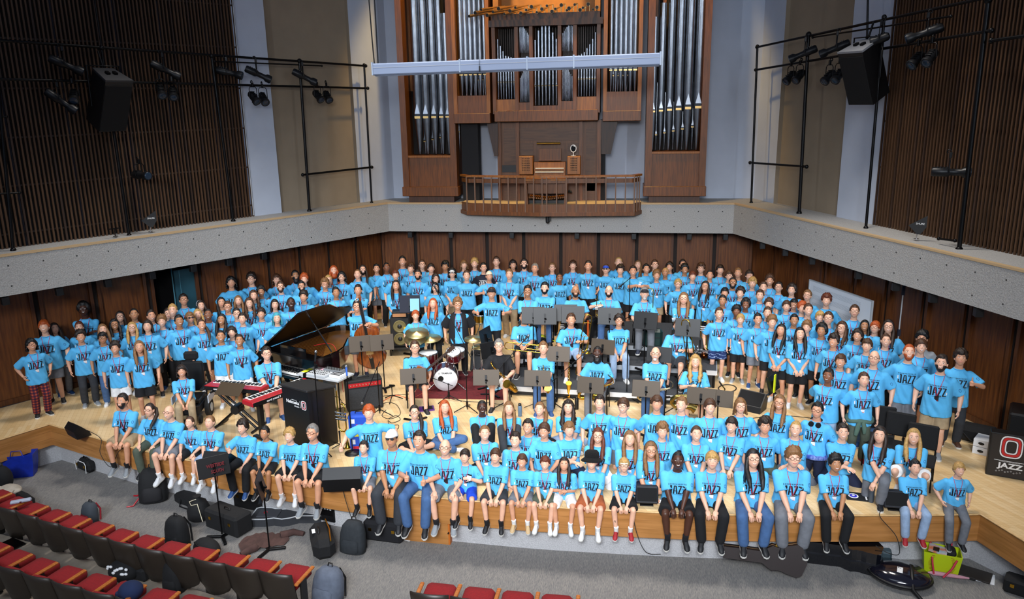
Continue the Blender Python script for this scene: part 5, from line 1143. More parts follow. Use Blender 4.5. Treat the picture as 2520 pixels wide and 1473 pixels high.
# antenna paddles and small stand plates on the ledges
def antenna(p, rz, label):
    t = thing('antenna', label, 'antenna', p, rz); T = M.Rotation(R(90), 4, 'X')
    m = MB(); m.prism([(-.16, .02), (.15, .22), (.15, .0), (.06, -.14), (.0, -.14)], .03, 0, M.Translation((0, .015, .24)) @ T); m.build('paddle', BLACK, t)
    MB().cyl((0, 0, 0), (0, 0, .12), .012).cyl((0, 0, 0), (0, 0, .01), .05).build('stand', STEEL, t)
    tm = text_mb('SHURE', .05, .001); MB().join(tm, 0, M.Translation((.04, -.017, .30)) @ T).build('lettering', WHITE, t)
p = wl(371, 570, -.1); p.z = 3.30; antenna(p, R(33), 'black antenna paddle with white lettering on the left ledge'); p = wr(2255, 588, -.1); p.z = 3.30; antenna(p, R(-22), 'black antenna paddle with white lettering on the right ledge')
p = wl(284, 582, -.1); p.z = 3.30; t = thing('small_stand', 'low black bar stand on the left ledge beside the antenna', 'stand', p, ang); MB().box((0, 0, .17), (.28, .03, .02)).build('bar', BLACKM, t); MB().cyl((0, 0, 0), (0, 0, .16), .010).cyl((0, 0, 0), (0, 0, .01), .05).build('post', BLACKM, t)

# ---- the band's corner of the stage
GOLDW = mat('soundboard', '8e5c26', .35, .3, .15, 6); PIANOB = mat('piano_black', '08080a', .08, 0, coat=1); STANDB = mat('stand_brown', '46392a', .5, .2); PAPER = mat('paper', 'e9ebee', .8)
YEL = mat('yellow_card', 'd8e010', .7); REDK = mat('keyboard_red', 'a80d1c', .35, 0, coat=.3); BOARD = mat('board_grey', '5d6066', .6); AMPG = mat('amp_cloth', '2c2e31', .9, 0, .2, 60); NAVY = mat('navy_case', '14192c', .7)
# risers
def riser(a, b, z, dep, label):
    a, b = V(a), V(b); d = b-a; L = d.length; rz = math.atan2(d.y, d.x); t = thing('riser', label, 'riser', (a.x, a.y, 0), rz, 'band risers')
    MB().box((L/2, dep/2, z-.03), (L, dep, .055), 0, 0).build('deck', mat('riser_carpet', '3b3d41', .95, 0, .15, 30), t)
    MB().box((L/2, -.008, z-.05), (L, .016, .10), 0).box((-.008, dep/2, z-.05), (.016, dep, .1), 0).box((L+.008, dep/2, z-.05), (.016, dep, .1), 0).build('aluminium_edge', mat('aluminium', 'd4d8de', .3, .5), t)
    MB().box((L/2, .06, (z-.1)/2), (L-.04, .02, z-.1), 0).build('skirt', BLACK, t)
    for x in (.05, L-.05):
        for y in (.05, dep-.05): MB().cyl((x, y, 0), (x, y, z-.06), .022).build('leg', BLACKM, t)
riser((-2.36, 15.24), (1.35, 15.0), .20, 1.22, 'low black riser with bright metal edge behind the front saxophone row')
riser((-2.34, 16.44), (1.97, 16.03),   .40, .66, 'middle black riser with bright metal edge under the trombone row')
riser((-1.5, 17.12), (2.0, 16.88), .60, 2.0, 'highest black riser under the trumpet row')
t = thing('rug', 'dark red rug under the drum kit', 'rug', (-3.4, 15.75, 0), R(3)); MB().box((0, 0, .006), (2.0, 1.7, .012)).build('pile', mat('rug_red', '5e1218', .95, 0, .25, 20), t)
# grand piano
t = thing('grand_piano', 'black grand piano with raised lid in front of the left group', 'piano', (-6.83, 14.42, 0), R(-22))
out = [(-.76, 0), (-.76, 1.9)]+[(-.76+.40*(1-math.cos(a)), 1.9+.46*math.sin(a)) for a in [R(18*i) for i in range(1, 6)]]+[(-.20, 2.36), (.0, 2.26), (.12, 2.06), (.20, 1.78), (.32, 1.50), (.50, 1.24), (.66, 1.0), (.75, .74), (.76, .5), (.76, 0)]
m = MB(); n = len(out); inn = [(x*.93, .05+y*.955) for x, y in out]
m.add([(x, y, z) for z in (.64, 1.00) for x, y in out]+[(x, y, z) for z in (1.0, .70) for x, y in inn], [(i, (i+1) % n, n+(i+1) % n, n+i) for i in range(n)]+[(n+i, n+(i+1) % n, 2*n+(i+1) % n, 2*n+i) for i in range(n)]+[(2*n+i, 2*n+(i+1) % n, 3*n+(i+1) % n, 3*n+i) for i in range(n)]+[tuple(range(n))]); m.build('rim', PIANOB, t)
m = MB(); m.add([(x, y, .88) for x, y in inn], [tuple(range(n))], 0); m.build('iron_frame', GOLDW, t)
m = MB()
for i in range(16): x = -.62+.075*i; m.cyl((x, .45, .90), (x-.02*i*.3-.0, 1.9-.085*i, .90), .006, None, 4)
m.box((0, .40, .905), (1.36, .06, .03)); m.build('strings', mat('copper_strings', '7a4520', .3, .8), t)
m = MB(); m.box((0, -.12, .655), (1.50, .26, .05)); m.box((-.72, -.10, .74), (.08, .30, .14)); m.box((.72, -.10, .74), (.08, .30, .14)); m.box((0, .06, .86), (1.46, .03, .26)); m.box((0, .15, 1.005), (1.5, .25, .02)); m.build('key_slip', PIANOB, t)
m = MB()
for i in range(52): m.box((-.61+.0239*i, -.10, .70), (.0225, .15, .02), 0)
for i in range(52):
    if i % 7 not in (1, 4): m.box((-.598+.0239*i, -.07, .715), (.011, .09, .02), 1)
m.build('keyboard', [mat('key_white', 'eeeeea', .3), BLACK], t)
m = MB(); m.box((0, .14, 1.06), (.72, .02, .16), 0, 0, M.Translation((0, .05, 0)) @ M.Rotation(R(0), 4, 'X')); m.build('music_desk', PIANOB, t)
LT = M.Translation((-.76, 0, 1.01)) @ M.Rotation(R(-38), 4, 'Y') @ M.Translation((.76, 0, 0)); m = MB(); m.prism([(x, y) for x, y in out if y > .3 or 1], .025, 0, LT); m.build('lid', PIANOB, t)
m = MB(); m.add([LT @ V((x*.97, .02+y*.97, -.002)) for x, y in out], [tuple(range(n))]); m.build('lid_underside', mat('lid_sheen', '100b08', .3, 0), t)
m = MB(); m.cyl((.66, .62, 1.0), LT @ V((.30, .66, 0)), .014, None, 8); m.build('prop_stick', PIANOB, t)
for x, y in ((-.6, .25), (.6, .25), (-.42, 1.95)):
    l = MB().box((x, y, .40), (.13, .13, .50), 0, .02).box((x, y, .16), (.09, .09, .10)).build('leg', PIANOB, t); MB().cyl((x-.03, y, .045), (x+.03, y, .045), .045, None, 10).box((x, y, .09), (.05, .05, .06)).build('caster', BRASS, l)
m = MB(); m.box((0, .20, .35), (.22, .05, .55)); m.box((0, .17, .08), (.26, .12, .05)); m.build('pedal_lyre', PIANOB, t)
# black upholstered boom mic inside the piano and a red cable
def mic_stand(p, rz, h, label, boom=None, head='dark', base='tripod', col=None):
    t = thing('microphone_stand', label, 'microphone stand', p, rz)
    if base == 'round': MB().lathe([(.14, 0), (.14, .018), (.05, .03), (.02, .05)], 20).build('base', BLACK, t)
    else:
        m = MB()
        for k in range(3): a = R(90+120*k); m.cyl((0, 0, .12), (.28*math.cos(a), .28*math.sin(a), .012), .010, None, 6)
        m.cyl((0, 0, .08), (0, 0, .20), .022); m.build('base', BLACKM, t)
    MB().cyl((0, 0, .03), (0, 0, h), .010, None, 8).build('pole', BLACKM, t)
    q = V((0, 0, h))
    if boom:
        e = q+V(boom); MB().cyl(q-V(boom)*.25, e, .008, None, 6).ell(q, (.02, .02, .02)).build('boom', BLACKM, t); d = V(boom).normalized()
    else: e = q; d = V((0, .55, .5)).normalized()
    mt = MB().cyl(e, e+d*.16, .013, .020, 10).build('microphone', mat('mic_body', '1c1c20', .4, .5) if not col else mat('mic_'+col, col, .4), t)
    MB().ell(e+d*.185, (.026, .026, .030), 10, 8).build('grille', mat('mic_grille', '8e9298', .35, .8), mt)
    return t
# keyboards
def keyboard(p, rz, w, label, text, back_face, tilt=0):
    t = thing('keyboard', label, 'keyboard', p, rz); m = MB()
    m.box((0, 0, 0), (w, .32, .085), 0, .012); m.box((0, -.10, .046), (w-.16, .16, .01), 1)
    for i in range(int((w-.18)/.0235)):
        x = -(w-.18)/2+.0235*i
        if i % 7 not in (2, 6): m.box((x+.0235, -.075, .058), (.012, .10, .016), 2)
    m.build('case', [REDK, mat('key_white', ''), BLACK], t)
    m = MB(); m.box((0, .165, 0), (w-.02, .006, .075)); m.box((0, -.05, -.047), (w-.04, .2, .01)); m.build('rear_panel', BLACK, t)
    tm = text_mb(text, .058, .001, None, .001); MB().join(tm, 0, frame((w*.18, .170, -.005), (-1, 0, 0), (0, 0, 1))).build('lettering', WHITE, t)
    return t
T = keyboard((-7.27, 13.10, .80), R(180-6), 1.20, 'red keyboard on a folding cross-legged stand', 'nord electro 6', 1)
t = thing('keyboard_stand', 'black cross-legged stand under the red keyboard', 'stand', (-7.27, 13.05, 0), R(-6))
m = MB()
for y in (-.06, .06): m.cyl((-.42, y, .03), (.42, y, .74), .022, None, 8); m.cyl((.42, y, .03), (-.42, y, .74), .022, None, 8)
m.build('cross_legs', BLACKM, t); MB().cyl((0, -.1, .385), (0, .1, .385), .09, None, 14).build('pivot', BLACK, t)
for x in (-.42, .42): MB().cyl((x, -.25, .03), (x, .25, .03), .022).build('foot', BLACK, t); MB().cyl((x, -.18, .74), (x, .18, .74), .02).build('arm', BLACK, t)
p_ = G(566, 957, .89); t = thing('music_rest', 'flat brown music rest leaning over the red keyboard', 'music rest', p_, R(-6)); MB().box((0, 0, 0), (.52, .01, .30), 0, .003, M.Rotation(R(-58), 4, 'X')).build('board', STANDB, t); MB().cyl((-.15, .05, -.02), (-.15, .0, -.09), .008).cyl((.15, .05, -.02), (.15, .0, -.09), .008).build('prong', BLACKM, t)
ga, gb = V((-6.55, 12.24)), V((-5.86, 13.50)); dd = (gb-ga).normalized(); gc = (ga+gb)/2
T = keyboard((gc.x-.12, gc.y+.05, .80), math.atan2(-dd.y, -dd.x), 1.40, 'longer red keyboard running from the front towards the lectern', 'nord grand 2', 1)
t = thing('keyboard_stand', 'black pedestal stand under the longer red keyboard', 'stand', (gc.x-.12, gc.y+.05, 0), math.atan2(dd.y, dd.x))
for x in (-.45, .45): MB().box((x, 0, .37), (.08, .10, .70)).build('leg', BLACK, t); MB().box((x, 0, .03), (.10, .50, .05), 0, .01).build('foot', BLACK, t)
MB().box((0, 0, .72), (1.1, .08, .05)).build('rail', BLACK, t)
# lectern with white lettering
la, lb_ = V((-5.99, 12.30)), V((-5.40, 12.02)); dd = (lb_-la).normalized(); rz = math.atan2(dd.y, dd.x); c = (la+lb_)/2
t = thing('lectern', 'tall black lectern with white university lettering behind the stage edge', 'lectern', (c.x-dd.y*0+.02, c.y+.0, 0), rz)
w = .66; dp = .62; H_ = 1.17
m = MB(); m.add([(-w/2, 0, 0), (w/2, 0, 0), (w/2, dp, 0), (-w/2, dp, 0), (-w/2, 0, H_-.0), (w/2, 0, H_-.0), (w/2, dp, H_-.12), (-w/2, dp, H_-.12)], [(0, 1, 5, 4), (1, 2, 6, 5), (2, 3, 7, 6), (3, 0, 4, 7), (4, 5, 6, 7)]); m.build('cabinet', mat('lectern_black', '0a0a0c', .35), t)
m = MB(); m.box((0, dp/2, H_-.03), (w+.05, dp+.06, .04), 0, .01, M.Translation((0, 0, 0)) @ M.Translation((0, dp/2, H_)) @ M.Rotation(R(-10), 4, 'X') @ M.Translation((0, -dp/2, -H_))); m.build('top', mat('lectern_top', '1c1c1e', .6), t)
fr = frame((0, -.003, 0), (1, 0, 0), (0, 0, 1)); m = MB(); m.join(text_mb('Nebraska', .085, .001, None, .002), 0, fr @ M.Translation((-.07, H_-.25, 0))); m.join(text_mb('Omaha', .042, .001), 0, fr @ M.Translation((.03, H_-.315, 0))); m.join(text_mb('UNIVERSITY OF', .018, .001), 0, fr @ M.Translation((-.03, H_-.205, 0))); m.box((.125, -.004, H_-.26), (.005, .002, .13)); m.build('lettering', WHITE, t)
def big_o(mb, c, w, h, th, T, mi):
    o = []
    for k in range(24):
        a = 2*pi*k/24; ca, sa = math.cos(a), math.sin(a); e = .55
        x, y = math.copysign(abs(ca)**e, ca), math.copysign(abs(sa)**e, sa)
        for q in (0, th): o.append(T @ V((c[0]+x*(w-q), c[1]+y*(h-q), 0)))
    mb.add(o, [(2*k, 2*k+1, (2*k+3) % 48, (2*k+2) % 48) for k in range(24)], mi)
m = MB(); F2 = frame((0, -.004, 0), (1, 0, 0), (0, 0, 1)); big_o(m, (.215, H_-.26), .062, .085, .012, F2, 0); big_o(m, (.215, H_-.26), .046, .069, .012, F2, 1); big_o(m, (.215, H_-.26), .030, .052, .010, F2, 0); m.build('emblem', [WHITE, RED], t)
# table of mixers
p = G(800, 918, .78); t = thing('equipment_table', 'small table covered with grey mixing gear behind the lectern', 'table', (p.x, p.y, 0), R(-18))
MB().box((0, 0, .76), (1.05, .5, .03)).build('table_top', LGREY, t)
for x in (-.48, .48):
    for y in (-.2, .2): MB().cyl((x, y, 0), (x, y, .75), .014).build('leg', BLACKM, t)
gear = [('mixer', 'grey flat mixer nearest the lectern on the gear table', (-.05, -.1, .775), (.46, .28, .05), LGREY), ('effects_unit', 'silver rack box at the back of the gear table', (.12, .14, .775), (.44, .16, .07), mat('rack_silver', '8f9398', .4, .4)), ('effects_unit', 'white effects box with cables on the right of the gear table', (.36, -.06, .775), (.26, .2, .06), PAPER)]
for nm, lab, o, sz, mm_ in gear:
    q = V((p.x, p.y, 0))+rot(o, R(-18)); g = thing(nm, lab, 'audio gear', q, R(-18)); MB().box((0, 0, sz[2]/2), sz, 0, .008).build('case', mm_, g); m = MB()
    for i in range(10):
        for k in range(3): m.cyl((-sz[0]*.42+sz[0]*.09*i, -sz[1]*.3+sz[1]*.3*k, sz[2]), (-sz[0]*.42+sz[0]*.09*i, -sz[1]*.3+sz[1]*.3*k, sz[2]+.015), .009, None, 6)
    m.build('knobs', BLACK, g)
q = V((p.x, p.y, .776))+rot((-.36, -.02, 0), R(-18)); g = thing('paper_sheet', 'bright yellow sheet lying on the gear table', 'paper', q, R(-25)); MB().box((0, 0, .001), (.30, .2, .002)).build('sheet', YEL, g)
q = V((p.x, p.y, .776))+rot((-.30, .15, 0), R(-18)); g = thing('paper_sheet', 'pink sheet behind the bright yellow one on the gear table', 'paper', q, R(-10)); MB().box((0, 0, .001), (.28, .2, .002)).build('sheet', mat('pink_paper', 'd8a8b8', .8), g)
# amplifiers
def amp(p, rz, w, d, h, label, style):
    t = thing('amplifier', label, 'amplifier', p, rz); T = M.Rotation(R(-12), 4, 'X') if style == 'tilt' else M.Identity(4)
    m = MB(); m.box((0, 0, h/2), (w, d, h), 0, .015, T); m.build('cabinet', mat('tolex', '131314', .7, 0, 0, 90, .3), t)
    if style in ('combo', 'tilt'):
        m = MB(); m.box((0, -d/2-.004, h*.40), (w-.07, .012, h*.66), 0, 0, T); m.build('speaker_cloth', AMPG, t)
        m = MB(); m.box((0, -d/2-.004, h*.85), (w-.06, .014, h*.13), 0, 0, T); m.build('control_panel', REDK if style == 'combo' else BLACKM, t)
        m = MB()
        for i in range(9): m.cyl(T @ V((-w*.38+w*.085*i, -d/2, h*.86)), T @ V((-w*.38+w*.085*i, -d/2-.03, h*.86)), .012, None, 6)
        m.build('knobs', STEEL, t); m = MB(); m.tube([T @ V(q) for q in ((-.12, 0, h), (-.10, 0, h+.03), (.10, 0, h+.03), (.12, 0, h))], .012, 5); m.build('handle', BLACK, t)
    else:
        for z in (h*.28, h*.72):
            s = MB().lathe([(w*.34, 0), (w*.34, .015), (w*.26, .012), (w*.24, -.01), (w*.06, -.02), (.01, -.01)], 22, 0, M.Translation((0, -d/2-.002, z)) @ M.Rotation(R(90), 4, 'X')).build('speaker_cone', mat('cone_tan', '6e6238', .6), t); MB().ell((0, -d/2-.012, z), (w*.12, .02, w*.12), 12, 6).build('dust_cap', BLACK, s)
        m = MB(); m.box((w*.30, -d/2-.016, h*.52), (.075, .004, h*.36)); m.build('yellow_strip', mat('amp_yellow', 'e0b416', .6), t)
    for x in (-w*.4, w*.4): MB().box((x, 0, .0), (.05, d*.7, .02), 0).build('foot', BLACK, t)
    return t
amp((-5.17, 14.25, .01), R(28), .72, .30, .64, 'black guitar amplifier with a red control panel behind the blue case', 'combo')
p = G(982, 853, .22); amp((p.x, p.y+.2, .22), R(12), .46, .40, .72, 'tall bass cabinet with two round speakers and a yellow strip', 'bass')
tb = thing('bass_amplifier', 'small bass amplifier head standing on the tall bass cabinet', 'amplifier', (p.x, p.y+.2, .945), R(12)); MB().box((0, 0, .075), (.36, .28, .14), 0, .01).build('case', BLACK, tb); MB().box((0, -.142, .06), (.32, .01, .08)).build('front_panel', mat('amp_face', 'b07a50', .4), tb)
t = thing('amp_stool', 'black low platform under the tall bass cabinet', 'stand', (p.x, p.y+.2, 0), R(12)); MB().box((0, 0, .19), (.60, .5, .05)).build('platform', BLACK, t)
for x in (-.25, .25):
    for y in (-.2, .2): MB().cyl((x, y, 0), (x, y, .17), .018).build('leg', BLACK, t)
amp(G(1190, 912, 0), R(-8), .56, .30, .46, 'black keyboard amplifier on the floor behind the saxophonist in black', 'tilt')
# double bass
def double_bass(p, rz, lean):
    t = thing('double_bass', 'brown double bass held upright behind the music stands', 'double bass', p, rz); T = M.Rotation(R(lean), 4, 'Y') @ M.Rotation(R(8), 4, 'X')
    o = []
    for k in range(21):
        f = k/20; z = 1.10*f; w = .335*math.sin(min(1, f/.28)*pi/2)**.6 if f < .28 else (.335-.125*math.sin((f-.28)/.26*pi/2) if f < .54 else (.21+.05*math.sin((f-.54)/.22*pi/2) if f < .76 else .26*max(0, 1-((f-.76)/.24)**2.2)+.03)); o.append((max(w, .03), z))
    poly = o+[(-w, z) for w, z in o[::-1]]; T2 = T @ M.Translation((0, 0, .20)) @ M.Rotation(R(90), 4, 'X')
    W2 = mat('bass_wood', '6e3010', .25, 0, coat=.6, c2='8e4818', scale=5, stretch=(5, 5, 1)); m = MB(); n = len(poly)
    rings = [[T2 @ V((x*k, .55+(y-.55)*k, z)) for x, y in poly] for k, z in ((.90, -.11), (1, -.085), (1, .085), (.90, .115), (.5, .135))]
    m.loft(rings); m.build('body', W2, t)
    m = MB(); m.tube([T @ V(q) for q in ((0, -.11, 1.20), (0, -.06, 1.55), (0, -.05, 1.86), (0, -.06, 1.95))], [.035, .026, .022, .03], 8); m.tube([T @ V((0, -.05-.03*math.cos(a), 1.96+.03*math.sin(a))) for a in [R(40*i) for i in range(10)]], .02, 6); m.build('neck', W2, t)
    m = MB(); m.box((0, -.135, 1.34), (.062, .02, 1.10), 0, 0, T); m.build('fingerboard', BLACK, t)
    m = MB()
    for i in range(4): m.cyl(T @ V((-.027+.018*i, -.150, 1.90)), T @ V((-.05+.033*i, -.215, .66)), .0025, None, 4); m.cyl(T @ V((-.05+.033*i, -.215, .66)), T @ V((-.02+.014*i, -.15, .50)), .0025, None, 4)
    m.build('strings', STEEL, t); m = MB(); m.box((0, -.175, .66), (.16, .02, .08), 0, 0, T); m.build('bridge', mat('bridge_maple', 'd8b070', .5), t)
    m = MB(); m.add([T @ V(q) for q in ((-.05, -.15, .52), (.05, -.15, .52), (.035, -.135, .24), (-.035, -.135, .24))], [(0, 1, 2, 3)]); m.build('tailpiece', BLACK, t)
    for s in (-1, 1): m = MB(); m.tube([T @ V((s*(.13+.02*math.sin(a*2)), -.118, .66+.13*math.cos(a))) for a in [R(18*i) for i in range(11)]], .008, 4); m.build('f_hole', BLACK, t)
    for i in range(4): m = MB(); m.cyl(T @ V((-.05 if i % 2 else .05, -.05, 1.86+.02*i)), T @ V((-.10 if i % 2 else .10, -.05, 1.86+.02*i)), .010, .016, 8); m.build('tuning_peg', STEEL, t)
    m = MB(); m.cyl(T @ V((0, 0, .2)), T @ V((0, 0, .0)), .010, .004); m.build('end_pin', STEEL, t)
double_bass((-5.55, 16.15, 0), R(12), -6)
# drum kit
t = thing('drum_kit', 'wine red drum kit with white bass drum head in the middle', 'drum kit', (-3.75, 15.45, .012), R(12)); WINE = mat('wine_shell', '4a0a12', .2, 0, coat=.7); HEADW = mat('drum_head', 'eef0f2', .5)
def drum(name, c, r, h, ax, shell, head_face=True, lugs=8):
    T = M.Translation(c) @ ax; m = MB(); m.lathe([(r, 0), (r, h)], 24, 0, T); o = m.build(name, shell, t)
    MB().lathe([(r*1.03, -.01), (r*1.05, .0), (r*1.05, .025), (r*1.0, .03)], 24, 0, T @ M.Translation((0, 0, h-.015))).lathe([(r*1.0, -.0), (r*1.05, .0), (r*1.05, .025), (r*1.03, .03)], 24, 0, T @ M.Translation((0, 0, -.012))).build('hoop', STEEL, o)
    MB().lathe([(.001, .004), (r*.98, .004), (r*.98, .0)], 24, 0, T @ M.Translation((0, 0, h+.012))).build('drum_head', HEADW, o)
    m = MB()
    for i in range(lugs): a = 2*pi*i/lugs; m.cyl(T @ V((r*1.04*math.cos(a), r*1.04*math.sin(a), .01)), T @ V((r*1.04*math.cos(a), r*1.04*math.sin(a), h-.01)), .008, None, 5)
    m.build('lug', STEEL, o); return o
FX = M.Rotation(R(90), 4, 'X')
o = drum('bass_drum', (0, .25, .26), .255, .40, FX, WINE); fr = frame((0, -.172, .26), (1, 0, 0), (0, 0, 1)); m = MB(); m.join(text_mb('YAMAHA', .055, .001, None, .002), 0, fr @ M.Translation((.03, .145, .002))); big_o(m, (-.13, .145), .018, .018, .005, fr @ M.Translation((0, 0, .003)), 0); m.build('lettering', BLACK, o)
m = MB(); m.lathe([(.05, 0), (.06, .006), (.06, .0)], 16, 0, M.Translation((-.10, -.172, .29)) @ FX); m.build('port_ring', BLACK, o)
for s in (-1, 1): MB().cyl((s*.24, .0, .12), (s*.42, -.14, .0), .012).build('spur', STEEL, o)
TX = M.Rotation(R(24), 4, 'X'); drum('rack_tom', (.18, .12, .62), .155, .20, M.Rotation(R(22), 4, 'X'), WINE); drum('floor_tom', (-.38, .62, .26), .20, .36, M.Identity(4), WINE); drum('snare_drum', (.25, .62, .52), .18, .14, M.Rotation(R(6), 4, 'X'), mat('snare_silver', 'c8ccd0', .2, 1))
for a, b in (((.18, .1, .45), (.18, .2, .75)), ((.05, .15, .45), (.12, .16, .72))): MB().cyl(a, b, .014).build('tom_post', STEEL, t)
for s in range(3): a = R(120*s); MB().cyl((-.38+.21*math.cos(a), .62+.21*math.sin(a), .40), (-.38+.23*math.cos(a), .62+.23*math.sin(a), 0), .010).build('floor_tom_leg', STEEL, t)
CYM = mat('cymbal_bronze', 'd8c992', .38, 1)
def cymbal(x, y, z, r, tilt, h=None):
    T = M.Translation((x, y, z)) @ M.Rotation(R(tilt), 4, 'X'); MB().lathe([(.012, .03), (.03, .028), (.05, .012), (r, -.012), (r, -.015), (.05, .008), (.012, .02)], 28, 0, T).build('cymbal', CYM, t); m = MB(); m.cyl((x, y, .05), (x, y, z+.03), .012, None, 8)
    for k in range(3): a = R(30+120*k); m.cyl((x, y, .30), (x+.26*math.cos(a), y+.26*math.sin(a), .0), .010, None, 6)
    m.build('cymbal_stand', STEEL, t)
cymbal(-.62, .75, 1.06, .26, 14); cymbal(-.66, .66, .95, .24, 24); cymbal(-.34, .90, .88, .25, 8); cymbal(.62, .40, .98, .20, 8); cymbal(.80, .42, .80, .19, 5); cymbal(.78, .46, .78, .19, 5)
m = MB(); m.cyl((.10, .95, .40), (.10, .95, .46), .16, None, 16); m.cyl((.10, .95, .02), (.10, .95, .4), .02); m.build('drum_throne', BLACKC, t)
# timbale behind the drums
t = thing('timbale_drum', 'shiny brass timbale drum left of the person giving two thumbs up', 'drum', G(1186, 868, 0), 0); m = MB(); m.lathe([(.17, .80), (.17, .98)], 22); m.build('shell', BRASS, t); MB().lathe([(.18, .97), (.185, .99), (.17, 1.0)], 22).lathe([(.175, .79), (.185, .80), (.18, .815)], 22).build('hoop', STEEL, t); MB().cyl((0, 0, .995), (0, 0, 1.0), .168, None, 22).build('drum_head', HEADW, t)
for k in range(3): a = R(90+120*k); MB().cyl((0, 0, .8), (.3*math.cos(a), .3*math.sin(a), 0), .012).build('leg', STEEL, t)
# music stands
def stand_proto():
    t = thing('music_stand', 'x', 'music stand'); T = M.Translation((0, .02, 1.02)) @ M.Rotation(R(-14), 4, 'X')
    MB().box((0, 0, 0), (.50, .012, .33), 0, .004, T).build('desk', STANDB, t); MB().box((0, .035, -.165), (.50, .07, .008), 0, 0, T).build('lip', STANDB, t)
    MB().box((0, -.02, -.02), (.04, .04, .14), 0, 0, T).cyl((0, -.03, .98), (.02, -.06, .98), .018, None, 8).build('desk_clamp', BLACKM, t)
    MB().cyl((0, -.01, .06), (0, -.01, .95), .012, None, 8).build('post', BLACKM, t)
    for k in range(3): a = R(30+120*k); MB().box((.13, 0, .02), (.26, .05, .03), 0, .006, M.Rotation(a, 4, 'Z')).build('foot', BLACKM, t)
    return t
MS = stand_proto(); ms_used = False
def mstand(px, py, zc, base, label, turn=0.0, col=None, h=None):
    """desk centre seen at px, py, zc metres above its floor"""
    global ms_used
    if base == .6:
        p = G(px, py, 1.52)
        if p.y < 17.25-.0686*(p.x+1.5): base, zc = .4, 1.12
    p = G(px, py, base+zc); rz = facing(p, turn); p.z = base
    o = MS if not ms_used else dup(MS, p, rz, label); ms_used = True
    o.location = p; o.rotation_euler = (0, 0, rz); o['label'] = label; o['group'] = 'music stands of the band'; o.scale = (1, 1, zc/1.02)
    if col:
        for c in o.children:
            if c.name.startswith(('desk', 'lip')) and 'clamp' not in c.name: c.material_slots[0].link = 'OBJECT'; c.material_slots[0].material = col
    return o
mstand(888, 846, 1.05, 0, 'left one of two brown music stands in front of the double bass', 4); mstand(940, 843, 1.05, 0, 'right one of two brown music stands in front of the double bass', 4)
mstand(1017, 926, .92, 0, 'brown music stand in front of the guitar player', 0); mstand(1196, 929, .92, 0, 'brown music stand in front of the saxophonist in black', -4); mstand(1322, 931, .92, 0, 'brown music stand in front of the brown boots', -6)
mstand(1453, 948, .92, 0, 'brown music stand in front of the gold saxophone', -10); mstand(1590, 957, .92, 0, 'brown music stand in front of the white goatee', -4); mstand(1725, 975, .90, 0, 'left one of two overlapping brown stands below the baritone saxophone', -8); mstand(1768, 980, .90, 0, 'right one of two overlapping brown stands below the baritone saxophone', -8)
mstand(1371, 871, .92, .2, 'brown music stand below the pale denim shorts', -5); mstand(1483, 853, .92, .2, 'tilted brown music stand above the gold saxophonist', -16); mstand(1622, 872, .92, .2, 'dark music stand behind the bald white goatee', -12, BLACK)
mstand(1312, 776, .92, .6, 'left black stand of the trumpet row before the black beard', 0, BLACK); mstand(1341, 778, .92, .6, 'black stand half green just right of the left trumpet row stand', 0, BLACK); mstand(1392, 770, .92, .6, 'black stand before the bald person in black trousers, behind left', 0, BLACK); mstand(1410, 774, .92, .6, 'black stand before the bald person in black trousers, nearer right', 0, BLACK); mstand(1500, 778, .92, .6, 'black stand before the raised hand with trumpet', -4, BLACK); mstand(1588, 789, .92, .6, 'black stand before the white beard and dark cap', -14, BLACK); mstand(1692, 806, .92, .6, 'black stand before the long blond hair with round glasses', -5, BLACK)
mstand(1198, 828, 1.15, 0, 'large black stand turned sideways behind the drums', 62, BLACK); mstand(1210, 860, 1.0, 0, 'black stand behind the head of the saxophonist in black', 30, BLACK)
o = mstand(1905, 943, .95, 0, 'stand with a yellow and black folder at right beside the floor monitor', 70, BLACK); p = G(1905, 940, .97); t = thing('folder', 'yellow and black folder resting on the right stand', 'folder', p+V((-.02, -.06, -.1)), facing(p, 70)); MB().box((0, -.02, .1), (.06, .02, .34)).build('cover', YEL, t)
o = mstand(1008, 748, 1.30, 0, 'navy stand with white UN MUSIC lettering', -8, NAVY); p = V(o.location); rz = o.rotation_euler.z
fr = frame((0, -.012, 0), (1, 0, 0), (0, .24, 1)); m = MB(); m.join(text_mb('UN', .085, .001, None, .002), 0, fr @ M.Translation((-.10, 1.07, .004))); m.join(text_mb('MUSIC', .085, .001, None, .002), 0, fr @ M.Translation((-.07, .985, .004))); m.build('lettering', WHITE, o)
g = thing('paper_sheet', 'pale blue programme sheet clipped on the navy UN MUSIC stand', 'paper', p+rot((.13, -.07, 1.30), rz), rz); MB().box((0, 0, 0), (.22, .006, .30), 0, 0, M.Rotation(R(-14), 4, 'X')).build('sheet', mat('blue_paper', '8fc6e6', .8), g)
p = G(1343, 833, .66); t = thing('folder', 'bright yellow folder lying behind the brown boots player', 'folder', (p.x, p.y, .66), R(20)); MB().box((0, 0, .04), (.42, .22, .01), 0, 0, M.Rotation(R(25), 4, 'Y')).build('cover', YEL, t); MB().box((0, 0, -.03), (.34, .18, .10), 0, .01).build('stack', BLACK, t)
p = G(1217, 955, .02); t = thing('paper_sheet', 'blue sheet lying at the right side of the red rug', 'paper', p, R(-20)); MB().box((0, 0, .002), (.30, .22, .004)).build('sheet', mat('blue_paper', ''), t)
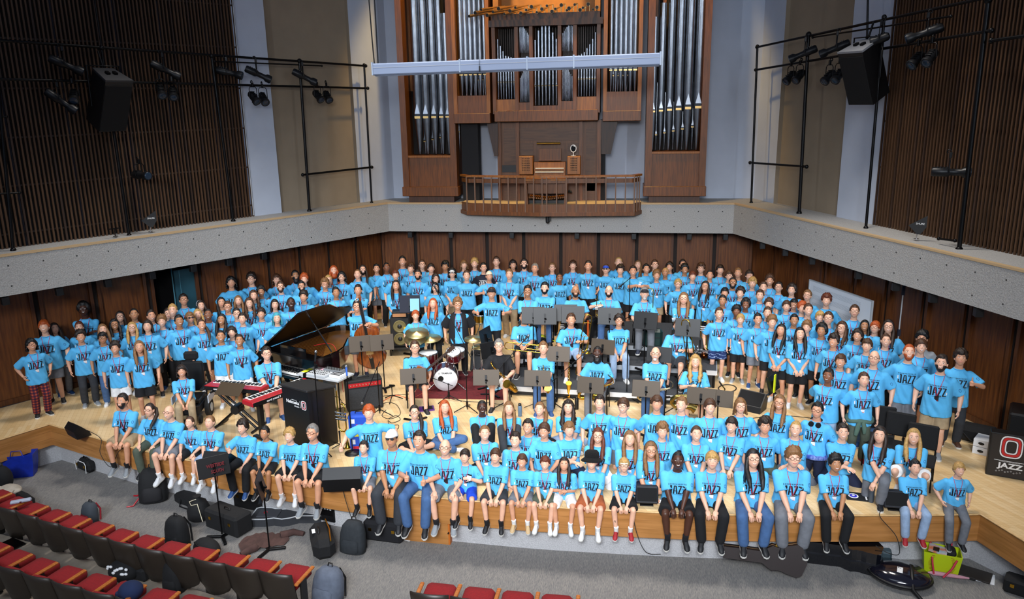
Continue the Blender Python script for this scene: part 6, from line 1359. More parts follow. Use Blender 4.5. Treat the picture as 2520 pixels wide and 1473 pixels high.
# instruments
def sax(name, label, p, rz, Mx=None, size=1.0, col=BRASS, group=None):
    t = thing('saxophone', label, 'saxophone', p, rz); S = size
    m = MB(); pts = [(0, 0, .62), (0, 0, .3), (0, 0, 0), (.0, -.03, -.06), (.0, -.09, -.08), (.0, -.14, -.04), (.0, -.155, .06), (.0, -.165, .20), (.0, -.20, .26)]; rr = [.012, .022, .032, .036, .040, .044, .050, .062, .085]
    m.tube([V(q)*S for q in pts], [r*S for r in rr], 12); b = m.build('body', col, t)
    m = MB(); m.tube([V(q)*S for q in ((0, 0, .62), (0, .02, .68), (0, .09, .70), (0, .15, .66))], .010*S, 8); m.build('neck', col, t)
    m = MB(); m.tube([V(q)*S for q in ((0, .15, .66), (0, .21, .625))], [.014*S, .010*S], 8); m.build('mouthpiece', BLACK, t)
    m = MB()
    for i in range(11): m.ell(V((.012 if i % 2 else -.012, -.028, .06+.045*i))*S, V((.017, .009, .017))*S, 8, 5)
    for x in (-.028, .028): m.cyl(V((x, -.01, .02))*S, V((x, -.01, .56))*S, .004*S, None, 5)
    m.ell(V((.05, -.15, .05))*S, V((.01, .03, .03))*S, 8, 5); m.build('keys', SILV if col == BRASS else col, t)
    if Mx is not None:
        for c in t.children: c.matrix_local = Mx
    return t
def trombone(label, p, rz, Mx=None, extra=False):
    t = thing('trombone', label, 'trombone', p, rz); m = MB()
    m.tube([(-.03, 0, .10), (-.03, 0, -.72), (-.015, 0, -.76), (.015, 0, -.76), (.03, 0, -.72), (.03, 0, .10)], .0085, 6); a = m.build('slide', BRASS, t)
    m = MB(); m.tube([(-.03, 0, .10), (-.03, 0, .50), (-.01, 0, .56), (.05, 0, .58), (.11, 0, .56), (.13, 0, .50), (.13, 0, .05)], .010, 7)
    m.lathe([(.010, .30), (.014, .20), (.022, .10), (.038, .04), (.070, .01), (.105, 0), (.100, .004), (.06, .02), (.012, .1)], 20, 0, M.Translation((.13, 0, -.25))); m.build('bell', BRASS, t)
    m = MB()
    for z in (.10, .40): m.cyl((-.03, 0, z), (.13, 0, z), .006, None, 6)
    m.cyl((-.03, 0, -.02), (.03, 0, -.02), .006, None, 6); m.cyl((-.03, 0, .10), (-.03, .06, .10), .009, .014, 8); m.build('brace', BRASS, t)
    if extra: m = MB(); m.tube([(.05+.07*math.cos(a), .03, .34+.13*math.sin(a)) for a in [2*pi*i/18 for i in range(18)]], .008, 6, 0, True); m.tube([(.05+.045*math.cos(a), .045, .30+.09*math.sin(a)) for a in [2*pi*i/14 for i in range(14)]], .008, 6, 0, True); m.build('valve_tubing', BRASS, t)
    if Mx is not None:
        for c in t.children: c.matrix_local = Mx @ c.matrix_local
    return t
def trumpet(label, p, rz, Mx=None, col=BRASS, size=1.0):
    t = thing('trumpet', label, 'trumpet', p, rz); S = size; m = MB()
    m.tube([V(q)*S for q in ((0, 0, .30), (0, 0, -.10), (.03, 0, -.14), (.075, 0, -.14), (.10, 0, -.10), (.10, 0, .12), (.085, 0, .16), (.05, 0, .16))], .008*S, 7); m.build('tubing', col, t)
    m = MB(); m.tube([V(q)*S for q in ((.10, 0, -.05), (.10, 0, .1))], .008*S, 6); m.lathe([(.008*S, .22*S), (.012*S, .1*S), (.025*S, .04*S), (.06*S, 0), (.055*S, .003)], 16, 0, M.Translation((.10*S, 0, -.34*S))); m.build('bell', col, t)
    m = MB()
    for i in range(3): m.cyl(V((.0, .0, .07-.035*i))*S+V((-.02, -.02, 0))*S, V((.12, -.02, .07-.035*i))*S, .012*S, None, 8)
    m.build('valves', STEEL, t); m = MB(); m.cyl(V((0, 0, .30))*S, V((0, 0, .37))*S, .006*S, .012*S, 8); m.build('mouthpiece', STEEL, t)
    if Mx is not None:
        for c in t.children: c.matrix_local = Mx
    return t
def guitar(label, p, rz, Mx):
    t = thing('guitar', label, 'guitar', p, rz); o = []
    for k in range(16):
        f = k/15; w = .20*math.sin(min(1, f/.3)*pi/2)**.6 if f < .3 else (.20-.06*math.sin((f-.3)/.28*pi/2) if f < .58 else (.14+.015*math.sin((f-.58)/.2*pi/2) if f < .78 else .155*max(0, 1-((f-.78)/.22)**2.4)+.02)); o.append((max(w, .02), .48*f))
    poly = o+[(-w, y) for w, y in o[::-1]]; m = MB(); m.prism(poly, .075, 0, M.Translation((0, -.20, -.037))); m.build('body', mat('sunburst', 'b8661a', .2, 0, coat=.6, c2='4a2008', scale=3), t)
    m = MB(); m.box((0, .55, .045), (.045, .62, .02)); m.box((0, .92, .04), (.08, .16, .018)); m.build('neck', mat('neck_rosewood', '3a2418', .5), t)
    m = MB()
    for i in range(14): m.box((0, .30+.042*i, .057), (.042, .004, .004))
    for i in range(6): m.cyl((.05 if i % 2 else -.05, .87+.022*i, .04), (.07 if i % 2 else -.07, .87+.022*i, .04), .01, None, 6)
    m.build('hardware', STEEL, t); m = MB(); m.box((0, -.03, .048), (.10, .05, .02)); m.box((0, .08, .045), (.08, .035, .016)); m.build('pickup', SILV, t)
    for c in t.children: c.matrix_local = Mx
    return t
def on_stand(p, label):
    t = thing('instrument_stand', label, 'instrument stand', p); MB().cyl((0, 0, .02), (0, 0, .3), .008, .018).build('peg', BLACK, t)
    for k in range(4): a = R(45+90*k); MB().cyl((0, 0, .05), (.16*math.cos(a), .16*math.sin(a), .008), .008).build('foot', BLACK, t)
UP = M.Rotation(pi, 4, 'X')
p = G(1400, 978, 0); sax('s', 'thin gold soprano saxophone standing upright below the gold saxophonist', p+V((0, 0, .10)), 0, M.Translation((0, 0, .0)) @ M.Diagonal((.8, .35, 1.0, 1)), .95); on_stand(p, 'small black peg stand under the soprano saxophone')
p = G(1590, 853, .6); trombone('trombone standing upright in front of the white beard and cap', p+V((0, 0, .78)), R(-20)); on_stand(p, 'peg stand under the trombone before the white beard and cap')
p = G(1380, 848, .6); trumpet('trumpet standing upright left of the pale denim shorts player', p+V((0, 0, .40)), R(10)); on_stand(p, 'peg stand under the trumpet left of pale denim shorts')
p = G(1722, 868, .6); trumpet('gold trumpet standing upright right of the bass trombone', p+V((0, 0, .52)), R(-10), None, BRASS, 1.25); on_stand(p, 'peg stand under the trumpet right of the bass trombone')
p = G(838, 1098, 0); trumpet('gold flugelhorn upright between the lectern and the blue case', p+V((0, 0, .55)), R(-15), M.Diagonal((1.3, 1.3, 1.45, 1)), BRASS, 1.2); on_stand(p, 'peg stand under the flugelhorn beside the lectern')
p = G(1732, 880, .4); t = thing('plunger_mute', 'small round copper mute on the riser near the gold trumpet', 'mute', p); MB().lathe([(.03, 0), (.075, .03), (.08, .07), (.05, .12), (.02, .13)], 16).build('cup', mat('copper', '8a4a28', .25, 1), t)
# microphones
mic_stand(G(868, 1115, 0), facing(V((-5, 12, 0))), 1.45, 'round-based microphone stand with blue microphone by the blue case', None, 'dark', 'round', '2a58b0')
mic_stand(G(786, 1120, 0)+V((0, .1, 0)), 0, 1.55, 'microphone stand in front of the lectern side', (-.02, .10, .12), 'dark')
mic_stand(G(935, 1020, 0), R(20), .98, 'boom microphone stand in front of the guitar amplifier', (-.25, -.28, -.42))
mic_stand(G(1105, 985, 0), R(20), .36, 'short boom stand holding a microphone at the bass drum', (-.33, .22, .10))
mic_stand(G(1150, 1010, 0), R(0), 1.35, 'tall boom microphone stand right of the bass drum', (-.75, .95, .85))
mic_stand(G(1242, 1003, 0), R(0), .95, 'boom stand angled towards the saxophonist in black', (.35, .18, .38))
mic_stand(G(1365, 1005, 0), R(0), .62, 'boom stand before the brown boots with arm rising to the right', (.52, .28, .42))
mic_stand(G(1542, 985, 0), R(0), 1.15, 'straight microphone stand between the gold saxophonist and white goatee', None)
mic_stand(G(1665, 1012, 0), R(0), .70, 'boom stand left of the baritone saxophone', (.28, .2, .42))
mic_stand(G(1290, 905, .2), R(0), .80, 'microphone stand before the trombone lying across the lap', (.02, .06, .08))
mic_stand(G(1358, 868, .6), R(0), 1.05, 'microphone stand before the black beard of the trumpet row', (-.16, .1, -.10)); mic_stand(G(1280, 880, .2), 0, 1.45, 'slim microphone stand left of the rainbow strap', (.12, .1, .14)); mic_stand(G(1548, 790, .6), 0, 1.10, 'microphone stand between raised trumpet hand and white beard', (-.14, -.1, -.1))
p = G(966, 985, 0); t = thing('instrument_stand', 'low empty black floor stand left of the guitar player', 'instrument stand', p, 0); MB().cyl((0, 0, .1), (0, 0, .34), .010).box((0, 0, .34), (.10, .03, .02)).build('post', BLACKM, t)
for k in range(3): a = R(30+120*k); MB().cyl((0, 0, .12), (.22*math.cos(a), .22*math.sin(a), .01), .010).build('foot', BLACKM, t)
# floor monitors
def wedge(p, rz, w, label, col=BLACK):
    t = thing('floor_monitor', label, 'monitor speaker', p, rz, 'floor monitor wedges'); k = w/.55; T = M.Translation((-w/2, 0, 0)) @ frame((0, 0, 0), (0, 1, 0), (0, 0, 1))
    q = [(0.0, 0), (.36*k, 0), (.42*k, .22*k), (.30*k, .36*k), (.04*k, .12*k)]; MB().prism(q, w, 0, T).build('cabinet', col, t)
    d = V((0, .26*k, .24*k)); nn = V((0, -.24, .26)).normalized(); m = MB(); c = V((0, .17*k, .24*k))+nn*.006; u = V((1, 0, 0)); v = d.normalized(); hw, hh = w*.46, d.length*.44
    m.add([c+u*x*hw+v*y*hh for x, y in ((-1, -1), (1, -1), (1, 1), (-1, 1))], [(0, 1, 2, 3)]); m.build('grille', mat('grille_black', '050507', .9), t)
    for x in (-.3, .3): MB().box((w*x, .18*k, .004), (.05, .2*k, .008)).build('foot', BLACK, t)
    return t
wedge(G(214, 1064, 0), R(150), .40, 'small monitor wedge alone on the left stage corner'); wedge(G(556, 1134, 0), R(30+150), .46, 'monitor wedge behind the edge sitter giving a thumb up'); wedge(G(852, 1180, 0), R(12+180), .60, 'large monitor wedge on the stage edge right of the grey haired person'); wedge(G(1838, 1012, 0), R(-30), .52, 'tilted monitor wedge on the floor in front of the right group')
def smallmon(px, py, rz, label): p = G(px, py, 0); t = thing('floor_monitor', label, 'monitor speaker', p, rz, 'floor monitor wedges'); MB().box((0, .1, .135), (.34, .20, .26), 0, .015, M.Translation((0, .1, .0)) @ M.Rotation(R(-20), 4, 'X') @ M.Translation((0, -.1, 0.03))).build('cabinet', mat('monitor_blue', '10141e', .6), t); MB().box((0, -.003, .14), (.30, .01, .20), 0, 0, M.Translation((0, .1, 0)) @ M.Rotation(R(-20), 4, 'X') @ M.Translation((0, -.1, .03))).build('grille', mat('grille_black', ''), t); MB().box((0, .12, .01), (.2, .12, .02)).build('foot', BLACK, t)
smallmon(1592, 1250, R(2), 'small box monitor on the stage edge left of the black shorts'); smallmon(2206, 1262, R(-4), 'small box monitor on the stage edge beside the pale jeans')
# cases, chairs and boxes at the sides
def case(name, label, cat, p, rz, sz, m_, b=.03, parts=True, T=None, group=None):
    t = thing(name, label, cat, p, rz, group); T = T or M.Identity(4); MB().box((0, 0, sz[2]/2), sz, 0, min(b, min(sz)*.4), T).build('shell', m_, t)
    if parts:
        m = MB(); m.tube([T @ V(q) for q in ((-.07, 0, sz[2]), (-.06, 0, sz[2]+.035), (.06, 0, sz[2]+.035), (.07, 0, sz[2]))], .010, 5); m.build('handle', BLACK, t); m = MB()
        for x in (-.3, .3): m.box((sz[0]*x, -sz[1]/2-.004, sz[2]*.62), (.05, .01, .05), 0, 0, T)
        m.build('latch', BRASS, t)
    return t
t = case('suitcase', 'tall blue case covered with stickers beside the round-based microphone stand', 'case', (-4.62, 12.42, 0), R(10), (.36, .26, .66), mat('case_blue', '1648b4', .5)); m = MB()
for i, (x, z, w, h) in enumerate(((-.10, .56, .07, .08), (.02, .44, .13, .12), (-.05, .30, .08, .06), (.05, .19, .05, .13), (-.10, .17, .05, .09), (-.07, .06, .10, .05))): m.box((x, -.132, z), (w, .004, h), i % 4)
m.build('sticker', [mat('st_white', 'e8e8ea', .5), mat('st_red', 'c02028', .5), mat('st_yellow', 'd8c81c', .5), mat('st_sky', '78a8d8', .5)], t)
p = G(1453, 850, .6); t = thing('instrument_case', 'black and orange upright case standing behind the trumpet row', 'case', (p.x, p.y+.2, .6), R(-20)); MB().box((0, 0, .30), (.22, .34, .60), 0, .04).build('shell', BLACK, t); MB().box((-.112, 0, .3), (.012, .30, .54), 0).box((.0, -.172, .3), (.05, .012, .56)).build('orange_lining', mat('orange_trim', 'c8541a', .6), t)
p = G(1607, 862, .6); t = thing('instrument_case', 'dark green upright case under the white beard seat', 'case', (p.x, p.y+.25, .6), R(0)); MB().box((0, 0, .22), (.42, .20, .42), 0, .06).build('shell', mat('case_teal', '16302e', .4), t); MB().box((0, -.102, .25), (.3, .008, .02)).build('trim', BLACK, t)
p = G(1478, 843, .6); t = thing('plush_bag', 'white bag on the riser left of the jeans of the raised hand', 'bag', p, 0); MB().ell((0, 0, .08), (.10, .09, .09), 12, 8).build('sack', PAPER, t); MB().tube([(-.03, 0, .15), (-.06, .0, .26), (.0, 0, .30), (.03, 0, .15)], .014, 6).build('handle', PAPER, t)
p = G(1738, 832, .4); t = thing('gig_bag', 'tan and navy bag lying right of the seated round glasses', 'bag', (p.x, p.y, .6 if 0 else .4), R(30)); MB().ell((0, 0, .14), (.26, .16, .14), 14, 8).build('sack', mat('bag_tan', '8a6434', .8), t); MB().ell((.12, -.06, .05), (.2, .14, .06), 12, 6).build('lining', NAVY, t)
def chair_proto():
    t = thing('chair', 'x', 'chair'); MB().box((0, 0, .43), (.46, .46, .05), 0, .02).build('seat', BLACKC, t); MB().box((0, .24, .72), (.44, .05, .40), 0, .024, M.Translation((0, .24, .5)) @ M.Rotation(R(-8), 4, 'X') @ M.Translation((0, -.24, -.5))).build('backrest', BLACKC, t)
    for x in (-.2, .2):
        MB().cyl((x, -.19, .42), (x*1.05, -.21, 0), .012).build('leg', BLACKM, t); MB().tube([(x, .27, .68), (x, .22, .42), (x*1.05, .24, 0)], .012, 6).build('leg', BLACKM, t)
    return t
CH = chair_proto(); CH['label'] = 'empty black chair, rear one at right behind the two long-haired kneelers'; CH.location = G(2207, 1098, .43)-V((0, 0, .43)); CH.rotation_euler = (0, 0, R(-24))
dup(CH, G(2256, 1068, .74)-V((.02, .26, .74)), R(-24), 'empty black chair directly behind the crouching blond hair'); dup(CH, G(2158, 1022, .74)-V((.02, .26, .74)), R(-20), 'empty black chair beside the wide green trousers, left of three')
t = thing('sign_board', 'black board with a big O emblem and JAZZ lettering at the far right', 'sign', (6.14, 12.42, 0), R(-20)); w, h = .60, .74
MB().box((0, .10, h/2), (w, .20, h), 0, .01).build('box', BLACK, t); fr = frame((0, -.003, h/2), (1, 0, 0), (0, 0, 1)); m = MB(); m.box((0, -.001, h/2), (w-.06, .002, h-.04), 0); m.build('face', mat('sign_face', '1f1a18', .5), t)
fr = frame((0, -.006, h/2), (1, 0, 0), (0, 0, 1)); m = MB(); big_o(m, (0, .16), .155, .185, .018, fr, 0); big_o(m, (0, .16), .13, .16, .035, fr, 1); big_o(m, (0, .16), .088, .118, .018, fr, 0); m.join(text_mb('JAZZ', .12, .001, None, .004, 1.25), 0, fr @ M.Translation((.02, -.165, .001))); m.box((0, -.008, h/2-.08), (.42, .002, .006), 0); m.join(text_mb('UNIVERSITY OF NEBRASKA OMAHA', .018, .0005), 0, fr @ M.Translation((0, -.095, .001)))
for i in range(9): m.tube([fr @ V((-.16+.04*i+.012*math.cos(a), -.27+.012*(i % 3)+.012*math.sin(a), .001)) for a in [R(90*j) for j in range(4)]], .002, 4, 0, True)
m.build('emblem', [WHITE, mat('sign_red', 'c02020', .5)], t)
t = thing('loudspeaker', 'large black speaker box at the far right edge behind the JAZZ board', 'speaker', (6.75, 13.1, 0), R(-25)); MB().box((0, 0, .45), (.7, .6, .9), 0, .03).build('cabinet', BLACK, t); MB().box((-.02, -.305, .45), (.6, .01, .8)).build('grille', mat('grille_black', ''), t)
sb = None
for i, (px, py, z, lab) in enumerate(((2412, 1117, 0, 'white shoe box with a black mark, lower one left of the JAZZ board'), (2412, 1117, .14, 'white shoe box with a black mark, upper one left of the JAZZ board'), (2446, 1090, 0, 'beige box lying open behind the two white shoe boxes'))):
    p = G(px, py, 0); p.z = z; t = thing('shoe_box', lab, 'box', p, R(-35)); MB().box((0, .12, .065), (.24, .30, .13), 0, .004).build('carton', PAPER if i < 2 else mat('carton_beige', 'b0a48c', .8), t)
    if i < 2: MB().ell((0, -.033, .065), (.05, .004, .025), 10, 6).build('mark', BLACK, t)
t = case('duffel_bag', 'black bag with a shoulder strap by the far right wall', 'bag', G(2390, 1105, 0)+V((.25, .35, 0)), R(-30), (.62, .34, .30), BLACKC, .08, False); MB().tube([(-.25, -.17, .2), (-.1, -.25, .1), (.15, -.3, .02), (.28, -.2, .12)], .012, 5).build('strap', BLACK, t)
# whiteboard leaning by the right wall
a, b = V((4.42, 19.05)), V((5.27, 17.05)); d = (b-a).normalized(); L = (b-a).length; T = M(((d.x, NR.x, 0, a.x), (d.y, NR.y, 0, a.y), (0, 0, 1, 0), (0, 0, 0, 1)))
t = thing('whiteboard', 'whiteboard with faint music staves in front of the right wood panels', 'board', (a.x, a.y, 0), math.atan2(d.y, d.x))
MB().box((L/2, 0, 1.18), (L, .03, 1.10)).build('panel', mat('whiteboard_white', 'e4e8ee', .3), t); m = MB()
for z in (1.72, .62): m.box((L/2, -.005, z), (L, .04, .025))
for x in (0, L): m.box((x, -.005, 1.17), (.03, .04, 1.12))
m.build('frame', LGREY, t); m = MB()
for g_ in range(5):
    for k in range(5): m.box((L/2-.1, -.0165, 1.60-.20*g_-.024*k), (L-.5, .002, .004))
m.build('staves', mat('stave_grey', '9aa0aa', .6), t)
for x in (.15, L-.15): MB().box((x, .0, .3), (.05, .05, .62)).box((x, 0, .025), (.05, .6, .05)).build('leg', LGREY, t)
p = W(2215, 790, (RC.x+NR.x*.9, RC.y+NR.y*.9, 0), NRv); t = thing('pole_stand', 'tall thin grey pole against the right wall beyond the whiteboard', 'stand', (p.x, p.y, 0)); MB().cyl((0, 0, 0), (0, 0, 2.35), .014).build('pole', LGREY, t); MB().box((0, 0, 2.1), (.05, .05, .2)).box((0, 0, 1.2), (.06, .05, .14)).build('clamp', NAVY, t); MB().cyl((0, 0, 0), (0, 0, .03), .16).build('base', BLACK, t)
# small things on the floor
def bottle(p, col, label, h=.26):
    t = thing('water_bottle', label, 'bottle', p); MB().lathe([(.038, 0), (.040, .01), (.040, h*.78), (.032, h*.84)], 14).build('body', col, t); MB().lathe([(.030, h*.84), (.032, h*.86), (.030, h), (.012, h+.01)], 14).build('cap', BLACK, t)
SLATE = mat('bottle_slate', '4a5460', .4, .3)
bottle(G(1419, 1006, 0), BLACK, 'black water bottle on the floor right of the soprano saxophone'); bottle(G(1278, 1028, 0)+V((0, .1, 0)), mat('bottle_blue', '5f7890', .4), 'grey-blue water bottle behind the long straight brown hair'); bottle(G(2143, 1234, 0), SLATE, 'slate grey bottle standing before the one-knee kneeler', .28)
p = G(2110, 1222, 0); t = thing('folder', 'black folder with blue emblem lying on the right stage edge', 'folder', p, R(-8)); MB().box((0, 0, .006), (.34, .26, .012), 0, .004).build('cover', BLACK, t); m = MB(); m.cyl((-.06, 0, .012), (-.06, 0, .014), .075, None, 20, 0); m.cyl((-.06, 0, .014), (-.06, 0, .016), .055, None, 20, 1); m.cyl((-.06, .01, .016), (-.06, .01, .018), .022, None, 14, 0); m.build('emblem', [WHITE, mat('emblem_blue', '2a2ac0', .5)], t); MB().box((.12, -.04, .013), (.025, .10, .002)).build('tag', WHITE, t)
t = thing('folder', 'purple folder on the floor under the guitar player', 'folder', G(1050, 1006, 0), R(20)); MB().box((0, 0, .01), (.30, .24, .02)).build('cover', mat('purple', '5a2a78', .6), t); MB().box((0.02, .01, .022), (.2, .16, .004)).build('sheet', BLACK, t)
def cable(label, pts, col, r=.006, cat='cable'):
    ps = [p if isinstance(p, V) else G(p[0], p[1], .008) for p in pts]; c = MB(); c.tube(bez3(ps, 6), r, 5); tag(c.build('cable', col), label, cat)
def bez3(ps, n):
    o = []
    for i in range(len(ps)-1):
        a, b, c, d = ps[max(i-1, 0)], ps[i], ps[i+1], ps[min(i+2, len(ps)-1)]
        for k in range(n): t = k/n; o.append(.5*((2*b)+(c-a)*t+(2*a-5*b+4*c-d)*t*t+(3*b-a-3*c+d)*t**3))
    return o+[ps[-1]]
ORC = mat('cable_orange', 'd8582a', .6); BLC = mat('cable_black', '131313', .6)
cable('orange cable on the floor from the piano to the double bass', [(812, 905), (838, 898), (845, 880), (832, 870)], ORC); cable('orange cable crossing the floor towards the drum rug', [(935, 990), (975, 972), (1010, 980), (1045, 965), (1060, 962)], ORC); cable('black cable coil on the floor left of the guitar player', [(925, 1005), (950, 990), (975, 995), (985, 1018), (960, 1030), (940, 1022), (950, 1008)], BLC); cable('black cable running along the floor before the guitar player', [(930, 975), (990, 970), (1060, 968), (1130, 985), (1200, 990), (1260, 1000)], BLC)
cable('black cable in loops behind the white cap', [(955, 1030), (975, 1022), (985, 1032), (965, 1040), (955, 1034), (960, 1046), (980, 1045), (978, 1055), (960, 1056)], BLC); cable('black cable across the floor between the saxophone chairs', [(1290, 1002), (1340, 985), (1400, 978), (1470, 985), (1540, 980), (1640, 990), (1700, 1000)], BLC); cable('black cable from the right monitor wedge across the stage', [(1838, 1030), (1870, 1026), (1900, 1020), (1960, 1024), (2010, 1030)], BLC)
cable('red cable hanging from the open piano', [V((-6.6, 15.3, .95)), V((-6.1, 15.15, 1.02)), V((-5.95, 15.05, .5)), V((-5.9, 15.0, .02))], mat('cable_red', 'c01a28', .5)); cable('tangle of black cables below the gear table', [(800, 985), (830, 975), (845, 1000), (820, 1010), (835, 1030), (850, 1010), (840, 990), (860, 1005), (855, 1030)], BLC)
cable('coil of black cable on the floor right of the baritone saxophone', [(1790+22*math.cos(a), 955+9*math.sin(a)) for a in [R(30*i) for i in range(23)]], BLC, .012)
# powered wheelchair
p = G(470, 1032, 0); WCX = (p.x, p.y+.05); t = thing('wheelchair', 'black powered wheelchair carrying the seated person in khaki trousers', 'wheelchair', (p.x, p.y+.10, 0), facing(p, -18))
MB().box((0, 0, .42), (.46, .46, .08), 0, .02).build('seat', BLACK, t); MB().box((0, .27, .78), (.44, .08, .62), 0, .03).build('backrest', BLACK, t); MB().box((0, .30, 1.20), (.28, .10, .18), 0, .04).cyl((0, .30, 1.05), (0, .30, 1.2), .02).build('headrest', BLACKC, t); MB().box((0, .05, .25), (.42, .62, .22), 0, .04).build('motor_base', mat('wheelchair_base', '1a1b20', .5), t)
for s in (-1, 1):
    w_ = MB().cyl((s*.24, .12, .17), (s*.33, .12, .17), .17, None, 20).build('drive_wheel', mat('tyre', '1c1c1c', .9), t); MB().cyl((s*.335, .12, .17), (s*.34, .12, .17), .09, None, 12).build('hub', LGREY, w_); MB().cyl((s*.20, -.30, .08), (s*.25, -.30, .08), .08, None, 14).build('caster_wheel', MATS['tyre'], t); MB().cyl((s*.2, .42, .08), (s*.25, .42, .08), .08, None, 14).build('caster_wheel', MATS['tyre'], t)
    MB().box((s*.27, -.02, .64), (.07, .36, .04), 0, .012).cyl((s*.27, .12, .4), (s*.27, .12, .63), .015).build('armrest', BLACK, t); MB().box((s*.1, -.50, .12), (.15, .22, .02)).cyl((s*.1, -.2, .38), (s*.1, -.46, .13), .014).build('footrest', BLACK, t); MB().box((s*.345, .12, .40), (.02, .44, .16), 0, .008).build('mudguard', mat('mudguard_white', 'b8c0cc', .3), t)
MB().cyl((-.27, -.2, .66), (-.27, -.2, .76), .012).ell((-.27, -.2, .77), (.025, .025, .025), 10, 6).build('joystick', BLACK, t)

# ---- front of the stage: theatre seats, bags and cases
SEATR = mat('seat_red', '880f16', .9, 0, .12, 50, .2, 60); SHELL = mat('seat_shell', '2f2822', .4, 0, .06, 4); ARMW = wood('arm_wood', 'a85a1e', 'c07430', (2, 8, 8), 4, .4)
def seat_proto():
    t = thing('theatre_seat', 'x', 'theatre seat'); m = MB()          # faces +y, the stage
    n = 9; o = []
    for s_ in (0, 1):
        for j in range(7):
            z = .30+.50*j/6
            for k in range(n):
                f = -1+2*k/(n-1); y = -.06-.20*(z-.30)-.07*(1-f*f)-(.025 if s_ else 0); zz = z+(.03*(1-f*f) if j == 6 else 0)-(.05*(1-f*f) if j == 0 else 0)
                o.append((.255*f*(1.0 if j else .8), y, zz))
    S = 7*n; fs = []
    for j in range(6):
        for k in range(n-1): p = j*n+k; fs += [(p, p+1, p+n+1, p+n), (S+p, S+p+n, S+p+n+1, S+p+1)]
    for k in range(n-1): fs += [(6*n+k, 6*n+k+1, S+6*n+k+1, S+6*n+k), (k, S+k, S+k+1, k+1)]
    for j in range(6): fs += [(j*n, j*n+n, S+j*n+n, S+j*n), (j*n+n-1, S+j*n+n-1, S+j*n+2*n-1, j*n+2*n-1)]
    m.add(o, fs, 0, True); m.build('back_shell', SHELL, t)
    m = MB(); m.loft([[V((x*k*.84-.0, y0+yy*k, z)) for x, yy in ((-.24, -.22), (-.20, -.25), (.20, -.25), (.24, -.22), (.25, .18), (.20, .23), (-.20, .23), (-.25, .18))] for k, z, y0 in ((.92, .44, .20), (1, .46, .20), (1, .52, .20), (.90, .555, .20), (.5, .565, .20))]); m.build('seat_cushion', SEATR, t)
    m = MB(); m.loft([[V((x*k, -.04-.13*(z-.3)+dy, z)) for x, dy in ((-.22, -.03), (.22, -.03), (.22, .03), (.10, .045), (-.10, .045), (-.22, .03))] for k, z in ((.8, .46), (.9, .55), (.9, .66), (.8, .70))]); m.build('back_cushion', SEATR, t)
    m = MB(); m.box((.275, .10, .62), (.055, .46, .035), 0, .01); m.build('armrest', ARMW, t)
    m = MB(); m.box((.275, .05, .31), (.04, .14, .60), 0, .01); m.build('pedestal', mat('seat_iron', '1c1a19', .5), t)
    return t
SP = seat_proto(); first = True
def seats(pxs, z, arm_z, row, n_extra=0):
    global first
    ps = [G(x, y, arm_z) for x, y in pxs]
    for i, p in enumerate(ps):
        a = ps[max(i-1, 0)]; b = ps[min(i+1, len(ps)-1)]; d = (b-a); rz = math.atan2(d.y, d.x)
        q = p-rot((.275, .30, 0), rz); q.z = z
        lab = 'red theatre seat, '+('leftmost of the '+row if i == 0 else ('last at the right end of the '+row if i == len(ps)-1 else '%s from the left in the %s' % ('first second third fourth fifth sixth seventh eighth ninth tenth eleventh twelfth thirteenth'.split()[i], row)))
        if first: SP.location = q; SP.rotation_euler = (0, 0, rz); SP['label'] = lab; SP['group'] = 'red theatre seats'; first = False
        else: dup(SP, q, rz, lab, 'red theatre seats')
seats([(25, 1215), (68, 1232), (115, 1247), (169, 1263), (219, 1278), (276, 1294), (336, 1311), (400, 1326), (465, 1341), (536, 1355), (611, 1369), (688, 1383), (768, 1396)], -.85, -.23, 'front left row')
seats([(20, 1346), (75, 1366), (137, 1386), (206, 1405), (280, 1424), (355, 1442), (438, 1459), (520, 1475)], -.70, -.08, 'second left row')
seats([(1132, 1441), (1228, 1451), (1324, 1460), (1423, 1468)], -.85, -.23, 'bottom middle row')
p = G(1038, 1436, -.23); t = thing('armrest_end', 'wooden end armrest at the left of the bottom middle seat row', 'seat arm', (p.x, p.y-.2, -.85), R(-1)); MB().box((0, 0, .62), (.055, .46, .035), 0, .01).build('arm_top', ARMW, t); MB().box((0, 0, .31), (.04, .14, .6), 0, .01).build('arm_leg', MATS['seat_iron'], t)
ZF = -.85
def B(px, py): return G(px, py, ZF)
def backpack(p, rz, w, d, h, col, label, lean=0, parts=True, accent=None, cat='backpack'):
    t = thing('backpack', label, cat, p, rz); T = M.Rotation(R(lean), 4, 'X')
    rings = []
    for k, z in ((.80, 0), (.98, .04), (1.0, .30), (.96, .60), (.82, .84), (.55, .97), (.2, 1.0)): rings.append([T @ q for q in ring((0, .02*(1-k), z*h), w/2*k, d/2*k, None, 18, 2.8)])
    MB().loft(rings).build('sack', col, t)
    m = MB(); rr = []
    for k, z in ((.7, .06), (.9, .10), (.9, .38), (.7, .46)): rr.append([T @ q for q in ring((0, -d*.36, z*h), w*.40*k, d*.26*k, None, 14, 3)])
    m.loft(rr); m.build('front_pocket', accent or col, t)
    m = MB(); m.tube([T @ V(q) for q in ((-.04, .02, h*.97), (-.03, .02, h*1.09), (.03, .02, h*1.09), (.04, .02, h*.97))], .010, 5); m.build('handle', BLACK, t)
    for s in (-1, 1): MB().tube([T @ V(q) for q in ((s*w*.2, d*.35, h*.92), (s*w*.3, d*.62, h*.6), (s*w*.4, d*.5, h*.1))], .016, 5).build('shoulder_strap', accent or BLACK, t)
    return t
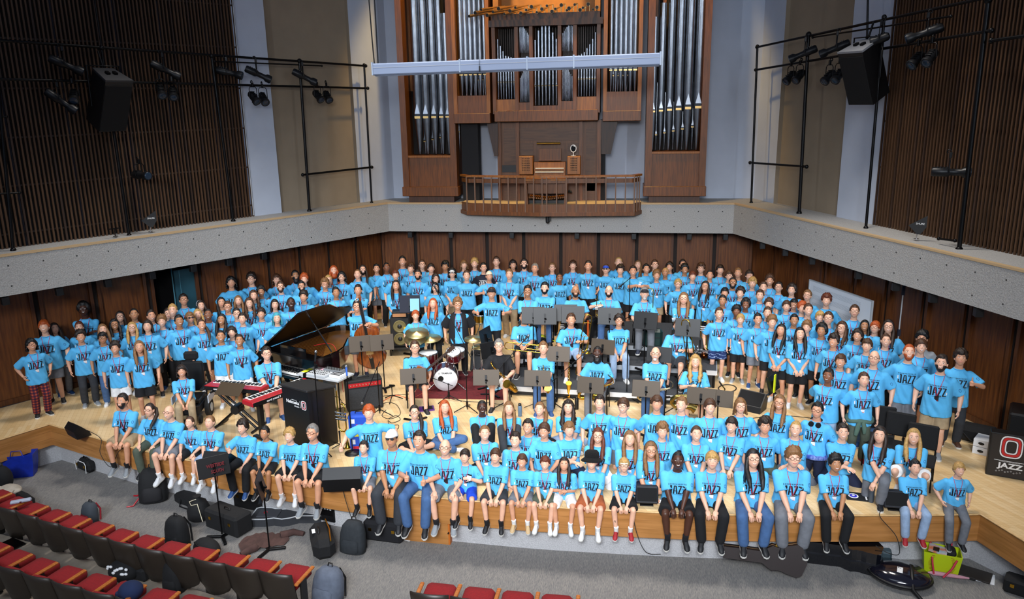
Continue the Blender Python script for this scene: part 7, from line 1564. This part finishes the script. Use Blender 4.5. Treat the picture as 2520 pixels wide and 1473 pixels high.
BK = mat('bag_black', '0f1013', .85, 0, .2, 20, .2); BG = mat('bag_slate', '23282d', .85, 0, .15, 20); BGREY = mat('bag_grey', '5d6575', .85, 0, .12, 12); BRED = mat('bag_red', '8e1522', .8); BROWN = mat('hoodie_brown', '4a3430', .95, 0, .2, 10)
t = thing('shopping_bag', 'bright blue shopping bag standing by the left stage wall', 'bag', B(58, 1168), R(20)); m = MB(); m.loft([[V((x*k, y*k, z)) for x, y in ((-.26, -.14), (.26, -.14), (.26, .14), (-.26, .14))] for k, z in ((.80, 0), (.95, .2), (1.05, .46), (1.0, .46), (.8, .3))], 0, False); m.build('sack', mat('bag_blue', '0c2a9c', .45, 0, .15, 7, .4), t)
for y in (-.14, .14): MB().tube([(-.12, y*1.05, .42), (-.08, y, .56), (.08, y, .56), (.12, y*1.05, .42)], .010, 5).build('handle', MATS['bag_blue'], t)
t = case('instrument_case', 'small black oblong case with white piping before the left stage corner', 'case', B(215, 1158), R(-25), (.42, .22, .26), BK, .08); MB().tube([(x, -.112, z) for x, z in ((-.17, .04), (-.19, .2), (-.15, .25), (.15, .25), (.19, .2), (.17, .04))], .008, 5).build('piping', WHITE, t)
backpack(B(383, 1230), R(25), .48, .36, .62, BK, 'large black backpack with red trim under the first bald edge sitter', -14, True, mat('bag_trim_black', '17161a', .8)).location.y -= .05
p = B(372, 1225); t = thing('strap', 'red straps trailing from the large black backpack', 'strap', p, 0); MB().tube([(-.10, -.10, .30), (-.06, -.2, .14), (-.14, -.32, .01), (-.24, -.36, .008)], .014, 5).build('webbing', RED, t); MB().tube([(-.16, .05, .1), (-.28, .02, .02), (-.36, .03, .008)], .014, 5).build('webbing', RED, t)
t = thing('gig_bag', 'black guitar gig bag lying behind the drawstring bag', 'instrument bag', B(470, 1238), R(-38)); m = MB(); m.prism([(-.36, -.10), (-.30, -.17), (-.16, -.16), (.0, -.10), (.5, -.06), (.52, 0), (.5, .06), (.0, .10), (-.16, .16), (-.30, .17), (-.36, .10)], .12); m.build('cover', BK, t); MB().tube([(-.1, -.13, .1), (.0, -.2, .02), (.2, -.14, .02)], .012, 5).build('strap', BLACK, t)
t = thing('drawstring_bag', 'black drawstring bag with pale cord beside the big black trumpet case', 'bag', B(492, 1276), R(10)); MB().lathe([(.12, 0), (.19, .05), (.19, .2), (.14, .33), (.05, .39), (.07, .44)], 16).build('sack', BK, t); MB().tube([(0, -.05, .40), (-.1, -.1, .38), (-.05, -.16, .34), (.05, -.15, .36), (.10, -.2, .2), (.14, -.24, .08)], .008, 5).build('cord', mat('cord_pale', 'c8c0a8', .8), t)
case('instrument_case', 'big black hard case with metal corners below the blue sneakers', 'case', B(565, 1300), R(-22), (.78, .36, .36), BK, .04)
case('instrument_case', 'tall black case standing close to the stage under the black shoes', 'case', B(600, 1262)+V((.05, .25, 0)), R(-14), (.62, .30, .38), mat('case_dark', '0a0a0c', .6), .03)
t = thing('gig_bag', 'grey guitar gig bag with pale edging lying below the white-black sneakers', 'instrument bag', B(690, 1282), R(4)); q = [(-.46, -.16), (-.40, -.20), (-.20, -.19), (-.05, -.14), (.10, -.17), (.22, -.13), (.34, -.05), (.80, -.03), (.80, .04), (.34, .06), (.22, .13), (.10, .17), (-.05, .14), (-.20, .19), (-.40, .20), (-.46, .16)]; MB().prism(q, .14).build('cover', mat('gig_grey', '303237', .85), t); m = MB(); m.tube([(x, y, .142) for x, y in q], .012, 5, 0, True); m.build('piping', LGREY, t); MB().box((-.18, 0, .15), (.36, .26, .02), 0, .006).build('pocket', mat('gig_pocket', '3a3c42', .85), t); m = MB(); m.tube([(-.24+.03*math.cos(a), .03*math.sin(a), .163) for a in [R(40*i) for i in range(8)]], .006, 4); m.build('badge', RED, t)
t = thing('hoodie', 'brown hooded sweatshirt dropped on the carpet around the front music stand', 'clothing', B(650, 1335), R(18)); m = MB(); NX, NY = 16, 12; q = random.Random(2)
vs = [((i/(NX-1)-.5)*.80*(1-.35*abs(j/(NY-1)-.5)), (j/(NY-1)-.5)*.50*(1-.5*abs(i/(NX-1)-.35)), .015+.05*abs(math.sin(i*1.1+j*.6))*(1-abs(i/(NX-1)-.5)*1.6 if abs(i/(NX-1)-.5) < .45 else .1)+q.uniform(0, .012)) for i in range(NX) for j in range(NY)]
m.add(vs, [(i*NY+j, (i+1)*NY+j, (i+1)*NY+j+1, i*NY+j+1) for i in range(NX-1) for j in range(NY-1)], 0, True); m.build('body', BROWN, t); MB().tube([(.25, .1, .04), (.45, .16, .05), (.62, .10, .03)], [.07, .055, .04], 8).tube([(-.1, -.18, .04), (-.22, -.28, .05), (-.30, -.34, .03)], [.07, .06, .05], 8).build('sleeve', BROWN, t)
t = case('instrument_case', 'black soft case with gold zip lying at an angle in front of the stage', 'case', B(795, 1352), R(-62), (.72, .34, .34), BK, .09, False); MB().tube([(-.34, .10, .335), (0, .12, .345), (.34, .10, .335)], .014, 5).build('zip', BRASS, t); MB().tube([(-.06, -.05, .34), (-.05, -.05, .39), (.08, -.05, .39), (.09, -.05, .34)], .012, 5).build('handle', BLACK, t); MB().box((-.02, -.12, .345), (.12, .05, .006)).build('luggage_tag', PAPER, t)
t = thing('amplifier', 'small shiny black combo box on wheels against the stage below the grey sneakers', 'amplifier', B(808, 1290)+V((0, .12, 0)), R(-14)); MB().box((0, 0, .22), (.36, .26, .36), 0, .03).build('cabinet', mat('case_gloss', '0c0d10', .2), t); MB().box((0, -.132, .24), (.28, .01, .12)).build('panel', BLACKM, t); m = MB()
for i in range(5): m.box((-.11+.055*i, -.138, .30), (.03, .006, .02))
m.build('button_row', LGREY, t)
for x in (-.14, .14): MB().cyl((x-.02, -.08, .03), (x+.02, -.08, .03), .03).build('wheel', BLACK, t)
backpack(B(868, 1358), R(-8), .42, .26, .52, BG, 'slate backpack with vertical straps standing below the dark fringe edge sitter', -10)
t = case('instrument_case', 'wide black soft case against the stage under the white cap', 'case', B(945, 1332)+V((0, .1, 0)), R(-6), (.66, .30, .36), mat('case_soft', '0b0c12', .9), .05)
t = thing('access_panel', 'open wooden stage panel leaning out below the blue jeans edge sitter', 'panel', B(1062, 1334)+V((0, .0, 0)), R(-4)); MB().box((-.08, 0, .20), (.74, .03, .42), 0, .004).build('board', FASC, t); MB().box((.30, .10, .22), (.035, .22, .46), 0).build('edge', mat('panel_orange', 'b8641e', .5), t); MB().cyl((.30, -.02, .22), (.30, -.05, .22), .012).build('catch', BLACK, t)
t = thing('paper_card', 'small yellow and white card on the carpet before the open stage panel', 'paper', B(1003, 1328), R(-20)); MB().box((0, 0, .003), (.10, .05, .006)).build('card', PAPER, t); MB().box((0, .012, .007), (.06, .02, .002)).build('print', YEL, t)
backpack(B(440, 1342), R(-15), .40, .28, .52, BK, 'plain black backpack standing behind the front seat row'); backpack(B(222, 1284), R(-20), .30, .22, .36, mat('bag_charcoal', '3a4048', .85), 'small red and grey backpack alone on the carpet', -6, True, BRED)
t = thing('duffel_bag', 'rounded black bag behind the front seat row, right of the plain black backpack', 'bag', B(512, 1372), R(-25)); MB().ell((0, 0, .16), (.26, .17, .17), 16, 10).build('sack', BK, t); MB().tube([(-.15, -.1, .28), (.0, -.16, .3), (.14, -.1, .26)], .012, 5).build('strap', BLACK, t)
backpack(B(806, 1478), R(-15), .46, .34, .50, BGREY, 'blue-grey backpack standing at the end of the front seat row', -12); t = thing('duffel_bag', 'black bag with mesh pocket behind the leftmost front seats', 'bag', B(62, 1250), R(-30)); MB().box((0, 0, .14), (.46, .26, .28), 0, .09).build('sack', BK, t); MB().tube([(.2, -.1, .25), (.32, -.1, .2), (.30, -.1, .06)], .014, 5).build('handle', BLACK, t)
t = thing('jacket', 'pale folded jacket lying on the black mesh pocket bag at far left', 'clothing', B(28, 1240)+V((0, .05, .22)), R(-20)); MB().ell((0, 0, .05), (.24, .15, .07), 14, 8).build('body', mat('jacket_pale', 'b4aa9c', .95, 0, .12, 9, .4), t); MB().tube([(-.2, -.08, .06), (0, -.14, .05), (.2, -.06, .06)], .045, 7).build('sleeve', MATS['jacket_pale'], t)
t = thing('backpack', 'dark rounded backpack cut by the left picture edge', 'backpack', B(2, 1222)+V((-.1, .2, 0)), 0); MB().ell((0, 0, .26), (.20, .16, .26), 16, 10).build('sack', BK, t); MB().tube([(-.03, 0, .5), (-.02, 0, .57), (.03, 0, .57), (.04, 0, .5)], .01, 5).build('handle', BLACK, t)
t = thing('flute_case', 'small silver grey case lying on an armrest at the far left', 'case', G(52, 1236, -.20), R(32)); MB().box((0, 0, .03), (.30, .08, .05), 0, .015).build('shell', mat('case_silver', 'aab2c4', .4), t); MB().box((0, -.041, .03), (.03, .006, .02)).build('latch', STEEL, t)
t = thing('laptop', 'closed black laptop lying on the pale step behind the front row', 'laptop', G(28, 1342, -.70), R(-20)); MB().box((0, 0, .012), (.36, .25, .02), 0, .004).build('base', BLACK, t); MB().box((0, .0, .026), (.36, .25, .006)).build('lid', BLACKM, t)
t = thing('duffel_bag', 'black bag with white flower print between the two left seat rows', 'bag', G(308, 1425, -.70), R(-10)); MB().ell((0, 0, .15), (.24, .18, .16), 16, 10).build('sack', BK, t); m = MB(); q = random.Random(5)
for i in range(12): a, b = q.uniform(-1.0, 1.0), q.uniform(.2, 1.1); m.ell((.23*math.sin(a)*math.cos(b*.6), -.175*math.cos(a)*math.cos(b*.5), .15+.15*math.sin(b)), (.03, .02, .022), 8, 5)
m.build('flower_print', PAPER, t); case('instrument_case', 'black box bag right of the white flower print bag', 'case', G(352, 1420, -.70), R(-14), (.30, .24, .22), BK, .04, False)
backpack(G(432, 1452, -.70), R(-12), .32, .26, .48, BK, 'black backpack standing between the two left seat rows', -4)
t = thing('jacket', 'navy jacket draped over a second row seat', 'clothing', G(322, 1452, -.06), R(-18)); MB().ell((0, 0, .0), (.16, .15, .12), 14, 9).build('body', mat('jacket_navy', '12244a', .9, 0, .1, 9, .3), t); MB().tube([(-.1, -.1, .0), (-.14, -.14, -.14), (-.1, -.15, -.24)], .04, 7).build('sleeve', MATS['jacket_navy'], t)
# two tall stands in front of the stage
o = dup(MS, B(552, 1285)+V((0, 0, 0)), R(8), 'black stand with red lettering before the fifth stage edge sitter', 'music stands of the band'); o.scale = (.98, 1, 1.245)
for c in o.children:
    if c.name.startswith(('desk', 'lip')) and 'clamp' not in c.name: c.material_slots[0].link = 'OBJECT'; c.material_slots[0].material = BLACK; c.scale = (1, 1, .8); c.location = (0, 0, .204)
p = G(526, 1148, .42); o.location = (p.x, p.y, ZF); o.rotation_euler = (0, 0, facing(p, 8)); fr = frame((0, -.03, 1.02), (1, 0, 0), (0, .24, 1)); m = MB(); m.join(text_mb('WESTSIDE', .06, .001, None, .002), 0, fr @ M.Translation((.02, .03, .022))); m.join(text_mb('SOUTH', .06, .001, None, .002), 0, fr @ M.Translation((.04, -.05, .022))); m.build('lettering', mat('letter_red', '6a141c', .7), o)
p = B(662, 1354); o = dup(MS, p, facing(p, 80), 'black music stand seen edge-on standing on the hoodie', 'music stands of the band'); o.scale = (1, 1, 1.12)
for c in o.children:
    if c.name.startswith(('desk', 'lip')) and 'clamp' not in c.name: c.material_slots[0].link = 'OBJECT'; c.material_slots[0].material = BLACK
# right front
def bodycase(label, p, rz, L, m1, m2, th, group=None):
    t = thing('guitar_case', label, 'instrument case', p, rz); o = []
    for k in range(18):
        f = k/17; x = L*f; w = .085 if f < .48 else (.085+.10*math.sin((f-.48)/.14*pi/2) if f < .62 else (.185-.03*math.sin((f-.62)/.1*pi) if f < .72 else (.185+.035*math.sin((f-.72)/.14*pi/2) if f < .86 else .22*math.sqrt(max(0, 1-((f-.86)/.14)**2))+.02))); o.append((x, w))
    poly = [(x, -w) for x, w in o]+[(x, w) for x, w in o[::-1]]; MB().prism(poly, th*.5).build('lower_shell', m1, t); MB().prism(poly, th*.5, 0, M.Translation((0, 0, th*.5))).build('lid', m1, t); MB().prism([(x, w*1.015) for x, w in poly], .03, 0, M.Translation((0, 0, th*.5-.015))).build('rim', m2, t)
    for x in (.25, .65): MB().box((L*x, .17 if x > .5 else .10, th*.5), (.05, .05, .06)).build('latch', BRASS, t)
    return t
t = bodycase('brown guitar case with tan edge standing on its side under the flared jeans', B(1778, 1376)+V((0, -.02, .20)), R(-7), 1.18, mat('case_brown', '1c0e0e', .6), mat('case_tan', '8a6a42', .6), .22)
for c in t.children: c.matrix_local = M.Rotation(R(72), 4, 'X')
t = bodycase('shiny black cello-shaped case lying under the right edge sitter', B(1975, 1374)+V((0, -.02, 0)), R(-6), 1.10, mat('case_shiny', '0a0c12', .08, 0, coat=1), mat('case_seam', '1a1c22', .4), .36)
t = thing('tuba_case', 'round glossy black case with straps lying on the carpet at right', 'instrument case', B(2212, 1425), R(-22)); T = M.Identity(4); MB().lathe([(.20, 0), (.34, .02), (.38, .09), (.34, .16), (.16, .20), (.02, .21)], 26, 0, M.Diagonal((1.12, .86, 1, 1))).build('shell', mat('case_violet', '15141f', .12, 0, coat=.8), t); MB().tube([(.395*1.12*math.cos(a)*.96, .395*.86*math.sin(a)*.96, .09) for a in [2*pi*i/26 for i in range(26)]], .022, 6, 0, True).build('zip_band', BLACK, t); MB().tube([(.10, .30, .10), (.14, .1, .205), (.16, -.1, .20), (.20, -.32, .08), (.32, -.40, .01)], .028, 6).build('strap', BLACK, t)
t2 = thing('phone', 'white phone lying on the round glossy black case', 'phone', B(2212, 1425)+V((-.03, -.08, .205)), R(-20)); MB().box((0, 0, .004), (.075, .15, .008), 0, .003).build('body', WHITE, t2); MB().cyl((-.02, .055, .008), (-.02, .055, .011), .010, None, 8).cyl((.0, .04, .008), (.0, .04, .011), .008, None, 8).build('lens', BLACK, t2)
case('toiletry_bag', 'small grey-green case behind the round glossy black case', 'bag', B(2166, 1385)+V((0, .1, 0)), R(-10), (.34, .20, .20), mat('case_greygreen', '3f5058', .6), .03, False)
t = thing('tote_bag', 'lime yellow tote with red softball stitching on the carpet at right', 'bag', B(2312, 1402), R(-14)); LIME = mat('lime', 'b4c808', .5); o = ((-.25, -.15), (.25, -.15), (.25, .15), (-.25, .15))
MB().loft([[V((x*k, y*k, z)) for x, y in o] for k, z in ((.82, 0), (.86, .01), (1, .34), (.95, .34), (.82, .05))], 0, False).build('basket', LIME, t); m = MB()
for s in (-1, 1):
    for i in range(12): z = .05+.023*i; x = s*(.12+.035*math.sin(i*.28)); m.box((x, -.128-.0003*i*4.8-.003, z), (.045, .006, .006), 0, 0, M.Identity(4))
m.build('stitching', mat('stitch_red', '8a1a18', .6), t)
for y, hh in ((-.15, 0), (.15, 1)): MB().tube([(-.14, y, .28), (-.13, y*1.1, .40+.12*hh), (0, y*1.2, .46+.16*hh), (.13, y*1.1, .40+.12*hh), (.14, y, .28)] if hh else [(-.14, y-.01, .29), (-.13, y-.05, .2), (-.10, y-.06, .05)], .013, 6).build('handle', mat('strap_pink', 'c03048', .5), t)
MB().tube([(.18, -.17, .30), (.12, -.2, .16), (.02, -.24, .03)], .014, 6).build('handle', MATS['strap_pink'], t)
t = thing('notebook', 'orange and blue swirled notebook inside the lime tote', 'notebook', B(2312, 1402)+V((-.06, .0, .33)), R(-24)); MB().box((0, 0, .01), (.24, .22, .02), 0, 0, M.Rotation(R(6), 4, 'Y')).build('cover', mat('swirl', 'd86a20', .5, 0, 0, 9, 0, None, 0, None, '9cc4d0'), t); MB().box((-.02, -.03, .026), (.08, .11, .012), 0, .002).build('tuner', BLACK, t)
case('pencil_case', 'black pouch inside the lime tote beside the swirled notebook', 'pouch', B(2312, 1402)+V((.13, .03, .26)), R(-14), (.14, .22, .09), BK, .03, False)
t = thing('umbrella', 'folded pink umbrella on the carpet in front of the lime tote', 'umbrella', B(2335, 1420), R(-10)); MB().lathe([(.008, -.28), (.035, -.2), (.028, .1), (.018, .2), (.012, .26)], 10, 0, M.Translation((0, 0, .035)) @ M.Rotation(R(90), 4, 'Y')).build('canopy', mat('pink_fabric', 'c8909c', .7, 0, .1, 10), t); MB().cyl((.26, 0, .03), (.34, 0, .02), .012).build('handle', BLACK, t)
t = thing('folder', 'dark brown folder with loose sheets on the carpet right of the lime tote', 'folder', B(2395, 1412), R(-30)); MB().box((0, 0, .012), (.46, .30, .02), 0, .003).build('cover', mat('folder_brown', '2a241f', .5), t); MB().box((.05, -.02, .004), (.44, .28, .006), 0, 0, M.Rotation(R(6), 4, 'Z')).build('sheet', PAPER, t)
case('instrument_case', 'black hard case with gold latches cut by the right picture edge', 'case', B(2525, 1462), R(-32), (.55, .26, .22), BK, .03)
# cables over the stage edge
cable('black cable looping from the left corner monitor over the stage edge', [G(214, 1058, .12), V((-9.6, 12.22, .02)), V((-9.55, 12.08, -.2)), V((-9.3, 11.98, -.42)), V((-9.1, 12.0, -.1)), V((-8.9, 12.1, .0))], BLC); cable('black cable hanging from the large monitor wedge over the stage edge', [G(862, 1185, .1), V((-4.45, 11.02, .01)), V((-4.4, 10.90, -.12)), V((-4.25, 10.82, -.55)), V((-4.1, 10.84, -.84)), V((-3.9, 10.88, -.84))], BLC)
cable('black cable from the small box monitor down to the carpet', [G(1570, 1250, .1), V((.20, 10.70, .0)), V((.26, 10.60, -.3)), V((.40, 10.50, -.55)), V((.62, 10.55, -.6))], BLC); cable('black cable lying on the carpet below the fluffy hat and round glasses', [G(1520, 1240, .02), V((-.05, 10.64, -.2)), G(1560, 1310, ZF+.01), G(1640, 1348, ZF+.01), G(1700, 1340, ZF+.01), G(1780, 1320, ZF+.01)], BLC)
cable('black cable looping from the right box monitor over the stage edge', [G(2168, 1255, .12), V((3.78, 10.92, .0)), V((4.0, 10.85, -.25)), V((4.05, 10.80, -.5)), V((3.9, 10.80, -.5)), V((3.75, 10.90, -.45))], BLC)

# ---- the crowd takes its places
SEATED = {}
def run_people():
    for idx, ln in enumerate(DATA.split('\n')):
        d, lab = ln.split('|'); px, py, hg, code, hair, skin, fl, low, shoe = d.split(); px = int(px); py = int(py)
        turn = random.Random(idx).uniform(-14, 14)
        base = 0.0; posn = None; h = hg
        if hg == 'e':
            P = pose(code, (idx*7) % 5 < 3, 'h' in fl); r = ray(px, py); best = None
            ins = bez([(p[0]*1.0, p[1]+(.27 if code != 'e_p' else .16)) for p in EDGE[2:11]], 8)
            for a, b in zip(ins, ins[1:]):
                den = r.x*(b.y-a.y)-r.y*(b.x-a.x); u = (a.x*(b.y-a.y)-a.y*(b.x-a.x))/den; q = V((r.x*u, r.y*u)); w = (q-a).dot(b-a)/(b-a).length_squared
                if 0 <= w <= 1.0001: best = (q, u, b-a)
            q, u, dd = best; nrm = math.atan2(dd.y, dd.x)
            sc_ = (CAM_H+r.z*u)/P['top']; sc_ = max(.80, min(1.12, sc_*1.0))
            h = sc_*172; posn = (V((q.x, q.y, 0)), nrm*.7+facing(V((q.x, q.y, 0)))*.3+R(turn*.3))
            p_ = posn[0]
        elif hg[0] == 'c': base = .45; h = float(hg[1:])
        elif hg[0] == 'r':
            h = float(hg[1:]); base = .85; row = .2 if code[2] in 'tU' or lab.startswith('seated person with parted') else .6
            base = row+.45; h = {'r': 176}.get(hg[0])
        elif hg[0] in 'kxuhoq': h = {'k': 168, 'x': 165, 'u': 166, 'h': 164, 'o': 170, 'q': 168}[hg[0]]
        h = float(h)
        if hg[0] == 'h' and float(hg[1:]) > 104: h = 170
        SEATED[idx] = person(px, py, h/100, code, hair, skin, fl, low, shoe, lab, base, posn, turn if hg[0] not in 'cr' else turn*.5, idx)
run_people()
# chairs under the seated players, and what the players hold
def chair_for(idx, label):
    o = SEATED[idx][0]; rz = o.rotation_euler.z; p = V(o.location); p.z -= .45
    dup(CH, p+rot((0, .03, 0), rz), rz, label)
def find(s): return [i for i, ln in enumerate(DATA.split('\n')) if s in ln.split('|')[1]][0]
def held(idx): o, P, s = SEATED[idx]; return V(o.location), o.rotation_euler.z, s, P
for i, ln in enumerate(DATA.split('\n')):
    f = ln.split('|')[0].split(); lb = ln.split('|')[1]
    if f[2][0] in 'cr' and 'keyboards' not in lb and 'wheelchair' not in lb: chair_for(i, 'black chair under the '+lb.replace('seated ', ''))
i = find('seated at the keyboards'); p, rz, s, P = held(i); t = thing('piano_bench', 'black bench under the person seated at the keyboards', 'bench', (p.x, p.y, 0), rz)
MB().box((0, .02, .42), (.60, .34, .07), 0, .02).build('seat', BLACKC, t)
for x in (-.25, .25):
    for y in (-.1, .14): MB().box((x, y, .19), (.045, .045, .38)).build('leg', BLACK, t)
def grip(idx, off): p, rz, s, P = held(idx); return p+rot(V(off)*s, rz), rz
p, rz = grip(find('saxophone player in black'), (.10, -.34, .22)); sax('s', 'tenor saxophone held by the player in black T-shirt', p, rz, M.Rotation(R(-38), 4, 'Y') @ M.Rotation(R(20), 4, 'X') @ M.Translation((0, 0, -.30)), 1.0)
p, rz = grip(find('black beard holding a gold'), (.0, -.36, .17)); sax('s', 'gold saxophone held level by the player with black beard', p, rz, M.Rotation(R(72), 4, 'Y') @ M.Rotation(R(90), 4, 'Z') @ M.Translation((0, 0, -.28)), .95)
p, rz = grip(find('white goatee and saxophone'), (.04, -.36, .15)); sax('s', 'silver-brown saxophone across the lap of the white goatee', p, rz, M.Rotation(R(76), 4, 'Y') @ M.Rotation(R(90), 4, 'Z') @ M.Translation((0, 0, -.28)), .9, SILV)
p, rz = grip(find('baritone saxophone'), (.02, -.40, .20)); sax('s', 'large baritone saxophone across the lap of the wavy blond player', p, rz, M.Rotation(R(84), 4, 'Y') @ M.Rotation(R(90), 4, 'Z') @ M.Translation((0, 0, -.34)), 1.25, mat('bari_lacquer', 'a08a4c', .25, 1))
p, rz = grip(find('short fair hair, brown boots'), (.06, -.30, .20)); sax('s', 'gold saxophone held down by the player in brown boots', p, rz, M.Rotation(R(-14), 4, 'Y') @ M.Translation((0, 0, -.34)), .9)
p, rz = grip(find('trombone across lap'), (.05, -.38, .19)); trombone('trombone lying across the lap of the heavyset player', p, rz, M.Rotation(R(-84), 4, 'Y') @ M.Translation((-.05, 0, -.12)))
p, rz = grip(find('holding trombone upright, centre'), (.20, -.38, .42)); trombone('trombone held upright by the pale denim shorts player', p, rz, M.Rotation(R(8), 4, 'Y') @ M.Translation((0, 0, -.02)))
p, rz = grip(find('holding bass trombone'), (.22, -.40, .44)); trombone('bass trombone held upright by the rightmost trombone player', p, rz, M.Rotation(R(-10), 4, 'Y'), True)
p, rz = grip(find('raising one hand with trumpet'), (-.20, -.34, .42)); trumpet('trumpet in the raised hand of the bald seated player', p, rz, M.Rotation(R(5), 4, 'Y') @ M.Translation((-.05, 0, .0)))
p, rz = grip(find('seated guitar player'), (-.03, -.30, .22)); guitar('sunburst electric guitar in the lap of the guitar player', p, rz, M.Rotation(R(52), 4, 'Y') @ M.Rotation(R(90), 4, 'X') @ M.Translation((0, 0, 0)))
p, rz = grip(find('bald seated') if 0 else find('trumpet row, seated') if 0 else find('round glasses on the back riser'), (-.2, -.33, .35)); trumpet('small trumpet held by the blond player with round glasses', p, rz, M.Rotation(R(-10), 4, 'Y'), SILV, .8)
p, rz = grip(find('holding a microphone on stage edge'), (.02, -.40, .13)); t = thing('microphone', 'microphone held by the person in white cap', 'microphone', p, rz); MB().cyl((0, 0, -.12), (0, .02, .02), .012, .018).build('body', BLACK, t); MB().ell((0, .02, .045), (.026, .026, .03), 10, 8).build('grille', MATS['mic_grille'], t)
p, rz = grip(find('holding up a white badge'), (.12, -.36, .47)); t = thing('name_badge', 'white name badge held up in front of the face on stage edge', 'badge', p, rz); MB().box((0, 0, 0), (.07, .004, .10), 0, 0, M.Rotation(R(18), 4, 'Y')).build('card', MATS['card_white'], t); MB().box((0, 0, .045), (.07, .006, .02), 0, 0, M.Rotation(R(18), 4, 'Y')).build('clip', BLACK, t)
p, rz = grip(find('hold a small card'), (.16, -.46, 1.36)); t = thing('photo_card', 'small printed card held up between two people in the back rows', 'card', p, rz); MB().box((0, 0, 0), (.06, .004, .09), 0, 0, M.Rotation(R(20), 4, 'Y')).build('card', PAPER, t); MB().box((.0, -.003, .01), (.03, .002, .04)).build('picture', mat('blue_paper', ''), t)
i = find('black headphones around neck'); o, P, s = SEATED[i]; t = thing('headphones', 'black headphones around the neck of the kneeling person in glasses', 'headphones', o.location, o.rotation_euler.z); q = P['T'] @ V((0, -.02, .50)); t.location = V(o.location)+rot(q*s, o.rotation_euler.z)
MB().tube([(.085*math.cos(a), .075*math.sin(a), .02) for a in [R(-10+20*k) for k in range(11)]], .012, 6).build('headband', BLACK, t)
for x in (-.055, .055): MB().cyl((x, -.085, -.03), (x, -.115, -.035), .042, None, 14).build('ear_cup', BLACK, t)

# extra clothing that only single people wear
i = find('green hoodie tied'); o, P, s = SEATED[i]; T = P['T']; m = MB(); m.tube([T @ V((.215*math.cos(a), -.01+.165*math.sin(a), -.06+.02*math.sin(3*a))) for a in [2*pi*k/20 for k in range(20)]], .036, 7, 0, True); m.tube([T @ V(q) for q in ((-.03, -.17, -.05), (-.06, -.21, -.16), (-.08, -.20, -.30))], [.035, .045, .035], 7); m.tube([T @ V(q) for q in ((.03, -.17, -.05), (.05, -.21, -.15), (.06, -.20, -.26))], [.035, .045, .03], 7); m.build('waist_hoodie', mat('hoodie_green', '51695c', .95, 0, .1, 9, .3), o)
i = find('black headphones around neck'); o, P, s = SEATED[i]; T = P['T']; m = MB(); m.tube([T @ V((.20*math.cos(a), -.005+.15*math.sin(a), -.10)) for a in [2*pi*k/20 for k in range(20)]], [.05]*20, 7, 0, True); m.build('waist_shirt', mat('check_blue', '2a4aa0', .9, 0, 0, 30, 0, None, 0, (1, 1, .2), '8a9ad0'), o)

# ---- light: stage floods, added fills and streak strips, organ lamps
def area(name, loc, aim, sx, sy, e, col, spread=180):
    l = bpy.data.lights.new(name, 'AREA'); l.shape = 'RECTANGLE'; l.size = sx; l.size_y = sy; l.energy = e; l.color = col; l.spread = R(spread)
    o = bpy.data.objects.new(name, l); C.objects.link(o); o.location = loc; o.rotation_euler = (V(aim)-V(loc)).to_track_quat('-Z', 'Y').to_euler(); return o
def spot(name, loc, aim, e, ang, col, blend=.5, rad=.4):
    l = bpy.data.lights.new(name, 'SPOT'); l.energy = e; l.spot_size = R(ang); l.spot_blend = blend; l.color = col; l.shadow_soft_size = rad
    o = bpy.data.objects.new(name, l); C.objects.link(o); o.location = loc; o.rotation_euler = (V(aim)-V(loc)).to_track_quat('-Z', 'Y').to_euler(); return o
WARM = (1, .93, .84); COOL = (.86, .93, 1)
for x in (-9.5, -6, -2.3, 1.2, 4.4):
    spot('stage_wash', (x*.7-.5, -3, 9.5), (x, 16.0, .6), 5900 if x < -9 else 4500, 29, COOL, .7, 1.3)
    spot('stage_front_wash', (x*.7-.5, -2, 10.5), (x*.9, 11.6, -.1), 1700 if x < -5 else 1250, 38, COOL, .8, 1.3)
for x in (-8, -4, 0, 4): spot('stage_down', (x*.9-.5, 15, 11), (x, 14.0, 0), 1700, 80, WARM, .7, .8)
area('flash_fill', (-.5, -2, 8), (-2.2, 15, .5), 3, 2, 270, (.95, .97, 1), 62)
for x in (-11, 8): area('pipe_streak_strip', (x, 6, 8.5), (-2, 21.5, 6.0), .35, 5, 52, (.80, .88, 1), 60)  # unseen strips added so their reflections streak the organ pipes
spot('organ_lamp', (-4.2, 19.6, 12), (-4.2, 21.9, 7.8), 1500, 75, (1, .66, .25), .4, .2); spot('organ_lamp', (0, 19.6, 12), (0, 21.9, 7.8), 1500, 75, (1, .66, .25), .4, .2)
area('house_fill', (-2, 2, 12), (-2, 16, 4), 10, 5, 260, (.72, .82, 1))  # unseen soft fill added to brighten the upper walls
wd = bpy.data.worlds.new('hall'); bpy.context.scene.world = wd; wd.use_nodes = True; bg = wd.node_tree.nodes['Background']; bg.inputs[0].default_value = (.55, .68, 1, 1); bg.inputs[1].default_value = .12
cam = bpy.data.cameras.new('camera'); co = bpy.data.objects.new('camera', cam); C.objects.link(co)
m = M.Identity(4)
for i in range(3): m[i][0] = CR[i]; m[i][1] = CU[i]; m[i][2] = -CF[i]; m[i][3] = EYE[i]
co.matrix_world = m; cam.sensor_width = 36; cam.lens = 36*F_PX/2520; cam.clip_end = 200
sc = bpy.context.scene; sc.camera = co
sc.view_settings.view_transform = 'Standard'; sc.view_settings.look = 'None'; sc.view_settings.exposure = 0.0; sc.view_settings.gamma = 1
